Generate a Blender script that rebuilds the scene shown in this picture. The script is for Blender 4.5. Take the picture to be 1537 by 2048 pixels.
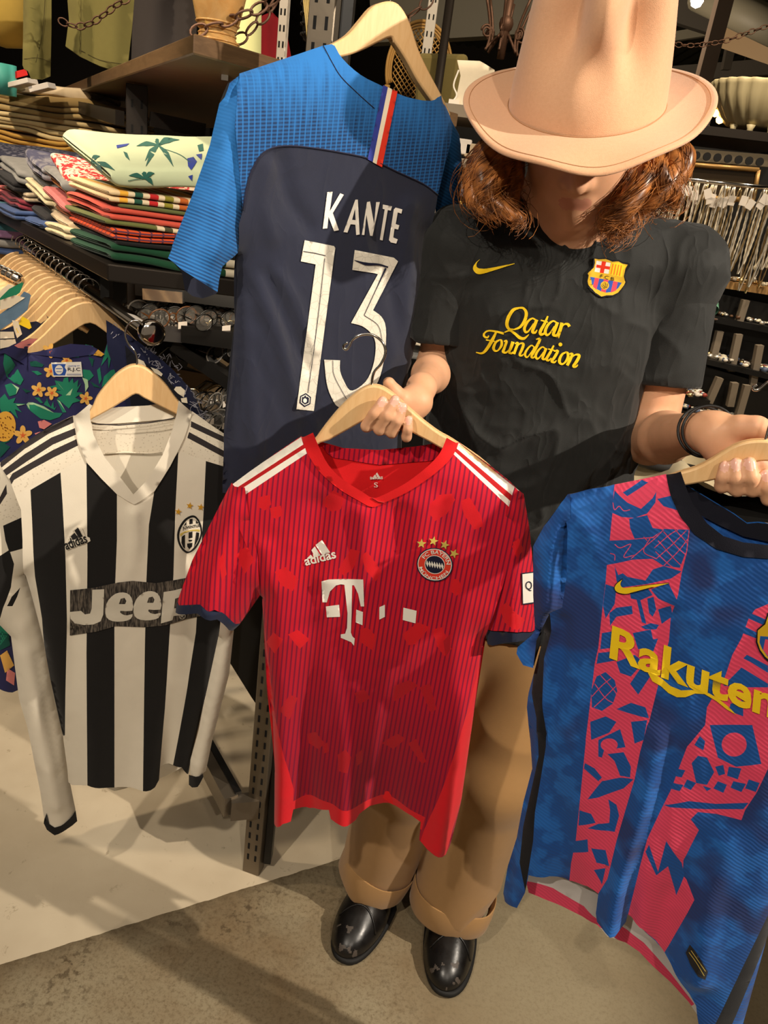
import bpy, bmesh, math, random
import numpy as np
from mathutils import Vector, Matrix, noise as mnoise
from mathutils.geometry import delaunay_2d_cdt
from mathutils.bvhtree import BVHTree
for _o in list(bpy.data.objects): bpy.data.objects.remove(_o)
random.seed(7); RNG = np.random.default_rng(7)
SC = bpy.context.scene; COL = SC.collection
# ------------------------------------------------------------------ camera
W, H, F = 1537, 2048, 1500.0
TH, RO = math.radians(23.1), math.radians(8.1)
CAM = np.array([0.0, 0.0, 1.45])
_f = np.array([0, math.cos(TH), -math.sin(TH)]); _u0 = np.array([0, math.sin(TH), math.cos(TH)]); _r0 = np.array([1.0, 0, 0])
_r = math.cos(RO)*_r0 + math.sin(RO)*_u0; _u = -math.sin(RO)*_r0 + math.cos(RO)*_u0
cd = bpy.data.cameras.new('camera'); cam = bpy.data.objects.new('camera', cd); COL.objects.link(cam)
cd.sensor_fit = 'VERTICAL'; cd.sensor_height = 36.0; cd.lens = F/H*36.0; cd.clip_start = 0.02
cam.matrix_world = Matrix(((_r[0], _u[0], -_f[0], CAM[0]), (_r[1], _u[1], -_f[1], CAM[1]), (_r[2], _u[2], -_f[2], CAM[2]), (0, 0, 0, 1)))
SC.camera = cam
# ------------------------------------------------------------------ world, lamps, exposure
wd = bpy.data.worlds.new('world'); SC.world = wd; wd.use_nodes = True
wd.node_tree.nodes['Background'].inputs[0].default_value = (1.0, 0.80, 0.58, 1)
wd.node_tree.nodes['Background'].inputs[1].default_value = 0.13
SC.view_settings.view_transform = 'Standard'; SC.view_settings.look = 'None'
SC.view_settings.exposure = 0.30; SC.view_settings.gamma = 1.0; SC.view_settings.use_curve_mapping = False
def spot(name, loc, tgt, power, size, blend=0.5, col=(1.0, 0.82, 0.60), rad=0.03):
    l = bpy.data.lights.new(name, 'SPOT'); l.energy = power; l.spot_size = math.radians(size); l.spot_blend = blend
    l.color = col; l.shadow_soft_size = rad
    o = bpy.data.objects.new(name, l); COL.objects.link(o); o.location = loc
    o.rotation_euler = (Vector(tgt)-Vector(loc)).to_track_quat('-Z', 'Y').to_euler()
    return o
spot('spot_light', (1.95, 0.22, 2.50), (0.05, 1.10, 1.15), 250, 60, 0.35, (1.0, 0.88, 0.73), 0.02)
spot('spot_light', (-1.05, -0.75, 2.80), (-0.30, 1.15, 0.70), 118, 56, 0.5, (1.0, 0.88, 0.73))
spot('spot_light', (0.55, -1.30, 2.80), (0.35, 1.05, 0.90), 62, 50, 0.6, (1.0, 0.88, 0.73))
spot('spot_light', (-0.10, -0.55, 2.55), (-0.62, 1.55, 1.36), 42, 34, 0.6, (1.0, 0.88, 0.72))
spot('spot_light', (1.9, 2.1, 3.0), (1.5, 3.2, 1.2), 120, 80, 0.6)
spot('spot_light', (1.15, 0.9, 2.9), (1.05, 2.5, 1.35), 55, 46, 0.6, (1.0, 0.86, 0.68))
spot('spot_light', (-1.7, 1.2, 2.9), (-1.0, 2.2, 1.4), 110, 75, 0.6)
spot('spot_light', (-0.2, 4.6, 2.0), (1.6, 6.6, 3.7), 130, 130, 0.7)  # added uplight that brightens the far ceiling, no fixture stands there
spot('spot_light', (-0.75, 1.15, 2.3), (-0.50, 1.95, 1.05), 26, 60, 0.6)  # added fill aimed at the dark spectacles display, not a known lamp
spot('spot_light', (0.55, 1.9, 2.75), (0.25, 2.9, 1.75), 60, 90, 0.6)
def area(name, loc, tgt, power, sx, sy, col=(1.0, 0.84, 0.64)):
    l = bpy.data.lights.new(name, 'AREA'); l.energy = power; l.shape = 'RECTANGLE'; l.size = sx; l.size_y = sy; l.color = col
    o = bpy.data.objects.new(name, l); COL.objects.link(o); o.location = loc
    o.rotation_euler = (Vector(tgt)-Vector(loc)).to_track_quat('-Z', 'Y').to_euler()
area('ceiling_lamp', (0.0, 0.3, 3.3), (0.0, 1.0, 0.0), 9, 2.5, 2.0)

# ------------------------------------------------------------------ projection helpers (pixel of the photo -> point at a real distance)
def ray(px, py): return _f + _r*(px-W/2)/F - _u*(py-H/2)/F
def PY(px, py, y):
    d = ray(px, py); return CAM + d*(y/d[1])
def PZ(px, py, z):
    d = ray(px, py); return CAM + d*((z-CAM[2])/d[2])
def proj(p):
    d = np.asarray(p, float)-CAM; z = d@_f; return W/2+F*(d@_r)/z, H/2-F*(d@_u)/z
def CR(x0, y0, s, pts): return [(x0+x/s, y0+y/s) for x, y in pts]
def spl(pts, n=6, closed=False):
    P = [np.array(p, float) for p in pts]; m = len(P); out = []
    rng = range(m) if closed else range(m-1)
    for i in rng:
        p0 = P[(i-1) % m] if (closed or i > 0) else 2*P[0]-P[1]
        p1, p2 = P[i], P[(i+1) % m]
        p3 = P[(i+2) % m] if (closed or i+2 < m) else 2*P[-1]-P[-2]
        for k in range(n):
            t = k/n
            out.append(0.5*((2*p1)+(p2-p0)*t+(2*p0-5*p1+4*p2-p3)*t*t+(3*p1-p0-3*p2+p3)*t**3))
    if not closed: out.append(P[-1])
    return out
def dens(pts, step, closed=True):
    out = []; m = len(pts)
    for i in range(m if closed else m-1):
        a = np.array(pts[i], float); b = np.array(pts[(i+1) % m], float)
        n = max(1, int(math.ceil(np.linalg.norm(b-a)/step)))
        for k in range(n): out.append(a+(b-a)*k/n)
    if not closed: out.append(np.array(pts[-1], float))
    return out
def inpoly(P, poly):
    P = np.asarray(P, float); poly = np.asarray(poly, float); x, y = P[:, 0], P[:, 1]
    c = np.zeros(len(P), bool); j = len(poly)-1
    for i in range(len(poly)):
        xi, yi = poly[i]; xj, yj = poly[j]
        if yi != yj:
            c ^= ((yi > y) != (yj > y)) & (x < (xj-xi)*(y-yi)/(yj-yi)+xi)
        j = i
    return c
def segdist(P, line):
    P = np.asarray(P, float); d = np.full(len(P), 1e9); L = np.asarray(line, float)
    for i in range(len(L)-1):
        a = L[i]; ab = L[i+1]-a; q = float(ab@ab)+1e-12
        t = np.clip(((P-a)@ab)/q, 0, 1); d = np.minimum(d, np.linalg.norm(P-a-t[:, None]*ab, axis=1))
    return d
def _hash(ix, iy, iz, s):
    n = (ix*374761393+iy*668265263+iz*2147483647+s*974711) & 0xffffffff
    n = ((n ^ (n >> 13))*1274126177) & 0xffffffff
    return ((n ^ (n >> 16)) & 0xffff)/65535.0*2-1
def vnoise(P, freq=1.0, seed=0):
    P = np.asarray(P, float)*freq
    if P.shape[1] == 2: P = np.hstack([P, np.zeros((len(P), 1))])
    I = np.floor(P).astype(np.int64); f = P-I; f = f*f*f*(f*(f*6-15)+10); r = 0
    for dx in (0, 1):
        for dy in (0, 1):
            for dz in (0, 1):
                w = (f[:, 0] if dx else 1-f[:, 0])*(f[:, 1] if dy else 1-f[:, 1])*(f[:, 2] if dz else 1-f[:, 2])
                r = r+w*_hash(I[:, 0]+dx, I[:, 1]+dy, I[:, 2]+dz, seed)
    return r
# ------------------------------------------------------------------ materials
def srgb(r, g, b):
    def c(v):
        v /= 255.0
        return v/12.92 if v <= 0.04045 else ((v+0.055)/1.055)**2.4
    return (c(r), c(g), c(b), 1.0)
class NT:
    def __init__(self, m): self.t = m.node_tree; self.N = self.t.nodes; self.L = self.t.links
    def n(self, typ, **kw):
        nd = self.N.new(typ)
        for k, v in kw.items():
            if k.startswith('_'): setattr(nd, k[1:], v); continue
            s = nd.inputs[int(k[1:])] if k[0] == 'i' and k[1:].isdigit() else nd.inputs[k]
            if isinstance(v, bpy.types.NodeSocket): self.L.new(v, s)
            else: s.default_value = v
        return nd
    def math(self, op, a, b=0.0, c=0.0):
        nd = self.n('ShaderNodeMath', _operation=op, i0=a, i1=b)
        if op in ('MULTIPLY_ADD', 'SMOOTH_MIN', 'SMOOTH_MAX', 'WRAP', 'COMPARE'):
            if isinstance(c, bpy.types.NodeSocket): self.L.new(c, nd.inputs[2])
            else: nd.inputs[2].default_value = c
        return nd.outputs[0]
    def mix(self, f, a, b):
        nd = self.n('ShaderNodeMix', _data_type='RGBA'); nd.clamp_factor = True
        for s, v in ((nd.inputs[0], f), (nd.inputs[6], a), (nd.inputs[7], b)):
            if isinstance(v, bpy.types.NodeSocket): self.L.new(v, s)
            else: s.default_value = v
        return nd.outputs[2]
    def ramp(self, f, stops):
        nd = self.n('ShaderNodeValToRGB', i0=f); e = nd.color_ramp.elements
        while len(e) < len(stops): e.new(0.5)
        for k, (p, c) in enumerate(stops): e[k].position = p; e[k].color = c if len(c) == 4 else (*c, 1)
        return nd.outputs[0]
    def noise(self, vec, scale, detail=2.0, rough=0.5, dist=0.0):
        nd = self.n('ShaderNodeTexNoise', Scale=scale, Detail=detail, Roughness=rough, Distortion=dist)
        if vec is not None: self.L.new(vec, nd.inputs['Vector'])
        return nd.outputs[0]
    def uv(self): return self.n('ShaderNodeTexCoord').outputs['UV']
    def obj(self): return self.n('ShaderNodeTexCoord').outputs['Object']
    def geo(self): return self.n('ShaderNodeNewGeometry').outputs['Position']
    def sep(self, v):
        o = self.n('ShaderNodeSeparateXYZ', i0=v).outputs; return o[0], o[1], o[2]
    def bump(self, h, strength, dist=0.001):
        return self.n('ShaderNodeBump', Height=h, Strength=strength, Distance=dist).outputs[0]
MATS = {}
def mat(name, col=None, rough=0.6, metal=0.0, bump=None, sheen=0.0, spec=0.5, trans=0.0, emit=None, alpha=1.0, sub=0.0, var=0.0, coat=0.0, ior=1.45):
    if name in MATS: return MATS[name]
    m = bpy.data.materials.new(name); m.use_nodes = True; MATS[name] = m
    b = m.node_tree.nodes['Principled BSDF']; nt = NT(m); m['_'] = 0
    if col is not None:
        c = srgb(*col) if max(col) > 1.0 else (*col[:3], 1)
        b.inputs['Base Color'].default_value = c
        if var > 0:
            n = nt.noise(nt.geo(), 30.0, 3.0); k = nt.math('MULTIPLY_ADD', n, 2*var, 1.0-var)
            cc = nt.n('ShaderNodeVectorMath', _operation='SCALE', i0=c[:3]); nt.L.new(k, cc.inputs['Scale'])
            nt.L.new(cc.outputs[0], b.inputs['Base Color'])
    b.inputs['Roughness'].default_value = rough; b.inputs['Metallic'].default_value = metal
    b.inputs['Specular IOR Level'].default_value = spec; b.inputs['IOR'].default_value = ior
    b.inputs['Sheen Weight'].default_value = sheen; b.inputs['Transmission Weight'].default_value = trans
    b.inputs['Coat Weight'].default_value = coat
    if sub: b.inputs['Subsurface Weight'].default_value = sub; b.inputs['Subsurface Radius'].default_value = (0.012, 0.005, 0.003); b.inputs['Subsurface Scale'].default_value = 0.6
    if emit:
        b.inputs['Emission Color'].default_value = srgb(*emit[0]); b.inputs['Emission Strength'].default_value = emit[1]
    if bump:
        nt.L.new(nt.bump(nt.noise(nt.geo(), bump[0], 3.0), bump[1], 0.002), b.inputs['Normal'])
    return m
def bsdf(m): return m.node_tree.nodes['Principled BSDF']
def fab(name, col, rough=0.85, weave=900.0, ws=0.25, var=0.06, crease=0.0):
    if name in MATS: return MATS[name]
    m = mat(name, col, rough, sheen=0.15, spec=0.25); nt = NT(m); b = bsdf(m); p = nt.geo()
    n = nt.noise(p, 60.0, 4.0); k = nt.math('MULTIPLY_ADD', n, 2*var, 1.0-var)
    cc = nt.n('ShaderNodeVectorMath', _operation='SCALE', i0=srgb(*col)[:3]); nt.L.new(k, cc.inputs['Scale'])
    nt.L.new(cc.outputs[0], b.inputs['Base Color'])
    bn = nt.n('ShaderNodeBump', Height=nt.noise(p, weave, 2.0), Strength=ws, Distance=0.0006)
    if crease:
        mpn = nt.n('ShaderNodeMapping', Scale=(1.0, 1.0, 0.4), Rotation=(0.0, 0.45, 0.0)); nt.L.new(p, mpn.inputs[0]); c1 = nt.math('ABSOLUTE', nt.math('MULTIPLY_ADD', nt.noise(mpn.outputs[0], 22.0, 2.0, 0.5, 0.4), 2.0, -1.0)); nt.L.new(nt.n('ShaderNodeBump', Height=nt.math('POWER', nt.math('SUBTRACT', 1.0, c1), 6.0), Strength=crease, Distance=0.003).outputs[0], bn.inputs['Normal'])
    nt.L.new(bn.outputs[0], b.inputs['Normal'])
    return m
# ------------------------------------------------------------------ object helpers
def link(o, parent=None, label=None, cat=None, group=None, kind=None):
    if o.name not in COL.objects: COL.objects.link(o)
    if parent is not None: o.parent = parent; o.matrix_parent_inverse = parent.matrix_world.inverted() if parent.type == 'EMPTY' else Matrix()
    if label: o['label'] = label
    if cat: o['category'] = cat
    if group: o['group'] = group
    if kind: o['kind'] = kind
    return o
def empty(name, loc, label, cat, group=None):
    o = bpy.data.objects.new(name, None); o.empty_display_size = 0.05; o.location = loc
    o.matrix_world = Matrix.Translation(Vector(loc)); return link(o, None, label, cat, group)
def mesh(name, V, Fc, mats, parent=None, smooth=True, mi=None, uv=None, **kw):
    me = bpy.data.meshes.new(name); me.from_pydata([tuple(map(float, v)) for v in V], [], [tuple(map(int, f)) for f in Fc])
    for m in (mats if isinstance(mats, (list, tuple)) else [mats]): me.materials.append(m)
    if mi is not None: me.polygons.foreach_set('material_index', np.asarray(mi, np.int32))
    me.polygons.foreach_set('use_smooth', [bool(smooth)]*len(me.polygons))
    if uv is not None:
        ul = me.uv_layers.new(name='UVMap'); idx = np.empty(len(me.loops), np.int32); me.loops.foreach_get('vertex_index', idx)
        ul.data.foreach_set('uv', np.asarray(uv, np.float32)[idx].ravel())
    me.update()
    return link(bpy.data.objects.new(name, me), parent, **kw)
class MB:
    """collects simple solids into one mesh"""
    def __init__(s): s.V = []; s.F = []; s.M = []
    def add(s, V, Fc, m=0):
        b = len(s.V); s.V += [tuple(map(float, v)) for v in V]; s.F += [tuple(b+i for i in f) for f in Fc]; s.M += [m]*len(Fc); return s
    def box(s, c, size, R=None, m=0):
        R = np.eye(3) if R is None else np.asarray(R); h = np.asarray(size, float)/2; c = np.asarray(c, float)
        V = [c+R@(h*np.array(k)) for k in ((-1,-1,-1),(1,-1,-1),(1,1,-1),(-1,1,-1),(-1,-1,1),(1,-1,1),(1,1,1),(-1,1,1))]
        return s.add(V, [(0,3,2,1),(4,5,6,7),(0,1,5,4),(1,2,6,5),(2,3,7,6),(3,0,4,7)], m)
    def bar(s, a, b, w, d, up=(0, 0, 1), m=0):
        a = np.asarray(a, float); b = np.asarray(b, float); z = b-a; L = np.linalg.norm(z); z = z/L
        x = np.cross(np.asarray(up, float), z)
        if np.linalg.norm(x) < 1e-4: x = np.cross((1.0, 0, 0), z)
        x /= np.linalg.norm(x); y = np.cross(z, x); return s.box((a+b)/2, (w, d, L), np.array([x, y, z]).T, m)
    def tube(s, pts, r, n=8, closed=False, m=0, cap=True):
        P = np.array([np.asarray(p, float) for p in pts]); K = len(P)
        rr = np.full(K, r, float) if np.isscalar(r) else np.asarray(r, float)
        T = np.roll(P, -1, 0)-np.roll(P, 1, 0)
        if not closed: T[0] = P[1]-P[0]; T[-1] = P[-1]-P[-2]
        T /= np.linalg.norm(T, axis=1)[:, None]+1e-12
        ref = np.array([0.0, 0, 1]) if abs(T[0][2]) < 0.9 else np.array([1.0, 0, 0])
        x = np.cross(ref, T[0]); x /= np.linalg.norm(x); V = []
        for k in range(K):
            x = x-T[k]*(x@T[k]); x /= np.linalg.norm(x)+1e-12; y = np.cross(T[k], x)
            for j in range(n):
                t = 2*math.pi*j/n; V.append(P[k]+rr[k]*(x*math.cos(t)+y*math.sin(t)))
        Fc = []
        for k in range(K if closed else K-1):
            k2 = (k+1) % K
            for j in range(n): Fc.append((k*n+j, k*n+(j+1) % n, k2*n+(j+1) % n, k2*n+j))
        if cap and not closed: Fc.append(tuple(range(n))[::-1]); Fc.append(tuple((K-1)*n+j for j in range(n)))
        return s.add(V, Fc, m)
    def lathe(s, prof, c=(0, 0, 0), n=32, m=0, sx=1.0, sy=1.0, R=None, flute=0.0, nf=0):
        c = np.asarray(c, float); R = np.eye(3) if R is None else np.asarray(R); V = []
        for (r, z) in prof:
            for j in range(n):
                t = 2*math.pi*j/n; q = r*(1+flute*abs(math.cos(nf*t/2)))
                V.append(c+R@np.array([q*math.cos(t)*sx, q*math.sin(t)*sy, z]))
        Fc = [(k*n+j, k*n+(j+1) % n, (k+1)*n+(j+1) % n, (k+1)*n+j) for k in range(len(prof)-1) for j in range(n)]
        return s.add(V, Fc, m)
    def build(s, name, mats, parent=None, smooth=False, **kw): return mesh(name, s.V, s.F, mats, parent, smooth, s.M, **kw)
def autosmooth(o, ang=40):
    me = o.data; bm = bmesh.new(); bm.from_mesh(me)
    for e in bm.edges:
        if len(e.link_faces) == 2 and e.calc_face_angle(0) > math.radians(ang): e.smooth = False
    for f in bm.faces: f.smooth = True
    bm.to_mesh(me); bm.free(); return o
def bevel(o, w=0.003, seg=2):
    md = o.modifiers.new('bevel', 'BEVEL'); md.width = w; md.segments = seg; md.limit_method = 'ANGLE'; md.angle_limit = math.radians(35); return o
# ------------------------------------------------------------------ flat shapes triangulated with crisp inner borders
def cdt(outline, shapes, sp, dstep=None, holes=()):
    """outline/shapes in 2-D; returns points, triangles, shape index (-1 = ground)"""
    dstep = dstep or sp; O = dens(outline, dstep); A = np.array(O)
    lo, hi = A.min(0), A.max(0); pts = [tuple(p) for p in O]; loops = [(0, len(O))]
    for sh in list(shapes)+list(holes):
        S = dens(sh, dstep); loops.append((len(pts), len(S))); pts += [tuple(p) for p in S]
    G = []; j = 0; y = lo[1]+sp/2
    while y < hi[1]:
        xs = np.arange(lo[0]+(sp/2 if j % 2 else 0), hi[0], sp); G += [(x, y) for x in xs]; y += sp*0.866; j += 1
    if G:
        G = np.array(G); k = inpoly(G, A); G = G[k]
        if len(G):
            k = segdist(G, np.vstack([A, A[:1]])) > sp*0.35; G = G[k]; pts += [tuple(p) for p in G]
    E = []
    for b, n in loops: E += [(b+i, b+(i+1) % n) for i in range(n)]
    r = delaunay_2d_cdt([Vector(p) for p in pts], E, [], 0, 1e-7)
    P = np.array([tuple(v) for v in r[0]]); T = np.array([t for t in r[2] if len(t) == 3])
    C = P[T].mean(1); keep = inpoly(C, A)
    for h in holes: keep &= ~inpoly(C, h)
    T = T[keep]; C = C[keep]; idx = np.full(len(T), -1)
    for k, sh in enumerate(shapes): idx[inpoly(C, sh)] = k
    a = P[T]; cr = (a[:, 1, 0]-a[:, 0, 0])*(a[:, 2, 1]-a[:, 0, 1])-(a[:, 1, 1]-a[:, 0, 1])*(a[:, 2, 0]-a[:, 0, 0])
    T[cr < 0] = T[cr < 0][:, ::-1]
    return P, T, idx
# ------------------------------------------------------------------ hanging cloth
class Cloth:
    """a garment hanging in a vertical plane through p0 whose normal looks towards the viewer side"""
    def __init__(s, p0, yaw=0.0, lean=0.0):
        s.o = np.asarray(p0, float); n = np.array([-s.o[0], -s.o[1], 0.0]); n /= np.linalg.norm(n)
        c, q = math.cos(math.radians(yaw)), math.sin(math.radians(yaw)); n = np.array([c*n[0]-q*n[1], q*n[0]+c*n[1], 0])
        s.U = np.cross((0, 0, 1.0), n); l = math.radians(lean)
        s.N = n*math.cos(l)+np.array([0, 0, 1.0])*math.sin(l); s.V = np.cross(s.N, s.U)
        s.seams = []; s.folds = []; s.wr = []; s.bul = (0.02, 0.05); s.extra = None
    def uv(s, px, py, off=0.0):
        d = ray(px, py); t = ((s.o+s.N*off-CAM)@s.N)/(d@s.N); q = CAM+d*t-s.o; return np.array([q@s.U, q@s.V])
    def UVd(s, pts, k=1.0):
        Q = s.UVs(pts)
        for _ in range(3):
            d = k*s.disp(Q); Q = np.array([s.uv(p[0], p[1], e) for p, e in zip(pts, d)])
        return Q
    def UVs(s, pts): return np.array([s.uv(*p) for p in pts])
    def seam(s, pts): s.seams.append(s.UVs(pts))
    def fold(s, pts, w, a0, a1=None, prof='g'):
        """ridge (a>0) or valley along a pixel polyline; w pixels; amplitude a0 -> a1 metres"""
        L = s.UVs(spl(pts, 4)); k = np.linalg.norm(s.uv(pts[0][0]+1, pts[0][1])-s.uv(*pts[0])); s.folds.append((L, w*k, a0, a0 if a1 is None else a1))
    def wrinkle(s, amp, freq, stretch=(1, 1), seed=0, ang=0.0): s.wr.append((amp, freq, stretch, seed, math.radians(ang)))
    def disp(s, Q):
        Q = np.asarray(Q, float); d = np.zeros(len(Q))
        if s.seams:
            e = np.full(len(Q), 1e9)
            for L in s.seams: e = np.minimum(e, segdist(Q, L))
            t = np.clip(e/s.bul[1], 0, 1); b = np.sqrt(np.maximum(0, 1-(1-t)**2)); d += s.bul[0]*b
        else: b = 1.0
        for L, w, a0, a1 in s.folds:
            ab = L[-1]-L[0]; t = np.clip((Q-L[0])@ab/(ab@ab), 0, 1); ds = segdist(Q, L)
            d += (a0+(a1-a0)*t)*np.exp(-(ds/w)**2)*b
        for amp, fr, st, sd, an in s.wr:
            R = np.array([[math.cos(an), math.sin(an)], [-math.sin(an), math.cos(an)]]); q = (Q@R.T)*np.array(st)
            q = q+0.012*np.stack([vnoise(Q, fr*0.6, sd+5), vnoise(Q, fr*0.6, sd+9)], 1)
            n = vnoise(q, fr, sd); d += amp*(1-np.abs(n)*2)*b
        return d
    def pt(s, Q, d): Q = np.asarray(Q, float); return s.o+Q[:, :1]*s.U+Q[:, 1:2]*s.V+np.asarray(d).reshape(-1, 1)*s.N
    def px_map(s, P, off=0.0012):
        Q = s.UVd(P); return s.pt(Q, s.disp(Q)+off)
    def panel(s, name, outline, mats, parent, shapes=(), shape_mats=(), sp=0.008, back=False, off=0.0, holes=(), dfn=None, kb=-0.6, **kw):
        kk = kb if back else 1.0; O = s.UVd(outline, kk); S = [s.UVd(q, kk) for q in shapes]; Hh = [s.UVd(q, kk) for q in holes]
        P, T, idx = cdt(O, S, sp, holes=Hh); d = s.disp(P)
        if back: d = kb*d
        if dfn is not None: d = d+dfn(P)
        V = s.pt(P, d+off); mi = np.zeros(len(T), int)
        for k in range(len(S)): mi[idx == k] = shape_mats[k]
        if back: T = T[:, ::-1]
        return mesh(name, V, T, mats, parent, True, mi, uv=P, **kw)
def decal(name, mapper, outline, mats, parent, shapes=(), shape_mats=(), sp=5.0, holes=(), off=0.0012, **kw):
    """print or patch laid on a surface: shapes in photo pixels, mapper puts each point on the surface"""
    P, T, idx = cdt(np.array(outline, float), [np.array(q, float) for q in shapes], sp, holes=[np.array(q, float) for q in holes])
    V = mapper(P, off); mi = np.zeros(len(T), int)
    for k in range(len(shapes)): mi[idx == k] = shape_mats[k]
    return mesh(name, V, T[:, ::-1], mats, parent, True, mi, **kw)
def multi(name, mapper, polys, m, parent, sp=5.0, off=0.0012, mi=None, **kw):
    """several separate flat patches of one print"""
    V = []; Fc = []; M = []
    for k, q in enumerate(polys):
        hol = ()
        if isinstance(q, tuple) and len(q) == 2 and isinstance(q[1], list) and len(q[1]) and isinstance(q[1][0], (list, np.ndarray)) and np.ndim(q[1][0]) == 2: q, hol = q
        P, T, _ = cdt(np.array(q, float), [], sp, holes=[np.array(h, float) for h in hol]); b = len(V)
        V += list(mapper(P, off)); Fc += [(b+t[2], b+t[1], b+t[0]) for t in T]; M += [mi[k] if mi else 0]*len(T)
    return mesh(name, V, Fc, m, parent, True, M, **kw)
def textpolys(body, size, bold=0.0, shear=0.0, spacing=1.0):
    """flat triangles of lettering, baseline at y=0, x to the right, y up"""
    cu = bpy.data.curves.new('txt', 'FONT'); cu.body = body; cu.size = size; cu.offset = bold*size; cu.shear = shear; cu.space_character = spacing; cu.resolution_u = 3
    o = bpy.data.objects.new('txt', cu); COL.objects.link(o); dg = bpy.context.evaluated_depsgraph_get()
    me = o.evaluated_get(dg).to_mesh(); V = np.array([v.co[:2] for v in me.vertices]) if len(me.vertices) else np.zeros((0, 2))
    Fc = [tuple(p.vertices) for p in me.polygons]; o.evaluated_get(dg).to_mesh_clear()
    bpy.data.objects.remove(o); bpy.data.curves.remove(cu); return V, Fc
def text(name, mapper, body, org, width, height, rot, m, parent, bold=0.0, shear=0.0, arc=None, off=0.0016, spacing=1.0, skew=0.0, **kw):
    """lettering fitted to width x height photo pixels with its lower left at org, turned by rot degrees (clockwise)"""
    V, Fc = textpolys(body, 1.0, bold, shear, spacing); V = V-V.min(0); V = V/V.max(0)*np.array([width, height])
    if arc:
        R, a0, a1, flip = arc; t = np.radians(a0+(a1-a0)*V[:, 0]/width); rr = R+(V[:, 1]*(-1 if flip else 1)); 
        X = np.stack([org[0]+rr*np.cos(t), org[1]+rr*np.sin(t)], 1)
    else:
        V[:, 0] += skew*V[:, 1]
        c, s_ = math.cos(math.radians(rot)), math.sin(math.radians(rot))
        X = np.stack([org[0]+V[:, 0]*c+V[:, 1]*s_, org[1]+V[:, 0]*s_-V[:, 1]*c], 1)
    if kw.pop('raw', False): return X, Fc
    return mesh(name, mapper(X, off), [f[::-1] for f in Fc] if False else Fc, m, parent, True, **kw)
def stroke(pts, w, n=5):
    """ribbon polygon around a pen stroke; w scalar or list of widths along it"""
    C = np.array(spl(pts, n)); k = len(C); ww = np.interp(np.linspace(0, 1, k), np.linspace(0, 1, len(w)) if not np.isscalar(w) else [0, 1], w if not np.isscalar(w) else [w, w])
    T = np.gradient(C, axis=0); T /= np.linalg.norm(T, axis=1)[:, None]+1e-9; Nn = np.stack([-T[:, 1], T[:, 0]], 1)
    return np.vstack([C+Nn*ww[:, None]/2, (C-Nn*ww[:, None]/2)[::-1]])
def star(cx, cy, r, rot=0, k=0.42):
    return [(cx+(r if i % 2 == 0 else r*k)*math.sin(math.radians(rot)+i*math.pi/5), cy-(r if i % 2 == 0 else r*k)*math.cos(math.radians(rot)+i*math.pi/5)) for i in range(10)]
def ell(cx, cy, rx, ry, rot=0, n=28, a0=0, a1=360):
    c, s_ = math.cos(math.radians(rot)), math.sin(math.radians(rot)); out = []
    for i in range(n if a1-a0 >= 360 else n+1):
        t = math.radians(a0+(a1-a0)*i/n); x, y = rx*math.cos(t), ry*math.sin(t); out.append((cx+x*c-y*s_, cy+x*s_+y*c))
    return out
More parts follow.
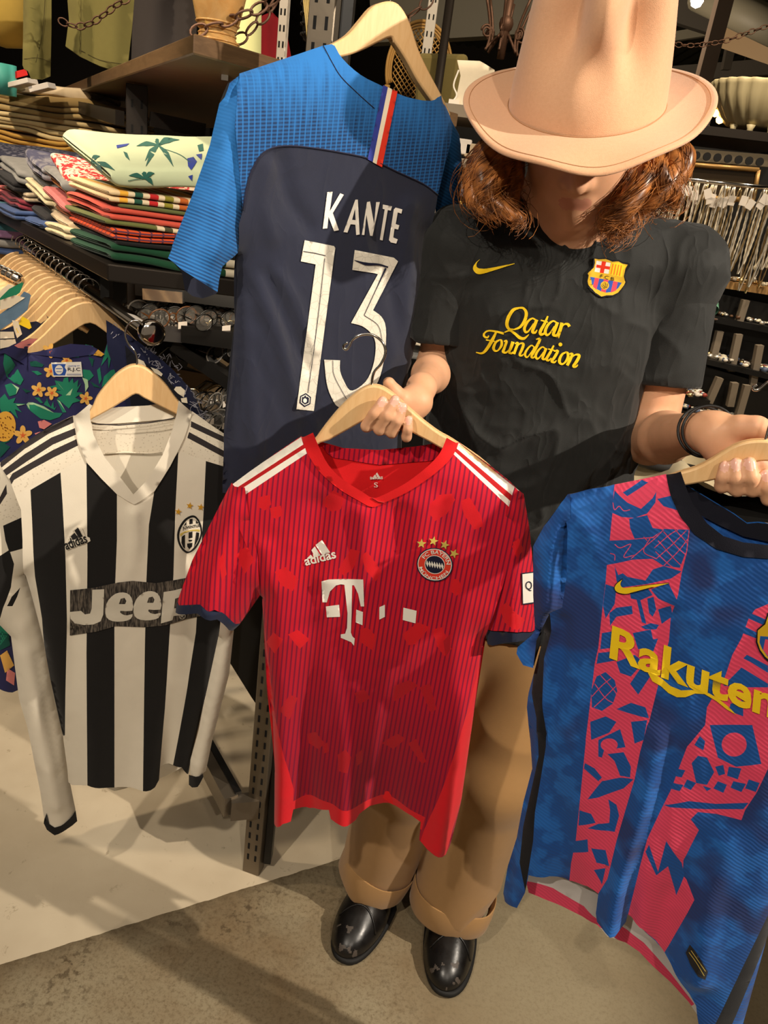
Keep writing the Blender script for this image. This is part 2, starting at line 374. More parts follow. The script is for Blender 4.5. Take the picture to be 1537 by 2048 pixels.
# ------------------------------------------------------------------ smooth solid bodies from blended round cones (surface nets)
class Blob:
    def __init__(s): s.p = []
    def cone(s, a, b, ra, rb=None, k=0.012):
        s.p.append((np.asarray(a, float), np.asarray(b, float), ra, ra if rb is None else rb, k, None, 1)); return s
    def ball(s, a, r, k=0.012): return s.cone(a, np.asarray(a, float)+1e-6, r, r, k)
    def eco(s, a, b, ra, rb, M, k=0.012):
        """round cone with elliptic section: M = (axis, factor) stretches space along axis by factor"""
        s.p.append((np.asarray(a, float), np.asarray(b, float), ra, rb, k, M, 1)); return s
    def ellip(s, c, R, rad, k=0.012):
        s.p.append((np.asarray(c, float), np.asarray(R, float), np.asarray(rad, float), max(rad), k, 'E', 1)); return s
    def cut(s, a, b, ra, rb=None, k=0.002):
        s.p.append((np.asarray(a, float), np.asarray(b, float), ra, ra if rb is None else rb, k, None, -1)); return s
    def half(s, c, n, k=0.002):
        """remove everything on the +n side of the plane through c"""
        s.p.append((np.asarray(c, float), np.asarray(n, float), 0, 0, k, 'H', -1)); return s
    def ev(s, P, cull=None):
        d = np.full(len(P), 1.0)
        for a, b, ra, rb, k, M, sg in s.p:
            if isinstance(M, str) and M == 'H': q = -((P-a)@b)*1.0; q = -q; d = np.maximum(d, q); continue
            if isinstance(M, str):
                q = (P-a)@b; k0 = np.linalg.norm(q/ra, axis=1); k1 = np.linalg.norm(q/ra**2, axis=1)+1e-9; e = k0*(k0-1)/k1
            else:
                if cull is not None and sg > 0 and M is None:
                    ab = b-a; t = min(1, max(0, (cull[0]-a)@ab/(ab@ab+1e-12)))
                    if np.linalg.norm(cull[0]-a-t*ab)-max(ra, rb)-cull[1] > 0.05: continue
                if M is not None:
                    ax, fc = M; sc = lambda q: q+np.outer(q@ax, ax)*(fc-1.0) if q.ndim == 2 else q+ax*(q@ax)*(fc-1.0)
                    Pq = sc(P-a); B = sc(b-a); ab = B; t = np.clip(Pq@ab/(ab@ab+1e-12), 0, 1)
                    e = (np.linalg.norm(Pq-t[:, None]*ab, axis=1)-(ra+t*(rb-ra)))/max(1.0, fc)
                else:
                    ab = b-a; q = P-a; t = np.clip(q@ab/(ab@ab+1e-12), 0, 1)
                    e = np.linalg.norm(q-t[:, None]*ab, axis=1)-(ra+t*(rb-ra))
            if sg > 0:
                h = np.maximum(k-np.abs(d-e), 0)/k; d = np.minimum(d, e)-h*h*k*0.25
            else:
                d = np.maximum(d, -e)
        return d
    def surf(s, lo, hi, h, B=20):
        lo = np.asarray(lo, float); n = np.ceil((np.asarray(hi, float)-lo)/h).astype(int)+2; nb = np.ceil(n/B).astype(int); N = nb*B+2
        bi = np.stack(np.meshgrid(*[np.arange(k) for k in nb], indexing='ij'), -1).reshape(-1, 3); C = lo+(bi+0.5)*B*h
        rad = B*h*0.9; act = np.abs(s.ev(C)) < rad*1.5+0.02
        g = np.stack(np.meshgrid(*[np.arange(B+1)]*3, indexing='ij'), -1).reshape(-1, 3); VV = []; VI = []; QQ = []
        def gid(I): return (I[:, 0]*N[1]+I[:, 1])*N[2]+I[:, 2]
        cor = np.array([(x, y, z) for x in (0, 1) for y in (0, 1) for z in (0, 1)])
        edg = [(i, j) for i in range(8) for j in range(i+1, 8) if np.abs(cor[i]-cor[j]).sum() == 1]
        for b, c in zip(bi[act], C[act]):
            D = s.ev(lo+(g+b*B)*h, (c, rad)).reshape(B+1, B+1, B+1); S = D < 0
            if S.all() or not S.any(): continue
            cs = np.stack([S[x:x+B, y:y+B, z:z+B] for x, y, z in cor], -1); cv = np.stack([D[x:x+B, y:y+B, z:z+B] for x, y, z in cor], -1)
            cnt = cs.sum(-1); I = np.argwhere((cnt > 0) & (cnt < 8))
            if len(I):
                v = cv[I[:, 0], I[:, 1], I[:, 2]]; acc = np.zeros((len(I), 3)); m = np.zeros(len(I))
                for i, j in edg:
                    x = (v[:, i] < 0) != (v[:, j] < 0); t = np.where(x, v[:, i]/(v[:, i]-v[:, j]+1e-15), 0)
                    acc += np.where(x[:, None], cor[i]+t[:, None]*(cor[j]-cor[i]), 0); m += x
                VV.append(lo+(I+b*B+acc/m[:, None])*h); VI.append(gid(I+b*B))
            for ax in range(3):
                e = np.eye(3, dtype=int)[ax]; u = np.eye(3, dtype=int)[(ax+1) % 3]; w = np.eye(3, dtype=int)[(ax+2) % 3]
                A0 = S[:B, :B, :B]; A1 = S[e[0]:e[0]+B, e[1]:e[1]+B, e[2]:e[2]+B]; I = np.argwhere(A0 != A1)
                if not len(I): continue
                fl = A0[I[:, 0], I[:, 1], I[:, 2]]; I = I+b*B
                q = np.stack([gid(I-u-w), gid(I-w), gid(I), gid(I-u)], 1); q[~fl] = q[~fl][:, ::-1]; QQ.append(q)
        V = np.vstack(VV); ids = np.concatenate(VI); o = np.argsort(ids); ids = ids[o]; V = V[o]; Q = np.vstack(QQ)
        p = np.searchsorted(ids, Q); p = np.clip(p, 0, len(ids)-1); ok = (ids[p] == Q).all(1); return V, p[ok]
def vnormals(V, Q):
    n = np.cross(V[Q[:, 2]]-V[Q[:, 0]], V[Q[:, 3]]-V[Q[:, 1]]) if Q.shape[1] == 4 else np.cross(V[Q[:, 1]]-V[Q[:, 0]], V[Q[:, 2]]-V[Q[:, 0]])
    N = np.zeros_like(V)
    for k in range(Q.shape[1]): np.add.at(N, Q[:, k], n)
    return N/(np.linalg.norm(N, axis=1)[:, None]+1e-12)
def relax(V, Q, it=2, f=0.5):
    for _ in range(it):
        A = np.zeros_like(V); c = np.zeros(len(V)); m = Q.shape[1]
        for k in range(m):
            for j in (1, m-1): np.add.at(A, Q[:, k], V[Q[:, (k+j) % m]]); np.add.at(c, Q[:, k], 1)
        V = V+f*(A/np.maximum(c, 1)[:, None]-V)
    return V
def caster(V, Q):
    t = BVHTree.FromPolygons([tuple(v) for v in V], [tuple(int(i) for i in q) for q in Q])
    def mp(P, off=0.0012):
        out = []
        for x, y in P:
            d = ray(x, y); d = d/np.linalg.norm(d); l, n, i, ds = t.ray_cast(Vector(CAM), Vector(d))
            if l is None:
                l, n, i, ds = t.find_nearest(Vector(CAM+d*1.15))
            if n.dot(Vector(d)) > 0: n = -n
            out.append(np.array(l)+np.array(n)*off-d*off*0.3)
        return np.array(out)
    return mp
# ================================================================== setting
fl = mat('concrete_floor', (150, 130, 100), 0.6); nt = NT(fl); b = bsdf(fl); g = nt.geo(); gx, gy, gz = nt.sep(g)
A0, B0 = PZ(0, 1930, 0), PZ(690, 1715, 0); dx, dy = B0[0]-A0[0], B0[1]-A0[1]; L = math.hypot(dx, dy); nx, ny = -dy/L, dx/L
side_ = nt.math('ADD', nt.math('MULTIPLY', gx, nx), nt.math('MULTIPLY', gy, ny)); side_ = nt.math('SUBTRACT', side_, nx*A0[0]+ny*A0[1])
edge = nt.math('ADD', side_, nt.math('MULTIPLY_ADD', nt.noise(g, 25.0, 3.0), 0.008, -0.004)); isp = nt.math('GREATER_THAN', edge, 0.0)
n1 = nt.noise(g, 3.0, 4.0, 0.6); n2 = nt.noise(g, 40.0, 5.0, 0.7); n3 = nt.noise(g, 9.0, 3.0)
raw = nt.mix(nt.ramp(n1, [(0.35, (0, 0, 0)), (0.62, (1, 1, 1))]), srgb(124, 104, 76), srgb(148, 136, 110))
raw = nt.mix(nt.math('MULTIPLY', nt.ramp(nt.noise(g, 130.0, 6.0, 0.8), [(0.36, (1, 1, 1)), (0.52, (0, 0, 0))]), 0.6), raw, srgb(84, 66, 42))
spk = nt.math('MULTIPLY', nt.ramp(nt.noise(g, 55.0, 4.0, 0.65), [(0.52, (0, 0, 0)), (0.60, (1, 1, 1))]), nt.ramp(n3, [(0.45, (0, 0, 0)), (0.62, (1, 1, 1))]))
edgeD = nt.math('MINIMUM', nt.math('MAXIMUM', nt.math('MULTIPLY_ADD', side_, 7.0, 1.0), 0.0), 1.0)
raw = nt.mix(nt.math('MULTIPLY', spk, nt.math('MULTIPLY_ADD', edgeD, 0.8, 0.2)), raw, srgb(60, 46, 28)); raw = nt.mix(nt.math('MULTIPLY', nt.math('POWER', edgeD, 3.0), nt.math('MULTIPLY', n2, 1.2)), raw, srgb(72, 58, 38))
gry = nt.math('MINIMUM', nt.math('MAXIMUM', nt.math('MULTIPLY_ADD', gx, 4.0, -0.6), 0.0), 0.55); raw = nt.mix(gry, raw, srgb(142, 130, 104))
pnt = nt.mix(nt.ramp(n1, [(0.3, (0, 0, 0)), (0.7, (1, 1, 1))]), srgb(184, 168, 142), srgb(206, 192, 166)); pnt = nt.mix(nt.ramp(nt.noise(g, 30.0, 6.0, 0.7, 0.6), [(0.62, (0, 0, 0)), (0.74, (1, 1, 1))]), pnt, srgb(140, 124, 98))
nt.L.new(nt.mix(isp, raw, pnt), b.inputs['Base Color']); nt.L.new(nt.math('MULTIPLY_ADD', n2, 0.3, 0.42), b.inputs['Roughness']); nt.L.new(nt.bump(n2, 0.25, 0.002), b.inputs['Normal'])
mesh('floor', [(-6, -3, 0), (6, -3, 0), (6, 13, 0), (-6, 13, 0)], [(0, 1, 2, 3)], fl, None, False, kind='structure')
wl = mat('dark_wall', (44, 38, 32), 0.9, bump=(4, 0.2)); mesh('wall_back', [(-6, 13, 0), (6, 13, 0), (6, 13, 4.4), (-6, 13, 4.4)], [(0, 1, 2, 3)], wl, None, False, kind='structure')
mesh('wall_left', [(-6, -3, 0), (-6, 13, 0), (-6, 13, 4.4), (-6, -3, 4.4)], [(0, 1, 2, 3)], wl, None, False, kind='structure')
mesh('wall_right', [(6, -3, 0), (6, 13, 0), (6, 13, 4.4), (6, -3, 4.4)], [(3, 2, 1, 0)], wl, None, False, kind='structure')
# ================================================================== hangers
WOODH = mat('hanger_maple', (226, 186, 132), 0.42, spec=0.4); 
_nt = NT(WOODH); _g = _nt.geo(); _w = _nt.n('ShaderNodeMapping', Scale=(60, 60, 9)); _nt.L.new(_g, _w.inputs[0])
_nt.L.new(_nt.mix(_nt.noise(_w.outputs[0], 2.5, 4.0, 0.6, 1.2), srgb(214, 168, 112), srgb(236, 200, 148)), bsdf(WOODH).inputs['Base Color'])
CHROME = mat('chrome', (0.82, 0.80, 0.77), 0.12, 1.0)
def prism(name, cl, poly, d0, d1, m, parent, bw=0.002, **kw):
    Q = cl.UVs(poly); A, T, _ = cdt(Q, [], 1.0, dstep=1.0); 
    n = len(Q); Fv = cl.pt(Q, np.full(n, d1)); Bv = cl.pt(Q, np.full(n, d0)); mb = MB()
    area2 = sum(Q[i][0]*Q[(i+1) % n][1]-Q[(i+1) % n][0]*Q[i][1] for i in range(n))
    idx = list(range(n)) if area2 > 0 else list(range(n))[::-1]
    V = list(Fv)+list(Bv); Fc = [tuple(idx), tuple(n+i for i in idx[::-1])]
    for a in range(n):
        i, j = idx[a], idx[(a+1) % n]; Fc.append((i, n+i, n+j, j))
    mb.add(V, Fc); o = mb.build(name, m, parent, False, **kw); bevel(o, bw, 2); return autosmooth(o, 50)
def hanger_arm(cl, parent, arm, d0, d1, hook=None, hd=0.0, hr=0.0016, name='arm'):
    prism(name, cl, arm, d0, d1, WOODH, parent, 0.0025)
    if hook:
        Q = cl.UVs(spl(hook, 6)); MB().tube(cl.pt(Q, np.full(len(Q), hd)), hr, 8).build('hook', CHROME, parent, True)
def bow(top, bottom): return spl(top, 3)+spl(bottom, 3)[::-1]

# ================================================================== red jersey
RJ = Cloth(PY(745, 1200, 0.93), 0.0)
RJ.seam([(603, 872), (463, 966)]); RJ.seam([(918, 884), (1048, 988)]); RJ.seam([(524, 1190), (532, 1300), (546, 1432), (550, 1541), (549, 1660)])
RJ.seam([(971, 1270), (962, 1330), (942, 1469), (924, 1596), (896, 1720)])
RJ.bul = (0.026, 0.06)
RJ.fold([(690, 1330), (700, 1480), (688, 1660)], 26, 0.003, 0.024); RJ.fold([(560, 1350), (566, 1500), (562, 1650)], 20, 0.004, 0.02)
RJ.fold([(930, 1380), (900, 1560), (880, 1710)], 30, 0.006, 0.030); RJ.fold([(640, 1180), (615, 1400), (618, 1630)], 30, -0.004, -0.022)
RJ.fold([(790, 1300), (775, 1480), (775, 1620)], 46, -0.004, -0.030); RJ.fold([(730, 1010), (738, 1150), (760, 1290)], 22, 0.009, 0.002)
RJ.fold([(640, 1000), (625, 1100), (610, 1230)], 30, -0.008, -0.004); RJ.fold([(840, 1000), (850, 1120), (870, 1250)], 35, 0.006, 0.0)
RJ.fold([(540, 1080), (560, 1200), (560, 1330)], 16, 0.005, 0.003); RJ.fold([(800, 1010), (790, 1100), (780, 1200)], 18, -0.006, 0)
RJ.wrinkle(0.0015, 9.0, (1, 0.35), 3); RJ.wrinkle(0.0006, 30.0, (1, 0.7), 4)
m = mat('red_pinstripe', (200, 15, 40), 0.72, spec=0.25, sheen=0.1); nt = NT(m); b = bsdf(m); uvx, uvy, _ = nt.sep(nt.uv())
_n1 = nt.noise(nt.uv(), 9.0, 2.0); base = nt.mix(nt.math('MULTIPLY_ADD', _n1, 1.6, -0.3), srgb(186, 12, 44), srgb(226, 22, 38))
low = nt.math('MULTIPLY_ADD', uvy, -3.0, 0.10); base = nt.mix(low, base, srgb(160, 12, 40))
wv = nt.math('SINE', nt.math('MULTIPLY', uvx, 2*math.pi/0.0066)); st = nt.math('MULTIPLY_ADD', wv, 1.5, -0.25); st = nt.math('MINIMUM', nt.math('MAXIMUM', st, 0.0), 0.85)
nt.L.new(nt.mix(st, base, srgb(112, 8, 48)), b.inputs['Base Color'])
nt.L.new(nt.bump(nt.math('ADD', nt.noise(nt.uv(), 1200.0, 1.0), nt.math('MULTIPLY', wv, 0.5)), 0.2, 0.0005), b.inputs['Normal'])
RSTR = m
RED = fab('red_jersey_plain', (214, 18, 24), 0.75); RED2 = fab('red_jersey_patch', (208, 16, 30), 0.75); RED3 = fab('red_jersey_patch_dark', (176, 12, 30), 0.75)
WHT = fab('white_print', (238, 232, 220), 0.6, var=0.02); NAVYC = fab('navy_cuff', (24, 32, 56), 0.8); GOLD = mat('gold_thread', (222, 196, 96), 0.45, 0.2)
REDD = fab('deep_red_stripe', (176, 14, 20), 0.75); NAVYP = fab('navy_print', (20, 22, 48), 0.7); BRICK = fab('crest_red', (224, 60, 40), 0.7)
rj = empty('football_jersey', tuple(PY(745, 1660, 0.93)), 'red pinstriped jersey with a white letter T and club crest, held up in front', 'jersey')
K3 = lambda p: CR(350, 850, 2.077, p); K4 = lambda p: CR(400, 1250, 2.196, p)
neck_out = [(603, 872), (615, 903), (639, 941), (677, 975), (716, 999), (745, 1013), (769, 1004), (817, 982), (870, 946), (904, 913), (918, 884)]
neck_in = [(627, 864), (639, 893), (658, 929), (687, 958), (725, 982), (745, 994), (764, 990), (812, 965), (855, 932), (880, 905), (894, 874)]
hemr = [(549, 1646), (566, 1648), (582, 1643), (587, 1619), (620, 1616), (658, 1620), (662, 1638), (678, 1649), (696, 1652), (712, 1640), (719, 1628), (740, 1612), (760, 1607), (796, 1614), (825, 1632), (842, 1644), (839, 1680), (855, 1699), (892, 1709), (901, 1689)]
front = spl(neck_out, 3)+[(980, 930), (1020, 962), (1042, 984), (1036, 1060), (1010, 1160), (980, 1250), (965, 1296), (942, 1469), (924, 1596)]+hemr[::-1]+[(550, 1541), (546, 1432), (534, 1378), (529, 1280), (524, 1190), (505, 1120), (480, 1060), (466, 1000), (466, 968), (500, 943), (550, 908)]
dia = []
for q in ([(348,300),(395,290),(400,330),(375,355),(345,340)],[(395,345),(440,335),(447,375),(420,390),(400,380)],[(615,310),(660,270),(705,300),(690,350),(650,360),(620,335)],[(1060,330),(1100,290),(1150,285),(1165,310),(1130,370),(1080,400),(1060,370)],[(1190,315),(1225,300),(1275,380),(1280,420),(1245,435),(1200,370)],
          [(415,610),(460,590),(515,640),(490,690),(440,665)],[(680,600),(730,515),(770,525),(740,600),(700,625)],[(775,540),(800,525),(860,610),(835,650),(790,600)],[(1150,640),(1180,640),(1195,690),(1170,710),(1145,690)],[(770,850),(800,840),(840,880),(820,935),(770,900)],[(945,870),(1010,820),(1060,840),(1000,910),(970,915)],[(1070,850),(1110,840),(1150,930),(1120,960),(1090,920)],[(470,870),(510,850),(560,890),(520,930)],[(380,900),(410,860),(450,890),(415,950)]):
    dia.append((K3(q), 1))
for q in ([(850,270),(920,242),(960,265),(880,320),(855,335)],[(965,275),(1010,255),(1040,370),(1015,385)],[(350,375),(395,305),(430,320),(395,415)],[(680,300),(720,280),(750,320),(700,350)],[(470,480),(510,470),(550,520),(520,545),(480,520)],[(540,530),(560,515),(568,555),(545,565)],[(800,520),(870,478),(905,500),(850,545)],[(915,520),(950,500),(995,600),(975,610)],[(605,570),(640,545),(665,580),(650,650),(610,640)],[(685,570),(715,545),(715,600),(690,620)],[(1070,70),(1100,40),(1100,110),(1080,140)]):
    dia.append((K4(q), 2))
side = [K4([(285,0),(330,400),(390,640),(412,720),(408,862),(328,870),(330,640),(320,400),(296,280)]), K4([(1240,60),(1215,230),(1140,500),(1050,760),(985,900),(966,960),(1000,985),(1080,1008),(1150,760),(1192,480)]), K4([(410,775),(590,790),(700,790),(800,745),(990,845),(975,900),(870,830),(790,800),(700,850),(575,900),(400,850)])]
stp = [([(603,874),(607,889),(470,978),(463,966)],3),([(607,889),(611,898),(476,986),(470,978)],4),([(611,896),(614,907),(482,995),(473,984)],3),([(918,886),(1047,987),(1036,1000),(914,897)],3),([(914,897),(1036,1000),(1028,1008),(906,905)],4),([(904,905),(908,901),(1027,1007),(1022,1017)],3)]
shp = [s for s, _ in dia]+side+[s for s, _ in stp]; smt = [k for _, k in dia]+[1, 1, 1]+[k for _, k in stp]
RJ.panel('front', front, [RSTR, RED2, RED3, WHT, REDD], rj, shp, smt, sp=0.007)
backo = [(627, 880), (687, 896), (759, 900), (831, 893), (890, 886), (980, 930), (1020, 962), (974, 1260), (942, 1469), (924, 1596), (890, 1660), (760, 1590), (620, 1590), (560, 1610), (550, 1541), (534, 1378), (524, 1190), (490, 990), (550, 908)]
RJ.panel('back', backo, [RED], rj, sp=0.012, back=True)
RJ.panel('back_collar', [(632, 872), (640, 886), (687, 896), (759, 900), (831, 893), (884, 884), (890, 880), (872, 918), (860, 921), (759, 929), (668, 915), (655, 906)], [RSTR], rj, sp=0.008, back=True, off=0.0015)
RJ.panel('collar', spl(neck_out, 3)+spl(neck_in, 3)[::-1], [RED], rj, sp=0.006, off=0.0025)
MB().tube([RJ.px_map([p], 0.0036)[0] for p in ((745, 994), (757, 1001), (770, 1003))], 0.0007, 6).build('collar_seam', REDD, rj, True)
SL = Cloth(PY(745, 1200, 0.925), 0.0); SL.bul = (0.024, 0.045); SL.seam([(463, 966), (355, 1204), (352, 1223)]); SL.seam([(524, 1180), (481, 1247), (466, 1260)])
SL.fold([(470, 1000), (440, 1120), (430, 1230)], 22, 0.008, 0.012); SL.fold([(500, 1040), (470, 1150), (455, 1240)], 14, -0.008, -0.006); SL.wrinkle(0.0012, 14, (1, .5), 11)
def sleeve(par, cl, outl, cuff, mats, mc, name='sleeve', shp=(), sm_=(), sp=0.008):
    o = cl.panel(name, outl, mats, par, shp, sm_, sp=sp)
    V = cl.panel('sleeve_back', outl, mats, o, shp, sm_, sp=sp*1.6, back=True)
    cl.panel('cuff', cuff, [mc], o, sp=sp, off=0.0014); cl.panel('cuff_back', cuff, [mc], o, sp=sp*1.5, back=True, off=-0.0014); return o
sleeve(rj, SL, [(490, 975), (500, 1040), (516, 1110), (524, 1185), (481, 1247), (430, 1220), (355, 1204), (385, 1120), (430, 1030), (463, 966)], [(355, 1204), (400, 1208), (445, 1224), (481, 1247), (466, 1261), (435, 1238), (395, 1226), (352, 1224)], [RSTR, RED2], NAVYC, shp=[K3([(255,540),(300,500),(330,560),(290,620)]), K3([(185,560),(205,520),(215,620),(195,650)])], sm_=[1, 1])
SR = Cloth(PY(745, 1200, 0.922), 0.0); SR.bul = (0.020, 0.04); SR.seam([(1048, 988), (1067, 1139), (1072, 1262), (1070, 1276)]); SR.seam([(1012, 1040), (985, 1150), (975, 1262), (975, 1288)])
SR.fold([(1030, 1010), (1025, 1130), (1022, 1260)], 16, 0.004, 0.009); SR.wrinkle(0.001, 14, (1, .5), 12)
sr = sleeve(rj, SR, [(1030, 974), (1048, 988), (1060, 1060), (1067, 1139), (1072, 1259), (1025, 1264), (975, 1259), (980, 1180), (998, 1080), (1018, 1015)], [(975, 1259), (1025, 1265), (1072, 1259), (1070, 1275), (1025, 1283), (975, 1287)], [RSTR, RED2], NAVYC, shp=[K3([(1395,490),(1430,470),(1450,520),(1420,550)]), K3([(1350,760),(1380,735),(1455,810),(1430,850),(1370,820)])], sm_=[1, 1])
sm = lambda P, off=0.0012: SR.px_map(P, off)
decal('sleeve_badge', sm, K3([(1440,612),(1492,606),(1494,738),(1444,744)]), [NAVYP, WHT], sr, [K3([(1444,617),(1489,611),(1490,733),(1447,739)])], [1], off=0.002)
text('badge_letter', sm, 'Q', (1051, 1180), 13, 20, 2, NAVYP, sr, off=0.003)
rm = RJ.px_map
polyT = K3([(610,648),(640,640),(700,638),(783,640),(787,752),(773,752),(762,700),(745,664),(737,664),(735,780),(732,860),(738,876),(748,885),(745,915),(733,900),(690,882),(690,868),(708,865),(716,840),(718,780),(705,662),(690,660),(670,665),(645,690),(632,735),(614,735)])
for _q in ([polyT, K3([(628,752),(683,745),(687,795),(632,797)]), K3([(754,765),(782,775),(780,830),(752,818)]), K3([(850,755),(873,745),(873,795),(850,807)]), K3([(950,757),(1005,770),(1000,822),(947,808)])]): multi('sponsor_print', rm, [_q], [WHT], rj)
def three_bars(mapper, K, par, m, pts, **kw): return multi('brand_mark', mapper, [K(p) for p in pts], [m], par, sp=6, **kw)
bm_ = three_bars(rm, K3, rj, WHT, [[(549,553),(565,537),(578,551),(553,555)],[(568,518),(582,503),(606,540),(583,548)],[(585,497),(612,476),(646,528),(612,538)]])
text('brand_name', rm, 'adidas', (612, 1131), 64, 19, -14.5, WHT, rj, bold=0.02)
# club crest
cr_ = decal('club_crest', rm, ell(870, 1128, 36.5, 33.5, 15), [NAVYP, WHT, BRICK, NAVYP], rj, [ell(870, 1128, 34.3, 31.5, 15), ell(870, 1128, 32.8, 30, 15), ell(870, 1128, 20.3, 18.6, 15), ell(870, 1128, 19.2, 17.4, 15)], [1, 2, 1, 3], sp=4, off=0.002)
loz = []
for i in range(-5, 6):
    for j in range(-1, 2):
        cx, cy = 870+i*5.0+j*2.2, 1128+j*13.5+i*0.9+(0 if True else 0)
        q = [(cx-2.4, cy), (cx-0.8, cy-6.8), (cx+2.4, cy), (cx+0.8, cy+6.8)]
        if all(((x-870)/18.6)**2+((y-1128)/16.8)**2 < 1.18 for x, y in q): loz.append(q)
multi('lozenges', rm, loz, [WHT], cr_, sp=9, off=0.0028)
for body, a0, a1 in (('FC BAYERN', -150, -5),):
    V, Fc = textpolys(body, 1.0, 0.015); V = V-V.min(0); V /= V.max(0); t = np.radians(a0+15-12+(a1-a0)*V[:, 0]); rr = 22.5+V[:, 1]*7.8
    mesh('crest_lettering', rm(np.stack([870+rr*np.cos(t)*1.04, 1128+rr*np.sin(t)*0.97], 1), 0.0030), Fc, WHT, cr_)
V, Fc = textpolys('MÜNCHEN', 1.0, 0.015); V = V-V.min(0); V /= V.max(0); t = np.radians(172-(172-28)*V[:, 0]); rr = 30.3-V[:, 1]*7.8
mesh('crest_lettering', rm(np.stack([870+rr*np.cos(t)*1.04, 1128+rr*np.sin(t)*0.97], 1), 0.0030), Fc, WHT, cr_)
for cx, cy, r_ in ((843.5, 1086, 10), (867.5, 1081, 10), (890, 1088.5, 10), (908.5, 1106, 10)): decal('star', rm, star(cx, cy, r_, r_+(cx-860)*0.3), [GOLD], rj, sp=5, off=0.002)
# neck label inside
nm = lambda P, off=0.0012: (lambda Q: RJ.pt(Q, -0.6*RJ.disp(Q)+off+0.001))(RJ.UVs(P))
text('neck_label', nm, 'adidas', (739, 966), 26, 8, -2, WHT, rj, bold=0.02); text('neck_label', nm, 'S', (747, 982), 8, 10, 0, WHT, rj)
multi('neck_label', nm, [K3([(815,240),(822,232),(828,238)]), K3([(823,228),(830,220),(838,238),(831,239)]), K3([(832,218),(838,212),(852,236),(843,238)])], [WHT], rj)
rh = empty('clothes_hanger', tuple(PY(745, 900, 0.93)), 'light wooden hanger in the right hand, carrying the red jersey', 'hanger')
hanger_arm(RJ, rh, bow([(520, 955), (570, 925), (622, 886), (650, 850), (680, 814), (705, 790), (728, 774), (748, 769), (768, 774), (790, 789), (820, 816), (850, 842), (880, 864), (905, 878), (960, 915), (1000, 950)], [(525, 968), (580, 938), (632, 890), (660, 878), (700, 856), (728, 840), (750, 830), (772, 833), (800, 848), (830, 866), (860, 882), (886, 897), (950, 932), (990, 960)]), -0.008, 0.006, None)
MB().tube([RJ.pt(RJ.UVs([p]), [d])[0] for p, d in zip(spl([(744, 775), (745, 758), (750, 742), (762, 728), (771, 708), (769, 690), (758, 676), (742, 668), (722, 669), (706, 678), (700, 690), (694, 697), (689, 694), (690, 687), (697, 683)], 5), np.linspace(0, 0.02, 200))], 0.0017, 8).build('hook', CHROME, rh, True)

# ================================================================== blue and navy jersey (back view)
KJ = Cloth(PY(680, 500, 1.14), 26.0)
KJ.seam([(668, 88), (579, 114), (479, 147), (461, 165)]); KJ.seam([(881, 190), (890, 215), (920, 275)]); KJ.seam([(471, 512), (475, 560), (470, 640), (462, 750), (448, 860), (445, 1000)]); KJ.seam([(850, 470), (842, 640), (818, 737), (804, 800), (800, 1000)])
KJ.bul = (0.03, 0.07)
for a_, w_, p_ in ((0.008, 12, [(500, 560), (545, 680), (580, 800)]), (-0.006, 10, [(520, 540), (560, 640), (600, 730)]), (0.006, 9, [(540, 540), (575, 600), (612, 690)]), (-0.006, 10, [(488, 560), (505, 700), (560, 850)]), (0.007, 14, [(485, 600), (490, 760), (500, 900)]), (0.005, 10, [(500, 660), (530, 780), (560, 850)]), (0.006, 14, [(520, 330), (510, 400), (530, 470)]), (-0.006, 14, [(545, 320), (560, 390), (600, 450)]), (0.006, 20, [(800, 420), (800, 550), (780, 700)]), (-0.005, 14, [(740, 480), (780, 640), (780, 740)]), (0.005, 10, [(610, 830), (620, 880), (640, 950)]), (-0.005, 9, [(590, 840), (600, 900), (590, 960)])):
    KJ.fold(p_, w_, a_)
KJ.wrinkle(0.0014, 10, (1, .4), 21, 20); KJ.wrinkle(0.0006, 34, (1, .6), 22, 25)
NAVY = fab('navy_jersey', (31, 35, 54), 0.78, var=0.1, crease=0.30); bsdf(NAVY).inputs['Sheen Weight'].default_value = 0.35
m = mat('blue_faded_knit', (40, 110, 180), 0.78, spec=0.25, sheen=0.1); nt = NT(m); b = bsdf(m); uvx, uvy, _ = nt.sep(nt.uv())
_st = nt.n('ShaderNodeMapping', Scale=(150, 22, 1)); nt.L.new(nt.uv(), _st.inputs[0])
grad = nt.math('ADD', nt.math('MULTIPLY_ADD', uvy, -12.0, 2.7), nt.math('MULTIPLY_ADD', nt.noise(_st.outputs[0], 1.0, 2.0), 1.2, -0.6))
rib = nt.math('MULTIPLY_ADD', nt.math('SINE', nt.math('MULTIPLY', nt.math('ADD', uvy, nt.math('MULTIPLY', uvx, -0.18)), 2*math.pi/0.0044)), 0.5, 0.5)
rib2 = nt.math('MULTIPLY_ADD', nt.math('SINE', nt.math('MULTIPLY', uvx, 2*math.pi/0.0075)), 0.5, 0.5)
k_ = nt.math('MULTIPLY', nt.math('MINIMUM', nt.math('MAXIMUM', grad, 0.0), 1.0), nt.math('MULTIPLY_ADD', rib, 0.45, 0.48)); k_ = nt.math('MULTIPLY', k_, nt.math('MULTIPLY_ADD', nt.math('POWER', rib2, 8.0), -0.75, 1.0))
nt.L.new(nt.mix(k_, srgb(40, 112, 184), srgb(18, 30, 62)), b.inputs['Base Color']); nt.L.new(nt.bump(nt.noise(nt.uv(), 900.0, 2.0), 0.25, 0.0006), b.inputs['Normal'])
BLUEK = m; BLUEP = fab('plain_blue_knit', (44, 122, 196), 0.8)
m = mat('blue_sleeve_knit', (40, 110, 180), 0.78, spec=0.25, sheen=0.1); nt = NT(m); b = bsdf(m); uvx, uvy, _ = nt.sep(nt.uv())
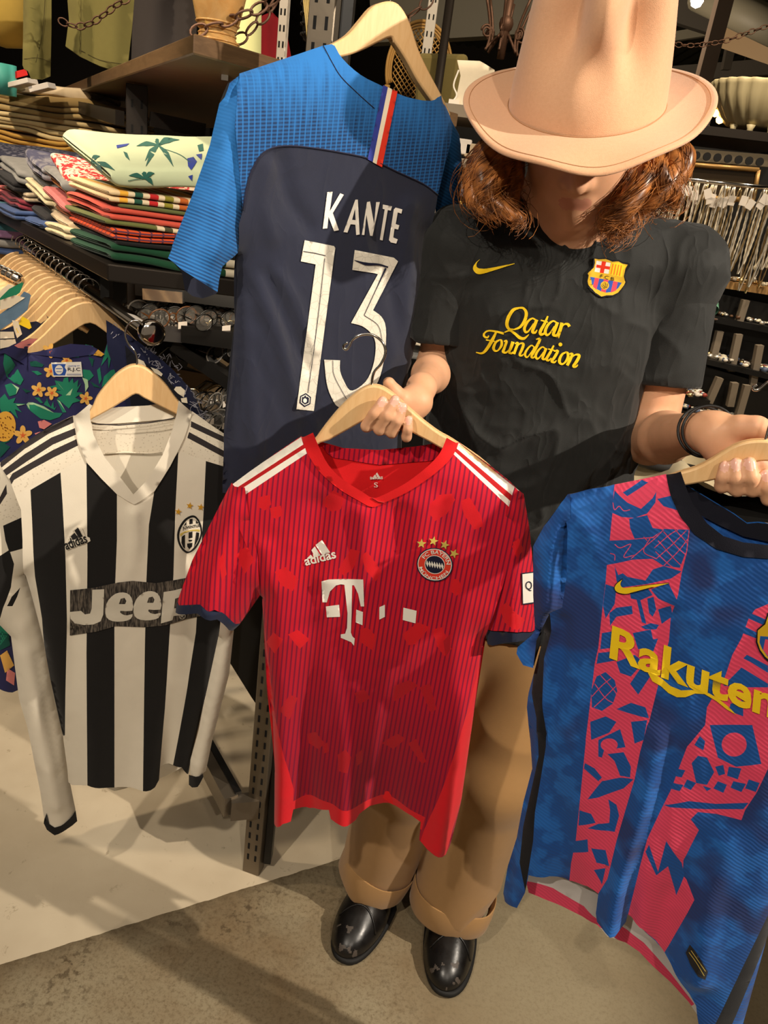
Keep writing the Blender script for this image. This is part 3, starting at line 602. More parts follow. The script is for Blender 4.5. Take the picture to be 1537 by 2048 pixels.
rib = nt.math('MULTIPLY_ADD', nt.math('SINE', nt.math('MULTIPLY', nt.math('ADD', uvy, nt.math('MULTIPLY', uvx, 0.35)), 2*math.pi/0.0046)), 0.5, 0.5)
gr = nt.math('MINIMUM', nt.math('MAXIMUM', nt.math('ADD', nt.math('MULTIPLY_ADD', uvy, -5.0, 0.45), nt.math('MULTIPLY_ADD', nt.noise(nt.uv(), 30, 3.0), 1.6, -0.8)), 0.12), 0.8)
nt.L.new(nt.mix(nt.math('MULTIPLY', gr, rib), srgb(40, 112, 182), srgb(16, 36, 76)), b.inputs['Base Color']); nt.L.new(nt.bump(nt.math('ADD', rib, nt.noise(nt.uv(), 900.0, 2.0)), 0.25, 0.0008), b.inputs['Normal'])
BLUES = m
kj = empty('football_jersey', tuple(PY(640, 980, 1.14)), 'blue and navy jersey seen from the back, lettered KANTE with the number 13', 'jersey')
C4 = lambda p: CR(400, 0, 2.795, p)
coll = [(668, 88), (686, 118), (722, 150), (765, 172), (811, 193), (861, 202), (881, 190)]
yoke = spl([(486, 420), (497, 358), (518, 315), (543, 297), (579, 292), (632, 297), (686, 306), (740, 318), (793, 343), (847, 368), (876, 390)], 3)
bodyo = spl(coll, 3)+[(890, 215), (905, 250), (890, 330), (876, 390), (860, 460), (842, 640), (818, 737), (804, 800), (802, 900), (800, 1000), (620, 990), (445, 985), (445, 960), (448, 860), (462, 750), (470, 640), (475, 560), (471, 512), (478, 450), (486, 420), (478, 330), (470, 250), (475, 180), (479, 147), (525, 132), (579, 114), (647, 91)]
KJ.panel('back', bodyo, [NAVY, BLUEK], kj, [spl(coll, 3)+[(890, 215), (905, 250), (890, 330)]+yoke[::-1]+[(478, 330), (470, 250), (475, 180), (479, 147), (525, 132), (579, 114), (647, 91)]], [1], sp=0.008)
KJ.panel('front', [(700, 150), (870, 215), (905, 250), (860, 460), (842, 640), (804, 800), (800, 970), (620, 960), (450, 960), (448, 860), (470, 640), (471, 512), (480, 330), (475, 180), (579, 122), (660, 100)], [NAVY], kj, sp=0.016, back=True)
MB().tube(KJ.px_map(yoke, 0.0008), 0.0011, 6).build('yoke_seam', NAVYP, kj, True)
MB().tube(KJ.px_map(spl(C4([(690, 255), (740, 350), (790, 430), (880, 520), (975, 605)]), 5), 0.0004), 0.0006, 6).build('collar_seam', NAVYP, kj, True)
RBL = fab('ribbon_blue', (52, 62, 150)); RWH = fab('ribbon_white', (240, 226, 200)); RRD = fab('ribbon_red', (222, 52, 30))
def lerp(a, b_, t): return (a[0]+(b_[0]-a[0])*t, a[1]+(b_[1]-a[1])*t)
ta, tb, ba, bb = C4([(1022, 476), (1102, 512), (935, 890), (1015, 935)])
decal('tricolour_ribbon', KJ.px_map, [ta, tb, bb, ba], [RWH, RBL, RRD], kj, [[ta, lerp(ta, tb, .33), lerp(ba, bb, .36), ba], [lerp(ta, tb, .64), tb, bb, lerp(ba, bb, .62)]], [1, 2], sp=6, off=0.0018)
KS = Cloth(PY(400, 400, 1.03), 26.0); KS.bul = (0.034, 0.045); KS.seam([(479, 147), (461, 165), (439, 207), (420, 290), (385, 390), (345, 490), (333, 515)]); KS.seam([(486, 420), (471, 512), (443, 535), (436, 582)])
KS.fold([(465, 190), (455, 300), (432, 420)], 14, -0.010, -0.004); KS.fold([(440, 260), (425, 380), (400, 500)], 16, 0.006, 0.008); KS.wrinkle(0.0012, 12, (1, .6), 25)
so = [(482, 149), (487, 220), (490, 330), (488, 420), (474, 505), (443, 533), (437, 560), (434, 584), (400, 562), (365, 540), (333, 515), (345, 490), (385, 390), (420, 290), (439, 207), (458, 166)]
ks = KS.panel('sleeve', so, [BLUES], kj, sp=0.008)
KS.panel('sleeve_lining', [(482, 149), (490, 330), (474, 505), (443, 533), (436, 584), (432, 588), (405, 597), (385, 592), (370, 580), (364, 545), (340, 515), (345, 490), (385, 390), (420, 290), (439, 207), (458, 166)], [NAVY], ks, sp=0.014, back=True)
KR = Cloth(PY(900, 330, 1.29), 26.0); KR.bul = (0.02, 0.03); KR.seam([(881, 190), (920, 275), (925, 330), (918, 430), (905, 520)])
KR.panel('sleeve', [(872, 196), (881, 188), (890, 215), (910, 255), (920, 275), (925, 330), (918, 430), (905, 520), (870, 520), (872, 400), (884, 320), (890, 260)], [BLUES], kj, sp=0.008)
KK = lambda p: CR(560, 360, 4.097, p)
CRK = mat('cracked_print', (226, 220, 204), 0.65); nt = NT(CRK); v = nt.n('ShaderNodeTexVoronoi', _feature='DISTANCE_TO_EDGE', Scale=75.0); nt.L.new(nt.geo(), v.inputs['Vector'])
nt.L.new(nt.mix(nt.math('MULTIPLY_ADD', v.outputs['Distance'], -14.0, 0.55), srgb(228, 222, 206), srgb(168, 162, 148)), bsdf(CRK).inputs['Base Color'])
letters = [KK([(385,98),(428,95),(405,255),(490,108),(520,120),(430,270),(480,410),(440,418),(395,300),(385,395),(348,398)]),
 (KK([(615,160),(635,160),(650,445),(622,450),(615,365),(575,362),(550,430),(518,425)]), [KK([(612,235),(588,325),(617,328)])]),
 KK([(710,180),(735,175),(768,360),(785,180),(815,180),(755,458),(735,455),(705,285),(688,450),(668,448)]),
 KK([(840,200),(915,215),(905,250),(880,245),(838,495),(815,488),(855,240),(838,235)]),
 KK([(945,225),(1000,240),(992,275),(962,265),(945,360),(975,370),(965,405),(935,398),(925,470),(962,485),(950,520),(905,510),(890,490),(930,240)])]
multi('name_lettering', KJ.px_map, letters, [WHT], kj, sp=6, off=0.0018)
n3 = spl(KK([(760,1065),(830,1120),(865,1210),(860,1400),(820,1600),(760,1720),(690,1810),(600,1850),(480,1860),(420,1780),(380,1660),(360,1470)]), 3)+spl(KK([(490,1475),(490,1560),(520,1640),(570,1720),(640,1700),(720,1620),(770,1480),(780,1330),(740,1250),(670,1195),(580,1170)]), 3)
num = [KK([(200,492),(440,540),(450,555),(275,1890),(132,1875),(290,690),(168,665),(185,570)]), KK([(610,572),(930,635),(965,665)])+n3+KK([(800,770),(770,762),(590,735),(600,650)])]
multi('number', KJ.px_map, num, [CRK], kj, sp=6, off=0.0018)
multi('number_inline', KJ.px_map, [stroke(KK([(185,582),(280,597),(370,618)]), 1.2), stroke(KK([(362,640),(300,1180),(225,1740)]), 1.2), stroke(KK([(605,655),(700,685),(800,690),(880,712)]), [1, 6, 4, 3]), stroke(KK([(862,720),(780,900),(685,1105)]), [4, 1.2, 1.2]), stroke(KK([(685,1105),(800,1190),(835,1330)]), 1), stroke(KK([(428,1475),(440,1600),(540,1790)]), 1)], [NAVYP], kj, sp=8, off=0.0028)
hx = [(609.5+12.5*math.sin(math.pi*i/3+.1), 799-14*math.cos(math.pi*i/3+.1)) for i in range(6)]; hx2 = [(609.5+10*math.sin(math.pi*i/3+.1), 799-11*math.cos(math.pi*i/3+.1)) for i in range(6)]; hx3 = [(609.5+8.4*math.sin(math.pi*i/3+.1), 799-9.4*math.cos(math.pi*i/3+.1)) for i in range(6)]
decal('number_badge', KJ.px_map, hx, [NAVYP, WHT, NAVYP], kj, [hx2, hx3, ell(609, 800, 3.8, 4.5), star(606, 792, 1.8), star(612, 792, 1.8)], [1, 2, 1, 1, 1], sp=5, off=0.0028)
kh = empty('clothes_hanger', tuple(PY(770, 120, 1.16)), 'light wooden hanger inside the blue and navy number 13 jersey', 'hanger')
hanger_arm(KJ, kh, bow(C4([(500, 350), (640, 290), (750, 240), (830, 190), (900, 110), (960, 40), (1020, 12), (1075, 10), (1120, 40), (1170, 130), (1215, 270), (1270, 390), (1345, 530), (1400, 640)]), C4([(520, 390), (660, 340), (795, 318), (900, 285), (990, 240), (1060, 210), (1085, 240), (1150, 340), (1210, 450), (1290, 565), (1380, 680)])), -0.012, 0.004, [(783, 8), (784, -20), (787, -50), (780, -80), (760, -95), (738, -90)], -0.004)

# ================================================================== black and white striped long sleeved jersey
JJ = Cloth(PY(265, 1100, 1.10), 0.0)
JJ.seam([(147, 831), (60, 880), (0, 925), (-40, 960)]); JJ.seam([(384, 822), (450, 868), (480, 890)]); JJ.seam([(50, 1147), (67, 1197), (89, 1291), (126, 1470), (137, 1564)]); JJ.seam([(470, 1100), (437, 1273), (397, 1462), (377, 1546)])
JJ.bul = (0.028, 0.06)
JJ.fold([(268, 1010), (272, 1080), (255, 1150)], 12, 0.008, 0.0); JJ.fold([(300, 1400), (296, 1500), (292, 1590)], 26, 0.0, 0.020); JJ.fold([(342, 1350), (338, 1450), (334, 1540)], 20, 0, -0.020); JJ.fold([(200, 1250), (195, 1400), (190, 1570)], 30, 0.004, 0.006)
JJ.fold([(150, 1250), (150, 1400), (155, 1560)], 20, -0.006, -0.004); JJ.fold([(380, 1100), (384, 1200), (372, 1330)], 18, -0.006, -0.003); JJ.wrinkle(0.001, 10, (1, .5), 31); JJ.wrinkle(0.0004, 40, (1, .6), 32)
CREAM = fab('cream_jersey', (232, 222, 202), 0.82, var=0.03); BLK = fab('black_jersey', (22, 20, 19), 0.8, var=0.1); SHDK = fab('charcoal_band', (50, 44, 44), 0.8)
MESHW = mat('cream_mesh', (228, 216, 194), 0.85); nt = NT(MESHW); v = nt.n('ShaderNodeTexVoronoi', Scale=230.0); nt.L.new(nt.geo(), v.inputs['Vector']); nt.L.new(nt.mix(nt.math('MULTIPLY_ADD', v.outputs['Distance'], -3.0, 1.0), srgb(230, 219, 198), srgb(186, 172, 148)), bsdf(MESHW).inputs['Base Color'])
jj = empty('football_jersey', tuple(PY(230, 1580, 1.10)), 'black and white striped long sleeved jersey lettered Jeep, hung on the rail end', 'jersey')
J1 = lambda p: CR(0, 800, 3.202, p); J2 = lambda p: CR(0, 1200, 2.745, p)
jn_out = J1([(470,100),(500,260),(560,400),(650,500),(750,600),(830,650),(860,665),(890,650),(990,580),(1090,420),(1180,240),(1230,70)])
jn_in = J1([(575,20),(578,110),(600,220),(670,360),(770,490),(855,600),(950,500),(1040,350),(1100,200),(1130,90),(1145,0)])
jb = jn_out+[(420, 848), (450, 868), (475, 885), (478, 960), (470, 1100), (455, 1200), (437, 1273), (415, 1375), (397, 1462), (381, 1520), (377, 1546), (364, 1535), (346, 1530), (322, 1533), (320, 1557), (310, 1575), (284, 1582), (229, 1575), (175, 1571), (137, 1564), (135, 1539), (126, 1470), (109, 1404), (89, 1291), (67, 1197), (50, 1147), (45, 1080), (42, 1020), (20, 960), (0, 925), (60, 878), (100, 853)]
str_ = [[(61,980),(121,945),(125,1003),(131,1112),(134,1237),(131,1382),(130,1470),(126,1470),(89,1306),(84,1237),(70,1153),(64,1037)], [(173,925),(203,956),(234,987),(234,1081),(229,1206),(229,1400),(229,1580),(175,1575),(173,1309),(175,1112)], [(309,981),(340,931),(357,903),(351,1018),(347,1153),(339,1273),(330,1418),(318,1560),(300,1590),(286,1590),(290,1291),(293,1159),(298,1050)], [(412,922),(500,950),(500,1100),(437,1273),(415,1375),(381,1520),(377,1550),(346,1532),(375,1375),(392,1265),(407,1031)]]
shl = [J1([(465,100),(300,175),(150,270),(0,398),(0,440),(160,312),(310,218),(472,145)]), J1([(480,180),(330,240),(160,345),(0,465),(0,512),(170,395),(340,285),(487,222)]), J1([(490,250),(340,320),(200,400),(80,470),(40,540),(0,620),(0,670),(40,600),(90,512),(210,440),(350,365),(500,292)]), J1([(1225,135),(1425,230),(1530,280),(1530,320),(1425,268),(1222,172)]), J1([(1212,205),(1425,320),(1530,375),(1530,420),(1425,362),(1200,242)])]
yk = [J1([(470,100),(500,260),(540,370),(390,450),(190,560),(120,600),(0,640),(0,398)]), J1([(1230,70),(1180,240),(1145,325),(1330,395),(1530,470),(1530,200)])]
JJ.panel('front', jb, [CREAM, BLK, MESHW, SHDK], jj, yk+str_+shl, [2]*2+[1]*4+[3]*5, sp=0.008)
JJ.panel('back', [(181, 834), (215, 838), (270, 838), (320, 834), (356, 822), (420, 848), (475, 885), (470, 1100), (437, 1273), (397, 1462), (377, 1530), (346, 1545), (310, 1560), (229, 1582), (137, 1560), (126, 1470), (89, 1291), (50, 1147), (20, 960), (0, 925), (100, 853), (147, 831)], [CREAM, MESHW], jj, [[(181, 845), (270, 850), (356, 835), (350, 905), (205, 915)]], [1], sp=0.012, back=True)
JJ.panel('back_collar', J1([(575,20),(640,60),(760,40),(950,30),(1145,0),(1135,80),(1100,115),(950,130),(760,145),(640,150),(580,130)]), [CREAM], jj, sp=0.01, back=True, off=0.004)
MB().tube([nm2 for nm2 in JJ.pt(JJ.UVs(J1([(590,150),(760,160),(950,145),(1120,115)])), np.full(4, 0.001))], 0.0009, 6).build('collar_seam', SHDK, jj, True)
MB().tube([nm2 for nm2 in JJ.pt(JJ.UVs(J1([(672,362),(800,352),(950,358),(1040,350)])), np.full(4, -0.012))], 0.0011, 6).build('yoke_seam', MESHW, jj, True)
JJ.panel('collar', jn_out+jn_in[::-1], [CREAM], jj, sp=0.007, off=0.0028)
JL = Cloth(PY(60, 1300, 1.065), 0.0); JL.bul = (0.020, 0.05); JL.seam([(0, 925), (-60, 1010), (-70, 1150), (-20, 1230), (22, 1273), (38, 1397), (73, 1546), (89, 1640)]); JL.seam([(50, 1147), (67, 1197), (89, 1291), (109, 1404), (126, 1470), (135, 1539), (151, 1619), (153, 1640)])
JL.fold([(45, 1300), (75, 1420), (110, 1600)], 16, 0.004, 0.006); JL.fold([(75, 1300), (95, 1420), (120, 1540)], 7, -0.005, -0.004); JL.wrinkle(0.0030, 14, (1, .4), 35, -15)
jl = JL.panel('sleeve', [(0, 925), (22, 950), (42, 1020), (48, 1090), (50, 1147), (67, 1197), (89, 1291), (109, 1404), (126, 1470), (135, 1539), (151, 1619), (153, 1640), (106, 1665), (89, 1645), (80, 1580), (73, 1546), (55, 1455), (38, 1397), (22, 1273), (-20, 1230), (-70, 1150), (-60, 1010)], [CREAM, BLK, MESHW, SHDK], jj, [J1([(-200,560),(120,600),(160,740),(20,805),(-200,1000)]), J1([(20,805),(160,742),(175,890),(150,950),(60,975),(35,900)]), J1([(60,960),(90,1050),(70,1200),(20,1330),(0,1400),(-190,1350),(-200,1100)]), J1([(75,1260),(130,1200),(110,1260),(80,1320),(45,1320)]), J1([(0,465),(-190,620),(-190,680),(0,512)]), J1([(40,540),(0,620),(-190,800),(-190,860),(0,670),(45,600)])], [2, 1, 1, 1, 3, 3], sp=0.008)
JL.panel('cuff', J2([(255,1165),(270,1225),(300,1245),(350,1225),(415,1150),(424,1210),(380,1245),(300,1288),(258,1262),(240,1225)]), [BLK], jl, sp=0.008, off=0.002)
JR = Cloth(PY(430, 1350, 1.075), 0.0); JR.bul = (0.02, 0.035); JR.seam([(470, 1240), (459, 1346), (446, 1397), (424, 1484), (412, 1545)]); JR.seam([(437, 1273), (415, 1375), (397, 1462), (381, 1520), (379, 1570)]); JR.wrinkle(0.0025, 18, (1, .5), 36)
jr = JR.panel('sleeve', [(480, 950), (500, 1050), (490, 1180), (468, 1260), (459, 1346), (446, 1397), (424, 1484), (412, 1542), (381, 1548), (381, 1520), (397, 1462), (415, 1375), (437, 1273), (452, 1150), (462, 1020)], [CREAM], jj, sp=0.008)
JR.panel('cuff', J2([(1038,955),(1115,950),(1118,965),(1086,1022),(1055,1025),(1038,1010)]), [BLK], jr, sp=0.008, off=0.002)
jm = JJ.px_map
PNL = mat('worn_print_panel', (62, 56, 50), 0.8); nt = NT(PNL); _m = nt.n('ShaderNodeMapping', Scale=(500, 500, 60)); nt.L.new(nt.geo(), _m.inputs[0]); nt.L.new(nt.ramp(nt.noise(_m.outputs[0], 1.0, 4.0), [(0.42, srgb(40, 35, 31)), (0.66, srgb(112, 102, 90))]), bsdf(PNL).inputs['Base Color'])
sp_ = decal('sponsor_print', jm, J1([(450,1215),(600,1200),(760,1165),(850,1155),(1000,1170),(1120,1150),(1200,1135),(1290,1140),(1290,1380),(1190,1400),(1060,1440),(930,1452),(740,1445),(620,1480),(448,1505)]), [PNL], jj, sp=6, off=0.0016)
LET = mat('worn_white_print', (214, 206, 188), 0.7, var=0.12)
_e = [(848,1345),(772,1345),(782,1366),(815,1374),(850,1366),(836,1398),(785,1413),(722,1411),(682,1386),(676,1330),(695,1276),(740,1236),(790,1227),(830,1243),(850,1285)]; _eh = [(762,1302),(774,1268),(798,1262),(810,1282),(802,1302)]
_sh = lambda q, dx, dy: [(x+dx, y+dy) for x, y in q]
for _o, _hh in (([(592,1210),(668,1207),(662,1370),(645,1412),(600,1432),(540,1436),(480,1425),(452,1395),(448,1352),(520,1345),(545,1368),(578,1362),(588,1330)], None), (spl(_e, 2, True), _eh), (spl(_sh(_e, 180, -8), 2, True), _sh(_eh, 180, -8)), ([(1030,1426),(1048,1225),(1112,1215),(1170,1200),(1215,1215),(1235,1270),(1225,1330),(1180,1372),(1112,1378),(1105,1405)], [(1115,1330),(1122,1268),(1150,1258),(1162,1290),(1150,1325)])):
    multi('sponsor_lettering', jm, [(J1(_o), [J1(_hh)]) if _hh else J1(_o)], [LET], sp_, sp=5, off=0.0026)
text('trademark_sign', jm, '®', (358, 1237), 13, 13, 0, LET, sp_, off=0.0028)
decal('brand_backing', jm, J1([(430,960),(424,925),(480,840),(500,806),(525,815),(545,865),(575,880),(580,900),(560,912),(500,930)]), [CREAM], jj, sp=5, off=0.0014)
three_bars(jm, J1, jj, BLK, [[(430,918),(455,890),(468,905),(462,912)],[(453,870),(478,845),(502,880),(470,892)],[(478,832),(500,812),(530,868),(506,880)]], off=0.0024)
text('brand_name', jm, 'adidas', (133, 1099), 46, 20, -20, BLK, jj, bold=0.02, off=0.0024)
JX = lambda p: CR(340, 990, 15.37, p)
jc = decal('club_crest', jm, spl(JX([(680,610),(820,660),(930,830),(990,1050),(980,1250),(880,1500),(740,1680),(560,1770),(400,1700),(270,1500),(220,1280),(240,1080),(330,880),(480,700)]), 3, True), [BLK, CREAM], jj,
    [spl(JX([(680,680),(790,710),(880,850),(935,1050),(930,1220),(840,1450),(720,1610),(580,1720),(450,1660),(330,1480),(290,1280),(310,1100),(390,920),(520,760)]), 3, True)], [1], sp=4, off=0.002)
multi('crest_stripes', jm, [JX(p) for p in ([(420,930),(500,800),(495,890)],[(600,720),(690,705),(700,860),(595,880)],[(800,740),(885,850),(800,855)],[(575,1120),(690,1100),(690,1290),(570,1310)],[(360,1260),(460,1190),(460,1640),(400,1580),(350,1450)],[(810,1120),(900,1140),(880,1330),(740,1590),(780,1340)],[(525,1470),(690,1445),(680,1560),(590,1640),(530,1560)],[(560,1360),(690,1350),(670,1400),(580,1405)])], [BLK], jc, sp=9, off=0.0028)
multi('crest_ribbon', jm, [JX([(305,1170),(450,1100),(680,1045),(850,1035),(925,1045),(910,1110),(800,1085),(600,1090),(430,1150),(320,1260)])], [GOLD], jc, sp=6, off=0.0028)
text('crest_lettering', jm, 'JUVENTUS', (365.5, 1059.5), 36, 7.5, -9, BLK, jc, bold=0.02, off=0.0028)
GOLD2 = mat('gold_thread_deep', (216, 160, 40), 0.45, 0.1)
for cx, cy in ((356.5, 1022.5), (379.5, 1010.5), (401.5, 1013.5)): decal('star', jm, star(cx, cy, 7.5, 10, 0.38), [GOLD2], jj, sp=4, off=0.002)
jh = empty('clothes_hanger', tuple(PY(270, 850, 1.10)), 'wooden hanger holding the black and white striped jersey, hooked over the rail end', 'hanger')
J3 = lambda p: CR(0, 450, 3.202, p)
hanger_arm(JJ, jh, bow(J3([(440,1330),(575,1190),(620,1100),(690,1010),(760,940),(830,900),(880,895),(930,910),(1000,960),(1070,1030),(1145,1130),(1260,1230)]), J3([(460,1360),(580,1250),(640,1215),(720,1170),(800,1120),(870,1080),(920,1105),(990,1140),(1060,1175),(1130,1210),(1240,1265)])), -0.010, 0.004, J3([(876,900),(878,860),(865,810),(830,770),(805,720),(805,680),(820,640),(850,615),(890,615),(915,640)]), 0.0, 0.0015)
# ================================================================== blue and crimson patterned jersey
BJ = Cloth(PY(1300, 1350, 0.80), 6.0)
BA = lambda p: CR(980, 900, 2.759, p); BB = lambda p: CR(980, 1450, 2.759, p)
BJ.seam(BA([(430,245),(690,190),(975,130)])); BJ.seam(BA([(300,1000),(290,1060),(215,1340),(225,1600)])+BB([(235,240),(150,620),(75,930),(90,1010)])); BJ.seam([(1700, 1330), (1640, 1500), (1537, 1867), (1480, 2070)]); BJ.seam([(1537, 1030), (1650, 1080), (1800, 1200)])
BJ.bul = (0.026, 0.055)
BJ.fold(BB([(930,0),(850,400),(700,900),(660,1150)]), 26, 0.006, 0.030); BJ.fold(BB([(1020,0),(960,260),(800,700),(765,1040)]), 17, -0.004, -0.016); BJ.fold(BB([(330,0),(380,300),(420,600),(430,840)]), 40, 0.0, -0.020)
BJ.fold(BB([(1150,600),(1000,900),(930,1200)]), 30, -0.002, -0.018); BJ.fold(BA([(420,900),(400,1200),(330,1500)]), 16, -0.008, -0.006); BJ.fold(BA([(350,950),(340,1200),(290,1500)]), 12, 0.008, 0.006); BJ.fold(BA([(1000,850),(1010,1150),(1000,1400)]), 18, -0.006, -0.004)
BJ.fold(BB([(1300,600),(1200,900),(1150,1300)]), 34, 0.004, 0.014); BJ.fold(BA([(470,300),(560,420),(620,560)]), 16, 0.005, 0.002); BJ.wrinkle(0.0014, 10, (1, .5), 41, 15); BJ.wrinkle(0.0007, 32, (1, .6), 42, 20)
def barca(name, c1, c2, c3):
    m = mat(name, c1, 0.75, spec=0.3, sheen=0.1); nt = NT(m); b = bsdf(m); uv = nt.uv(); ux, uy, _ = nt.sep(uv)
    n = nt.noise(uv, 22.0, 3.0, 0.6); col = nt.mix(nt.ramp(n, [(0.44, (0, 0, 0)), (0.52, (1, 1, 1))]), srgb(*c1), srgb(*c2)) if c2 else srgb(*c1)
    if c3: col = nt.mix(nt.ramp(nt.noise(uv, 9.0, 2.0), [(0.52, (0, 0, 0)), (0.6, (1, 1, 1))]), col, srgb(*c3))
    w = nt.math('SINE', nt.math('ADD', nt.math('MULTIPLY', nt.math('MULTIPLY_ADD', ux, 0.42, uy), 2*math.pi/0.0052), nt.math('MULTIPLY', nt.noise(uv, 30.0, 2.0), 9.0)))
    k = nt.math('MULTIPLY', nt.math('MAXIMUM', w, 0.0), 0.22); nt.L.new(nt.mix(k, col, tuple(v*0.45 for v in srgb(*c1)[:3])+(1,)), b.inputs['Base Color'])
    nt.L.new(nt.bump(nt.math('ADD', w, nt.noise(uv, 900.0, 1.0)), 0.16, 0.0008), b.inputs['Normal']); return m
BBLU = barca('royal_camouflage', (32, 98, 178), (24, 76, 148), (36, 54, 108)); BPIN = barca('crimson_print', (228, 70, 102), None, None); BMOT = barca('royal_motif', (24, 82, 156), None, None)
BNAV = fab('navy_collar', (14, 15, 28), 0.8); BINS = fab('pale_lining', (206, 200, 196), 0.8); BSID = fab('black_side_panel', (10, 10, 16), 0.8); YEL = fab('yellow_print', (240, 200, 24), 0.6, var=0.03); YELD = fab('gold_print', (214, 170, 30), 0.6)
bj = empty('football_jersey', tuple(PY(1250, 1900, 0.80)), 'blue and crimson patterned jersey lettered Rakuten in yellow, held at the right', 'jersey')
bn_out = BA([(975,130),(1000,250),(1050,360),(1130,460),(1250,540),(1400,585),(1537,595),(1640,580),(1760,540)]); bn_in = BA([(1055,115),(1080,190),(1120,290),(1200,400),(1290,470),(1400,505),(1537,520),(1640,505),(1720,480)])
hemf = BB([(1537,1700),(1300,1720),(1160,1690),(1145,1600),(1140,1550),(1100,1480),(1040,1400),(1000,1320),(930,1210),(850,1130),(762,1045),(748,1128),(692,1168),(640,1150),(592,1085),(586,1040),(600,930),(540,890),(440,858),(330,835),(215,828)])
bfo = bn_out+[(1690, 1120), (1800, 1200), (1720, 1290), (1690, 1360), (1640, 1500), (1537, 1867), (1487, 2048), (1478, 2080)]+hemf+BB([(195,925),(150,1010),(85,972),(75,930),(100,780),(150,620),(185,430),(235,240),(215,0)])+BA([(225,1600),(205,1420),(215,1340),(290,1060),(300,1000),(330,900),(400,870),(425,700),(430,450),(412,290),(430,245),(550,215),(690,190)])
pinkL = BA([(690,190),(975,130),(1000,250),(1050,360),(1105,430),(1090,560),(1060,680),(1040,800),(1000,920),(990,1050),(930,1300),(880,1500)])+BB([(870,0),(830,150),(800,300),(770,400),(700,640),(650,850),(625,890),(600,930),(540,890),(440,858),(450,760),(475,640),(495,450),(515,250),(530,100)])+BA([(530,1600),(545,1480),(580,1180),(600,1090),(620,900),(640,730),(650,600),(665,480),(680,330)])
pinkR = BA([(1390,1040),(1430,930),(1465,880),(1537,850),(1750,900)])+BB([(1700,-100),(1537,240),(1470,380),(1410,470),(1390,525),(1250,490),(1150,480),(1110,520),(1155,580),(1070,745),(1065,830),(1085,850),(1130,965),(960,1280),(860,1140),(765,1045),(830,780),(870,630),(950,460),(1000,360),(1090,120),(1190,0)])+BA([(1200,1420),(1300,1250),(1340,1130)])
mot = [BA(p) for p in ([(735,235),(840,165),(875,180),(760,255)],[(680,285),(690,225),(760,290),(835,325),(900,265),(920,230),(915,290),(870,350),(800,375),(730,370),(672,345)],[(770,380),(870,360),(900,430),(960,440),(900,480),(800,490),(775,430)],[(1010,250),(1050,310),(1045,335),(960,310),(925,270)],
 [(660,500),(780,495),(905,485),(960,435),(1100,440),(1085,560),(1050,650),(960,640),(900,600),(790,605),(700,625),(645,635)],[(690,640),(710,690),(735,680),(760,700),(860,720),(900,660),(960,640),(1060,670),(1000,710),(870,740),(720,760),(700,720)],[(660,900),(700,870),(785,860),(790,905),(700,920),(665,970)],[(805,800),(830,820),(865,960),(840,950)],[(870,820),(905,810),(920,880),(900,920),(880,900)],[(835,975),(890,955),(935,965),(920,990),(860,990)],
 [(985,730),(1040,840),(1020,860),(930,820),(890,770)],[(700,1170),(800,1130),(850,1170),(780,1250),(720,1230)],[(590,1250),(640,1225),(690,1270),(705,1330),(680,1400),(620,1440),(565,1420),(560,1330)],[(775,1290),(850,1180),(900,1230),(820,1350)],[(700,1430),(780,1395),(860,1420),(880,1480),(830,1470),(760,1450)],[(600,1600),(720,1540),(750,1640),(640,1656)],[(790,1010),(890,990),(910,1080),(820,1100)],[(640,740),(700,760),(690,850),(640,930),(625,860)],[(770,760),(860,745),(900,800),(830,830),(780,820)],[(930,880),(1000,860),(1010,920),(950,960)],[(620,1010),(680,1000),(690,1090),(610,1100)],[(600,1120),(690,1110),(700,1160),(590,1180)],[(840,1050),(930,1040),(900,1120),(850,1130)],[(640,1470),(700,1500),(660,1560),(560,1600),(555,1500)],[(780,1500),(870,1490),(850,1600),(800,1620)])]
mot += [BB(p) for p in ([(600,85),(720,40),(745,120),(640,110),(620,180),(600,175)],[(650,160),(740,150),(780,230),(775,290),(720,280),(690,200)],[(525,210),(580,240),(620,290),(600,310),(520,240)],[(540,410),(620,310),(720,290),(795,300),(740,350),(600,400)],[(655,410),(700,440),(715,500),(690,590),(540,570),(600,545),(660,540),(665,470)],[(495,470),(560,490),(585,540),(490,555)],[(470,640),(540,630),(545,700),(450,705)],[(560,680),(640,690),(660,780),(590,760)],[(575,800),(640,790),(620,880)],
 [(1215,0),(1450,0),(1500,215),(1360,230),(1260,180)],[(960,440),(1100,420),(1250,435),(1430,430),(1400,465),(1200,465),(1000,455)],[(880,660),(930,810),(975,640),(1060,760),(1075,830),(1030,940),(985,780),(920,830),(860,700)],[(1115,210),(1150,170),(1200,180),(1240,260),(1200,330),(1140,320)],[(1245,230),(1290,220),(1300,270),(1265,280)],[(1320,230),(1390,240),(1370,300),(1310,280)],[(1345,310),(1415,325),(1390,370),(1330,345)],[(1260,310),(1310,330),(1290,375),(1235,350)],[(1175,335),(1225,350),(1200,365)],[(1090,300),(1140,320),(1110,360),(1070,340)],[(1035,240),(1080,250),(1060,290),(1020,280)],[(1015,320),(1070,330),(1050,365),(1000,350)],[(1160,60),(1190,90),(1180,140),(1130,110)],[(1430,300),(1490,320),(1470,370),(1410,350)])]
mot += [BA(p) for p in ([(1420,1130),(1537,1190),(1537,1230),(1440,1170),(1400,1150)],[(1390,1200),(1537,1290),(1537,1310),(1380,1310),(1290,1300)],[(1330,1400),(1400,1380),(1400,1470),(1320,1440)],[(1410,975),(1480,1010),(1470,1040),(1395,1010)],[(1440,900),(1537,940),(1520,970),(1430,930)])]
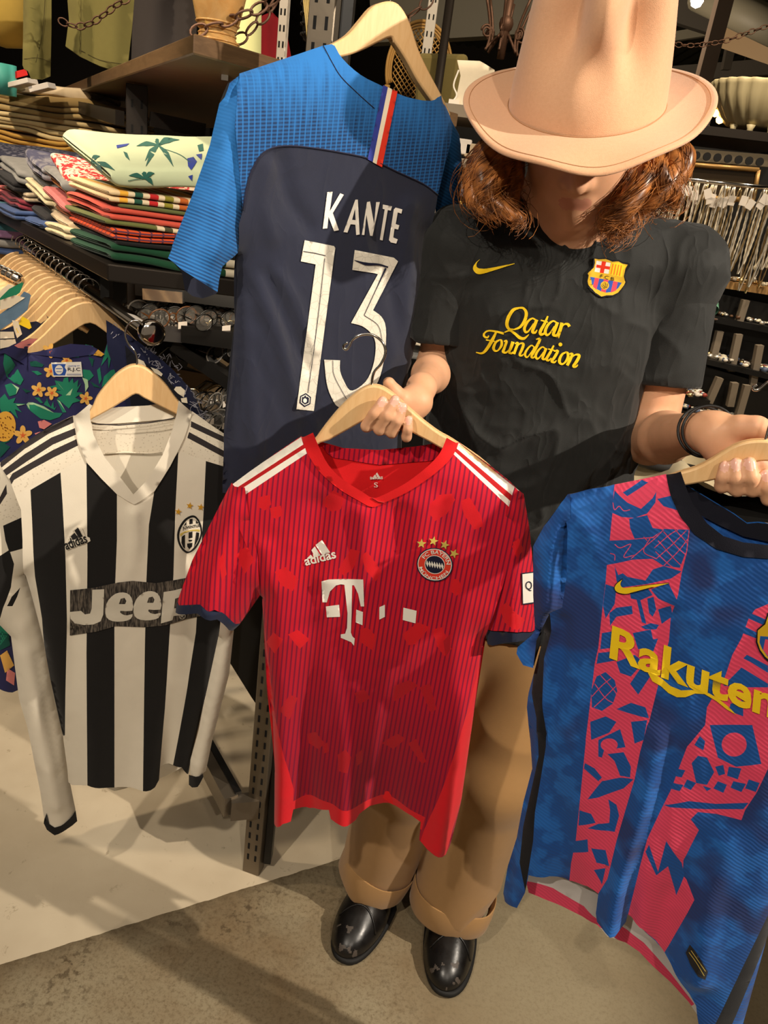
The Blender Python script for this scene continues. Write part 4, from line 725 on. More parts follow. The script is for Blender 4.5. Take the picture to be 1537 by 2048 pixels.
lin = [stroke(BA(p), 1.6) for p in ([(915,560),(1000,640),(1050,655)],[(930,500),(1010,590),(1060,640)],[(960,450),(1040,540),(1085,580)],[(1020,435),(1070,490),(1095,520)],[(910,540),(990,470),(1040,440)],[(920,600),(1010,520),(1085,445)],[(960,640),(1040,560),(1095,490)],[(580,1290),(640,1370),(690,1400)],[(610,1240),(690,1330),(700,1360)],[(565,1360),(620,1300),(670,1260)],[(575,1420),(640,1360),(700,1300)],[(680,290),(690,330),(715,310),(740,335),(775,330)],[(690,520),(720,540),(780,520),(740,590),(800,580)],[(665,570),(690,580),(690,610)],[(850,480),(870,500)],[(780,600),(850,540),(910,490),(960,440)],[(920,600),(850,560),(890,480)])]
pk2 = [ell(*BB([(1350, 108)])[0], 25, 24), ell(*BB([(660, 110)])[0], 17, 13)]
BJ.panel('front', bfo, [BBLU, BPIN, BMOT, BSID], bj, [pinkL, pinkR]+mot+lin+pk2+[BA([(330,890),(290,1000),(250,1080),(232,1340),(258,1480),(262,1640)])+BB([(262,30),(270,170),(185,560),(165,760),(200,930),(205,860),(240,640),(250,480),(310,120),(315,0)])+BA([(320,1640),(290,1400),(300,1150),(340,1000)]), [(1680, 1360), (1640, 1500), (1537, 1830), (1425, 2060), (1460, 2060), (1537, 1870), (1660, 1500)]], [1, 1]+[2]*len(mot)+[1]*len(lin)+[1]*2+[3, 3], sp=0.007)
bko = BA([(1085,190),(1150,230),(1250,290),(1350,350),(1420,400),(1480,395),(1560,405),(1700,470)])+[(1690, 1120), (1800, 1200), (1690, 1360), (1640, 1500), (1537, 1850), (1480, 2070)]+BB([(1200,1680),(1100,1530),(1000,1420),(900,1330),(825,1250),(750,1200),(650,1165),(590,1100),(510,1055),(400,1000),(300,960),(215,925),(200,860),(225,640),(260,240)])+BA([(265,1600),(260,1340),(310,1000),(430,245),(690,190),(975,140)])
BJ.panel('back', bko, [BINS, BPIN, BBLU], bj, [BA([(1000,130),(1085,190),(1350,340),(1700,460),(1700,640),(1400,540),(1200,430),(1100,330)]), BB([(195,860),(350,900),(520,1000),(620,1085),(760,1130),(850,1200),(1000,1370),(1130,1540),(1100,1560),(1000,1430),(825,1260),(590,1110),(300,970),(190,930)])], [2, 1], sp=0.012, back=True)
BJ.panel('back_collar', BA([(1085,190),(1150,230),(1250,290),(1350,350),(1420,400),(1480,395),(1560,405),(1720,480),(1700,540),(1537,500),(1400,470),(1250,400),(1140,340),(1110,280)]), [BNAV], bj, sp=0.009, back=True, off=0.004)
BJ.panel('collar', bn_out+bn_in[::-1], [BNAV], bj, sp=0.007, off=0.0026)
BS = Cloth(PY(1090, 1150, 0.84), 6.0); BS.bul = (0.022, 0.04); BS.seam(BA([(430,245),(300,420),(240,530),(240,800),(250,1000),(155,1090)])); BS.seam(BA([(430,400),(400,880),(330,900),(250,1060)])); BS.wrinkle(0.002, 14, (1, .5), 45); BS.fold(BA([(400,320),(330,600),(300,850)]), 14, 0.006)
bs = BS.panel('sleeve', BA([(445,240),(430,245),(395,290),(300,420),(240,530),(240,800),(250,1000),(155,1085),(148,1130),(185,1188),(240,1203),(258,1050),(330,905),(405,880),(440,700),(445,450)]), [BBLU], bj, sp=0.008)
BS.panel('sleeve_lining', BA([(430,245),(300,420),(240,530),(240,800),(250,1000),(160,1095),(190,1170),(245,1190),(330,905),(405,880),(440,450)]), [BSID], bs, sp=0.014, back=True)
bmap = BJ.px_map; BR = lambda p: CR(1210, 1130, 4.70, p)
text('sponsor_lettering', bmap, 'Rakuten', (1219.5, 1315), 352, 64, 20.5, YEL, bj, bold=0.03, skew=-0.27, off=0.0022)
multi('sponsor_underline', bmap, [BR([(390,970),(440,1000),(540,1060),(620,1130),(720,1170),(850,1165),(950,1180),(1060,1240),(1160,1320),(1240,1400),(1150,1350),(1050,1270),(940,1205),(850,1200),(760,1235),(680,1235),(600,1195),(530,1130),(450,1085)])], [YEL], bj, off=0.002)
sw = spl(BR([(175,115),(150,170),(170,205),(230,205),(400,180),(608,158)]), 4)+spl(BR([(608,165),(400,220),(250,260),(180,270),(110,250),(90,210),(110,165),(175,115)]), 4)[:-1]
cc_ = np.mean(sw, 0); decal('swoosh', bmap, sw, [BSID, YEL], bj, [[tuple(np.array(p)*0+np.array([q[0], q[1]])) for p, q in zip(sw, np.array(sw)+np.clip(np.mean(sw, 0)-np.array(sw), -1.2, 1.2))]], [1], sp=5, off=0.002)
bx = lambda p: BR(p)
bc = decal('club_crest', bmap, bx([(1530,440),(1500,540),(1430,600),(1420,720),(1450,800),(1500,870),(1560,920),(1700,950),(1850,880),(1880,700),(1860,600),(1800,520),(1700,480)]), [BSID, YELD, BMOT, BPIN], bj, [bx([(1537,470),(1510,550),(1440,608),(1436,715),(1462,790),(1510,855),(1565,900),(1690,930),(1830,865),(1860,700),(1840,610),(1790,540),(1690,500)]), bx([(1462,660),(1455,720),(1480,780),(1530,850),(1570,880),(1690,905),(1810,850),(1830,690)]), bx([(1510,690),(1560,700),(1545,860),(1490,790)]), bx([(1620,705),(1680,710),(1670,900),(1600,890)])], [1, 2, 3, 3], sp=5, off=0.002)
LBL = fab('dark_label', (28, 24, 22)); hl = decal('hem_label', bmap, BB([(1105,1205),(1130,1235),(1160,1280),(1205,1355),(1190,1400),(1150,1380),(1110,1320),(1082,1250)]), [LBL], bj, sp=6, off=0.002)
multi('label_print', bmap, [stroke(BB([(1100,1245),(1140,1300),(1185,1375)]), 1.2), stroke(BB([(1112,1235),(1150,1290),(1192,1350)]), 1.2)], [GOLD], hl, off=0.0028)
bh = empty('clothes_hanger', tuple(PY(1450, 960, 0.80)), 'wooden hanger in the left hand, carrying the blue and crimson jersey', 'hanger')
H2 = lambda p: CR(1200, 820, 4.56, p)
hanger_arm(BJ, bh, bow(H2([(560,620),(650,590),(740,558),(880,515),(1000,455),(1120,380),(1230,315),(1340,280),(1450,268),(1560,275),(1660,310),(1760,380),(1860,480),(1980,640),(2100,760)]), H2([(570,670),(660,680),(765,682),(900,660),(1040,632),(1180,580),(1300,520),(1420,470),(1540,460),(1640,490),(1740,560),(1840,660),(1960,760),(2080,820)])), -0.008, 0.005, [(1531, 882), (1537, 860), (1545, 838), (1562, 815), (1568, 790), (1556, 766), (1538, 764), (1520, 778), (1510, 780), (1507, 774), (1515, 769)], 0.0, 0.0016)

# ================================================================== person
SKIN = mat('skin', (208, 156, 118), 0.5, sub=0.12, spec=0.35); nt = NT(SKIN); nt.L.new(nt.mix(nt.math('MULTIPLY_ADD', nt.noise(nt.geo(), 45.0, 4.0), 1.6, -0.4), srgb(212, 160, 122), srgb(226, 172, 138)), bsdf(SKIN).inputs['Base Color']); nt.L.new(nt.bump(nt.noise(nt.geo(), 700, 2), 0.12, 0.0005), bsdf(SKIN).inputs['Normal'])
LIPS = mat('lips', (206, 142, 116), 0.45); NAIL = mat('fingernail', (232, 178, 158), 0.28)
HB = PY(1172, 212, 1.12)
up = np.array([-0.16, -0.42, 0.90]); up /= np.linalg.norm(up); fw = np.array([-0.10, -0.90, -0.42]); fw -= up*(fw@up); fw /= np.linalg.norm(fw); rt = np.cross(fw, up); rt = -rt if rt[0] < 0 else rt
HC = HB-up*0.031-fw*0.008
def hd(x, y, z): return HC+rt*x+fw*y+up*z
HR = np.array([rt, fw, up]).T
body = Blob()
NB = PY(1142, 478, 1.215)
SRj, SLj = PY(920, 500, 1.225), PY(1368, 540, 1.225); CH, WA, HP = PY(1098, 640, 1.235), PY(1060, 880, 1.235), PY(1010, 1130, 1.235)
ER, EL = PY(870, 738, 1.215), PY(1300, 880, 1.20)
body.ellip(hd(0, 0.0, 0.02), HR, (0.074, 0.092, 0.100), 0.02).ellip(hd(0, 0.030, -0.045), HR, (0.058, 0.060, 0.062), 0.04)
body.cone(hd(0, 0.070, -0.088), hd(0, 0.060, -0.094), 0.020, 0.024, 0.03)
body.cone(hd(0, 0.088, 0.012), hd(0, 0.104, -0.030), 0.010, 0.0125, 0.014).ball(hd(-0.0125, 0.092, -0.033), 0.0085, 0.008).ball(hd(0.0125, 0.092, -0.033), 0.0085, 0.008)
body.cone(hd(-0.016, 0.0830, -0.058), hd(0.016, 0.0830, -0.058), 0.0050, 0.0050, 0.010).cone(hd(-0.013, 0.0850, -0.0565), hd(0.013, 0.0850, -0.0565), 0.0036, 0.0036, 0.005).cone(hd(-0.011, 0.0838, -0.0640), hd(0.011, 0.0838, -0.0640), 0.0045, 0.0045, 0.005)
body.ellip(hd(-0.030, 0.074, 0.012), HR, (0.014, 0.010, 0.009), 0.006).ellip(hd(0.030, 0.074, 0.012), HR, (0.014, 0.010, 0.009), 0.006).cone(hd(-0.045, 0.076, 0.030), hd(0.045, 0.076, 0.030), 0.010, 0.010, 0.02)
for sx in (-1, 1): body.ellip(hd(sx*0.078, -0.005, 0.0), HR, (0.008, 0.018, 0.030), 0.008)
body.cone(hd(0, -0.015, -0.05), NB, 0.050, 0.056, 0.03).cone(NB, SRj, 0.055, 0.045, 0.03).cone(NB, SLj, 0.055, 0.045, 0.03)
YAX = (np.array([0.0, 1, 0]), 1.5)
body.eco(CH, WA, 0.125, 0.12, YAX, 0.05).eco(WA, HP, 0.12, 0.13, YAX, 0.05).eco(NB, CH, 0.10, 0.125, YAX, 0.05)
body.cone(SRj, ER, 0.042, 0.028, 0.02).cone(SLj, EL, 0.044, 0.038, 0.02)
rp = lambda x, y, d: RJ.pt(np.array([RJ.uv(650+x/5.12, 620+y/5.12)]), [d])[0]
bp = lambda x, y, d: BJ.pt(np.array([BJ.uv(1200+x/4.56, 820+y/4.56)]), [d])[0]
WR = rp(985, 935, -0.074); WL = bp(985, 300, -0.055)
def mixp(a, b_, t): return np.asarray(a)*(1-t)+np.asarray(b_)*t
body.cone(ER, mixp(ER, WR, .35), 0.027, 0.0255, 0.02).cone(mixp(ER, WR, .35), WR, 0.0255, 0.0175, 0.02)
body.cone(EL, mixp(EL, WL, .35), 0.036, 0.035, 0.02).cone(mixp(EL, WL, .35), WL, 0.035, 0.0215, 0.02)
NAILS = []
def hand(pt, wrist, fingers, thumb, palm, r0):
    for a, b_, ra, rb in palm: body.cone(a, b_, ra, rb, 0.014)
    for ch, f in fingers:
        P = [pt(*q) for q in ch]; rr = [r0*1.12*f, r0*1.06*f, r0*0.98*f, r0*0.86*f]
        for i in range(3): body.cone(P[i], P[i+1], rr[i], rr[i+1], 0.0022 if i else 0.004)
        ax = P[3]-P[2]; ax /= np.linalg.norm(ax); NAILS.append((P[3]-ax*0.001, ax, r0*f))
    for i in range(len(thumb)-1): body.cone(pt(*thumb[i][:3]), pt(*thumb[i+1][:3]), thumb[i][3], thumb[i+1][3], 0.008)
hand(rp, WR, [([(500,1170,-.026),(435,1165,.011),(520,1020,.0175),(602,900,.0145)],1.0),([(625,1185,-.028),(570,1195,.012),(648,1040,.0195),(728,890,.0145)],1.03),([(740,1190,-.028),(692,1225,.012),(750,1090,.0185),(806,960,.0145)],0.98),([(850,1190,-.028),(840,1275,.011),(856,1180,.0165),(866,1085,.0140)],0.86)],
     [(900,1060,-.046,.011),(800,1010,-.036,.0105),(715,905,-.026,.0095),(648,785,-.0195,.0082)],
     [(WR, rp(940,1030,-.048), .0175, .017),(rp(935,1045,-.046), rp(850,1180,-.034), .018, .012),(rp(910,1040,-.044), rp(740,1180,-.036), .016, .011),(rp(890,1030,-.046), rp(625,1170,-.036), .014, .010),(rp(880,1030,-.046), rp(505,1160,-.034), .013, .009)], 0.0074)
hand(bp, WL, [([(1120,560,-.026),(1110,672,.011),(1120,570,.017),(1137,475,.0140)],0.92),([(1245,570,-.026),(1247,695,.012),(1240,575,.019),(1240,455,.0145)],1.03),([(1375,580,-.026),(1390,695,.012),(1375,570,.019),(1360,450,.0145)],1.06),([(1500,620,-.026),(1535,780,.012),(1525,660,.0175),(1510,550,.0140)],0.98)],
     [(1120,270,-.040,.013),(1300,220,-.032,.0125),(1450,210,-.026,.0115),(1580,250,-.022,.0095)],
     [(WL, bp(1060,330,-.044), .0205, .019),(bp(1060,330,-.044), bp(1130,540,-.034), .019, .013),(bp(1080,320,-.046), bp(1245,550,-.036), .018, .013),(bp(1100,300,-.046), bp(1375,550,-.036), .017, .012),(bp(1120,290,-.046), bp(1490,580,-.036), .016, .011)], 0.0076)
AL, AR = PZ(768, 1715, 0.09), PZ(908, 1775, 0.09)
HL_, HR_ = HP+np.array([-0.075, 0, -0.05]), HP+np.array([0.075, 0, -0.05])
for h_, a_ in ((HL_, AL), (HR_, AR)): body.cone(h_, mixp(h_, a_, .5), 0.075, 0.05, 0.03).cone(mixp(h_, a_, .5), a_, 0.05, 0.034, 0.02).cone(a_, a_-np.array([0, 0.03, 0.03]), 0.03, 0.026, 0.02)
V, Q = body.surf((-0.25, 0.72, 0.0), (0.62, 1.45, 1.72), 0.0026); V = relax(V, Q, 1, 0.4)
C_ = V[Q].mean(1); mi = np.zeros(len(Q), int); L_ = (C_-HC)@HR
mi[(np.abs(L_[:, 0]) < 0.021) & (L_[:, 2] < -0.0530) & (L_[:, 2] > -0.0690) & (L_[:, 1] > 0.082) & (np.abs(L_[:, 0]) < 0.024-0.9*np.abs(L_[:, 2]+0.060))] = 1
for tip, ax, r_ in NAILS:
    d = C_-tip; t = d@ax; vw = (CAM-tip); vw = vw-ax*(vw@ax); vw /= np.linalg.norm(vw); s_ = np.cross(ax, vw); mi[((t/(r_*0.95))**2+((d@s_)/(r_*0.72))**2 < 1) & (d@vw > r_*0.45)] = 2
person = mesh('person', V, Q, [SKIN, LIPS, NAIL], None, True, mi, label='person in a beige felt hat and black football shirt holding up two jerseys', cat='person')
# ---- black shirt
sh = Blob(); SHM = fab('black_football_shirt', (31, 32, 31), 0.7, ws=0.4, var=0.12, crease=0.45)
sh.eco(CH, WA, 0.166, 0.158, YAX, 0.05).eco(WA, PY(1000, 1225, 1.235), 0.158, 0.160, YAX, 0.05).eco(NB+np.array([0, .005, -.02]), CH, 0.125, 0.163, YAX, 0.04)
sh.cone(NB+np.array([0, 0.01, -0.012]), SRj, 0.066, 0.058, 0.03).cone(NB+np.array([0, 0.01, -0.012]), SLj, 0.066, 0.058, 0.03)
sleeves_ = []
for s_, e_, hm in ((SRj, ER, PY(862, 678, 1.215)), (SLj, EL, PY(1308, 764, 1.20))):
    d_ = e_-s_; d_ /= np.linalg.norm(d_); c_ = s_+d_*((hm-s_)@d_); sh.cone(s_, s_+d_*0.05, 0.056, 0.054, 0.03); sb = Blob(); sb.cone(s_, c_+d_*0.05, 0.056, 0.060, 0.025); sb.p.append((c_, d_, 0.13, 0, 0, 'L', -1)); sb.cut(c_-d_*0.05, c_+d_*0.03, 0.045, 0.0575); sleeves_.append(sb)
sh.cut(NB+np.array([0.0, -0.010, 0.035]), mixp(NB, HC, .9), 0.056, 0.072)
_hb = PY(1000, 1262, 1.16); sh.p.append((_hb, np.array([0, 0, -1.0]), 0.4, 0, 0, 'L', -1))
def _ev(s, P, cull=None):
    base = [p for p in s.p if not (isinstance(p[5], str) and p[5] == 'L')]; t = Blob(); t.p = base; d = Blob._ev0(t, P, cull)
    for a, n, r, *_ in [p for p in s.p if isinstance(p[5], str) and p[5] == 'L']: d = np.maximum(d, -np.maximum(-((P-a)@n), np.linalg.norm(P-a, axis=1)-r))
    return d
Blob._ev0 = Blob.ev; Blob.ev = _ev
V, Q = sh.surf((-0.2, 1.0, 0.6), (0.62, 1.45, 1.55), 0.0034)
for sb in sleeves_:
    V2, Q2 = sb.surf((-0.2, 1.0, 1.0), (0.62, 1.45, 1.55), 0.0034); Q = np.vstack([Q, Q2+len(V)]); V = np.vstack([V, V2])
V = relax(V, Q, 2, 0.5); N_ = vnormals(V, Q)
w1 = 1-2*np.abs(vnoise(V*np.array([1, 1, 0.8])+0.03*np.stack([vnoise(V, 9, 3), vnoise(V, 9, 4), vnoise(V, 9, 5)], 1), 13, 1)); w2 = 1-2*np.abs(vnoise(V+0.02*np.stack([vnoise(V, 20, 6), vnoise(V, 20, 7), vnoise(V, 20, 8)], 1), 32, 2))
lowk = np.clip((1.36-V[:, 2])/0.25, 0.35, 1.0); rw = V*np.array([1.0, 1.0, 0.75])+0.05*np.stack([vnoise(V, 7, 23), vnoise(V, 7, 24), vnoise(V, 7, 25)], 1); w3 = (1-np.abs(vnoise(rw, 17, 27)))**5; V = V+N_*(0.004*w1*lowk+0.002*w2*lowk+0.009*w3*lowk)[:, None]
jersey = mesh('football_shirt', V, Q, SHM, person, True, label='black football shirt with yellow lettering and a club crest')
smap = caster(V, Q); S8 = lambda p: CR(840, 400, 2.562, p); QF = lambda p: CR(940, 600, 6.404, p)
multi('swoosh', smap, [spl(S8([(310,303),(293,325),(295,345),(320,352),(380,345),(487,325)]), 4)+spl(S8([(487,328),(400,355),(330,375),(295,378),(276,360),(275,340),(290,318)]), 4)], [YEL], jersey, sp=4)
S4 = lambda p: CR(1150, 500, 11.82, p)
crest_out = spl(S4([(440,180),(560,200),(740,180),(880,240),(1020,230),(1130,290),(1260,300),(1300,370),(1210,520),(1180,640),(1215,760),(1150,880),(1040,1020),(900,1100),(740,1110),(610,1125),(450,1040),(310,890),(275,720),(300,600),(275,560),(400,430),(420,300)]), 2, True)
crest_y = S4([(455,205),(560,225),(730,215),(880,280),(1010,270),(1120,325),(1245,350),(1190,440),(1150,620),(1185,760),(1120,890),(1010,1010),(880,1070),(740,1075),(620,1105),(470,1010),(340,870),(305,740),(330,600),(310,560),(430,420),(460,300)])
CRD = fab('crest_bright_red', (228, 52, 24)); CBL = fab('crest_blue', (46, 84, 168)); CPK = fab('crest_crimson', (226, 68, 84)); COR = fab('crest_orange', (236, 130, 30)); CYW = fab('crest_yellow', (250, 210, 40))
barsY = [S4([(880+i*68-i*4, 325+i*12), (912+i*68-i*4, 328+i*12), (862+i*68-i*2, 575+i*12), (826+i*68-i*2, 572+i*12)]) for i in range(4)]
lowb = S4([(365,635),(680,690),(1105,775),(1020,900),(900,990),(740,1010),(620,985),(470,905),(380,800)])
lowr = [S4([(465,655),(570,670),(500,945),(410,870)]), S4([(680,695),(790,715),(720,1010),(610,980)]), S4([(900,735),(1005,760),(960,960),(835,1010)])]
ccr = decal('club_crest', smap, crest_out, [BSID, YELD, WHT, CRD, CYW, COR, CBL, CPK], jersey, [crest_y, S4([(505,255),(840,305),(790,565),(455,510)]), S4([(635,265),(735,280),(675,550),(580,535)]), S4([(505,345),(830,395),(810,465),(490,415)]), S4([(860,310),(1020,300),(1210,380),(1130,480),(1110,635),(800,570)])]+barsY+[lowb]+lowr+[ell(*S4([(700,840)])[0], 8.6, 8.4)], [1, 2, 3, 3, 4]+[5]*4+[6]+[7]*3+[1], sp=4, off=0.002)
text('crest_lettering', smap, 'FCB', (1199.5, 555), 28, 7, 14, BSID, ccr, off=0.0028, spacing=1.4)
multi('ball_emblem', smap, [stroke(S4(p), 0.9) for p in ([(690,760),(720,800),(700,840)],[(640,800),(670,850),(720,860)],[(760,790),(750,850),(720,880)],[(650,890),(700,900),(760,880)],[(620,840),(640,880)])], [BSID], ccr, sp=3, off=0.003)
qf = [ (ell(*QF([(602,238)])[0], 0, 0), []) ]
QS = []
def qs(p, w): QS.append(stroke(QF(p), [x/6.404 for x in w] if not np.isscalar(w) else w/6.404, 4))
qs([(640,100),(560,130),(500,220),(480,310),(510,370),(570,375)], [22, 40, 46, 44, 34, 18]); qs([(570,375),(650,340),(710,250),(725,160),(690,105),(640,100)], [18, 34, 42, 40, 30, 22]); qs([(450,412),(520,390),(580,430),(640,480),(700,490),(760,440)], [14, 24, 34, 42, 34, 10])
def la(x, y, s=1.0, h=1.0):   # italic a
    qs([(x+150*s,y+10),(x+110*s,y-5),(x+50*s,y+40),(x+12*s,y+120*h),(x+30*s,y+170*h),(x+70*s,y+150*h),(x+130*s,y+60)], [20*s, 22*s, 32*s, 38*s, 32*s, 20*s, 16*s]); qs([(x+170*s,y+10),(x+140*s,y+90*h),(x+115*s,y+165*h),(x+150*s,y+175*h),(x+175*s,y+140*h)], [40*s, 40*s, 38*s, 28*s, 12*s])
la(690, 240); la(955, 275)
qs([(1000,205),(960,300),(905,400),(915,440),(960,420),(985,390)], [20, 36, 40, 34, 24, 12]); qs([(910,258),(1000,285)], 18)
qs([(1180,290),(1160,370),(1120,480)], [40, 44, 48]); qs([(1160,360),(1210,310),(1255,310),(1275,340)], [14, 20, 34, 40])
qs([(440,430),(350,405),(250,392),(195,420),(190,465),(230,480),(250,455)], [30, 26, 20, 22, 26, 24, 16]); qs([(345,405),(290,520),(220,630),(160,680),(90,668)], [24, 46, 40, 26, 14]); qs([(212,508),(325,530)], 16)
def lo(x, y, s=1.0): qs([(x+90*s,y),(x+40*s,y+30*s),(x+10*s,y+100*s),(x+30*s,y+140*s),(x+70*s,y+130*s),(x+110*s,y+70*s),(x+110*s,y+15*s),(x+88*s,y)], [18*s, 28*s, 36*s, 26*s, 20*s, 34*s, 30*s, 18*s])
lo(300, 510); qs([(440,530),(475,530),(445,620),(430,660),(470,670),(520,620),(545,545)], [14, 34, 36, 34, 24, 16, 16]); qs([(555,535),(530,610),(510,665),(540,680),(555,660)], [36, 36, 32, 24, 12])
qs([(575,560),(615,550),(590,620),(565,690)], [14, 34, 36, 34]); qs([(600,600),(650,555),(690,565),(670,630),(640,700),(670,710),(690,690)], [12, 18, 34, 36, 32, 22, 12])
la(700, 585, 0.8, 0.85); qs([(850,500),(900,500),(850,610),(800,700)], [12, 34, 36, 34])
la(835, 605, 0.85, 0.85); qs([(1075,580),(1030,670),(985,750),(1010,770),(1045,740)], [20, 34, 36, 26, 12]); qs([(1005,625),(1085,645)], 16)
qs([(1075,655),(1125,650),(1085,730),(1050,780),(1085,795),(1110,770)], [12, 34, 36, 34, 24, 12]); QS.append(ell(*QF([(1160, 567)])[0], 3.8, 3.8))
lo(1135, 665, 1.08); qs([(1265,690),(1310,690),(1285,760),(1245,835)], [12, 36, 38, 36]); qs([(1290,745),(1350,700),(1400,710),(1370,780),(1325,845),(1360,850),(1385,825)], [12, 20, 38, 40, 34, 24, 12])
multi('sponsor_lettering', smap, QS, [YEL], jersey, sp=4, off=0.0016)
# ---- trousers
tr = Blob(); TRM = fab('beige_trousers', (164, 126, 80), 0.85, var=0.05)
LB, RB = PZ(757, 1728, 0.105), PZ(908, 1782, 0.105)
tr.eco(HP+np.array([0, 0, .03]), HP-np.array([0, 0, .10]), 0.155, 0.16, YAX, 0.04)
kl, kr = PY(812, 1540, 1.17), PY(985, 1540, 1.15)
tr.cone(HL_+np.array([.02, 0, -.05]), kl, 0.088, 0.083, 0.02).cone(kl, LB, 0.083, 0.074, 0.02); tr.cone(HR_+np.array([.01, 0, -.05]), kr, 0.095, 0.094, 0.02).cone(kr, RB, 0.094, 0.080, 0.02)
for b_ in (LB, RB): tr.p.append((b_-np.array([0, 0, 0.03]), np.array([0.0, 0, -1]), 0.13, 0, 0, 'L', -1))
V, Q = tr.surf((-0.15, 0.95, 0.02), (0.6, 1.5, 1.1), 0.005); V = relax(V, Q, 2, 0.5); N_ = vnormals(V, Q)
w1 = 1-2*np.abs(vnoise(V*np.array([1, 1, 0.45])+0.03*np.stack([vnoise(V, 7, 13)]*3, 1), 9, 11)); V = V+N_*(0.006*w1)[:, None]
trousers = mesh('trousers', V, Q, TRM, person, True, label='beige wide trousers with turned up cuffs')
for b_, rr, k_, tl in ((LB, 0.079, kl, 12), (RB, 0.085, kr, 4)):
    prof = [(rr*0.90, -0.004), (rr*1.02, 0.028), (rr*1.04, 0.030), (rr*1.05, 0.027), (rr*1.04, 0.0), (rr*1.02, -0.030), (rr*1.0, -0.034), (rr*0.98, -0.033), (rr*0.96, -0.02), (rr*0.90, 0.0)]
    tlt = math.radians(tl); Rm = np.array([[math.cos(tlt), 0, math.sin(tlt)], [0, 1, 0], [-math.sin(tlt), 0, math.cos(tlt)]]); mb = MB(); mb.lathe(prof, b_-np.array([0, 0, 0.008]), 48, R=Rm)
    V_ = np.array(mb.V); V_ += 0.008*np.stack([vnoise(V_, 12, 5), vnoise(V_, 12, 6), 0.8*vnoise(V_, 14, 7)], 1); mesh('cuff', V_, mb.F, TRM, trousers, True)
# ---- shoes
LEA = mat('black_leather', (16, 14, 13), 0.28, spec=0.6, bump=(160, 0.06)); nt = NT(LEA); nt.L.new(nt.math('MULTIPLY_ADD', nt.noise(nt.geo(), 40.0, 4.0), 0.5, 0.08), bsdf(LEA).inputs['Roughness']); SOLE = mat('black_rubber', (14, 13, 12), 0.7); SCUF = mat('scuffed_leather', (74, 66, 60), 0.55)
for toe, heel in ((PZ(686, 1925, 0.0), PZ(785, 1728, 0.0)), (PZ(889, 1992, 0.0), PZ(910, 1775, 0.0))):
    d_ = heel-toe; L_ = np.linalg.norm(d_); y_ = -d_/L_; x_ = np.cross(y_, (0, 0, 1.0)); Rm = np.array([x_, y_, (0, 0, 1.0)]).T; c0 = (toe+heel)/2; hl = L_/2
    so = Blob(); f_ = lambda x, y, z: c0+Rm@np.array([x, y, z])
    so.ellip(f_(0.003, hl-0.085, 0.018), Rm, (0.050, 0.088, 0.044), 0.02).ellip(f_(0, hl-0.13, 0.030), Rm, (0.043, 0.075, 0.050), 0.03).ellip(f_(0, -hl+0.07, 0.035), Rm, (0.037, 0.072, 0.055), 0.03)
    so.p.append((f_(0, 0, 0.004), np.array([0, 0, -1.0]), 0.5, 0, 0, 'L', -1)); V, Q = so.surf(c0-0.2, c0+np.array([.2, .2, .14]), 0.003); V = relax(V, Q, 2, 0.5)
    lc = (V[Q].mean(1)-c0)@Rm; ms_ = ((lc[:, 1] > hl-0.040) & (vnoise(V[Q].mean(1), 60, 3)+0.6*vnoise(V[Q].mean(1), 160, 4) > 0.55) & (lc[:, 2] > 0.02)).astype(int)
    shoe = mesh('shoe', V, Q, [LEA, SCUF], person, True, ms_, label='black leather slip-on shoe with a scuffed toe'); bt = BVHTree.FromPolygons([tuple(v) for v in V], [tuple(int(i) for i in q) for q in Q])
    def onshoe(x, y, off=0.0008):
        l, n, *_ = bt.ray_cast(Vector(f_(x, y, 0.2)), Vector((0, 0, -1))); return np.array(l)+np.array(n)*off if l else f_(x, y, 0.01)
    MB().tube([onshoe(x, hl-0.075-0.028*math.cos(x/0.042*1.35)+0.02) for x in np.linspace(-0.042, 0.042, 17)], 0.0022, 6).build('toe_seam', LEA, shoe, True)
    MB().tube([onshoe(x, hl-0.115+0.008*math.cos(x/0.04*1.5)) for x in np.linspace(-0.040, 0.040, 17)], 0.002, 6).build('strap_edge', LEA, shoe, True)
    ring = [f_(math.copysign(abs(math.cos(t))**0.8, math.cos(t))*(0.050 if math.sin(t) > -0.2 else 0.042), (hl+0.001)*math.sin(t), 0.010) for t in np.linspace(0, 2*math.pi, 48, endpoint=False)]
    MB().tube(ring, 0.0072, 8, closed=True).build('sole', SOLE, shoe, True)
# ---- bracelets
BAND = mat('black_cord', (16, 15, 15), 0.5)
ax = WL-EL; ax /= np.linalg.norm(ax); 
for off_, tw in ((-0.014, 0.34), (0.010, 0.02)):
    c_ = WL+ax*off_; zz = ax*math.cos(tw)+np.array([0, 0, 1.0])*math.sin(tw); x_ = np.cross(zz, (0, 0, 1.0)); x_ /= np.linalg.norm(x_); y_ = np.cross(zz, x_)
    MB().tube([c_+(x_*math.cos(t)*1.02+y_*math.sin(t))*0.0285 for t in np.linspace(0, 2*math.pi, 40, endpoint=False)], 0.0017, 8, closed=True).build('bracelet', BAND, person, True, label='thin black cord bracelet')
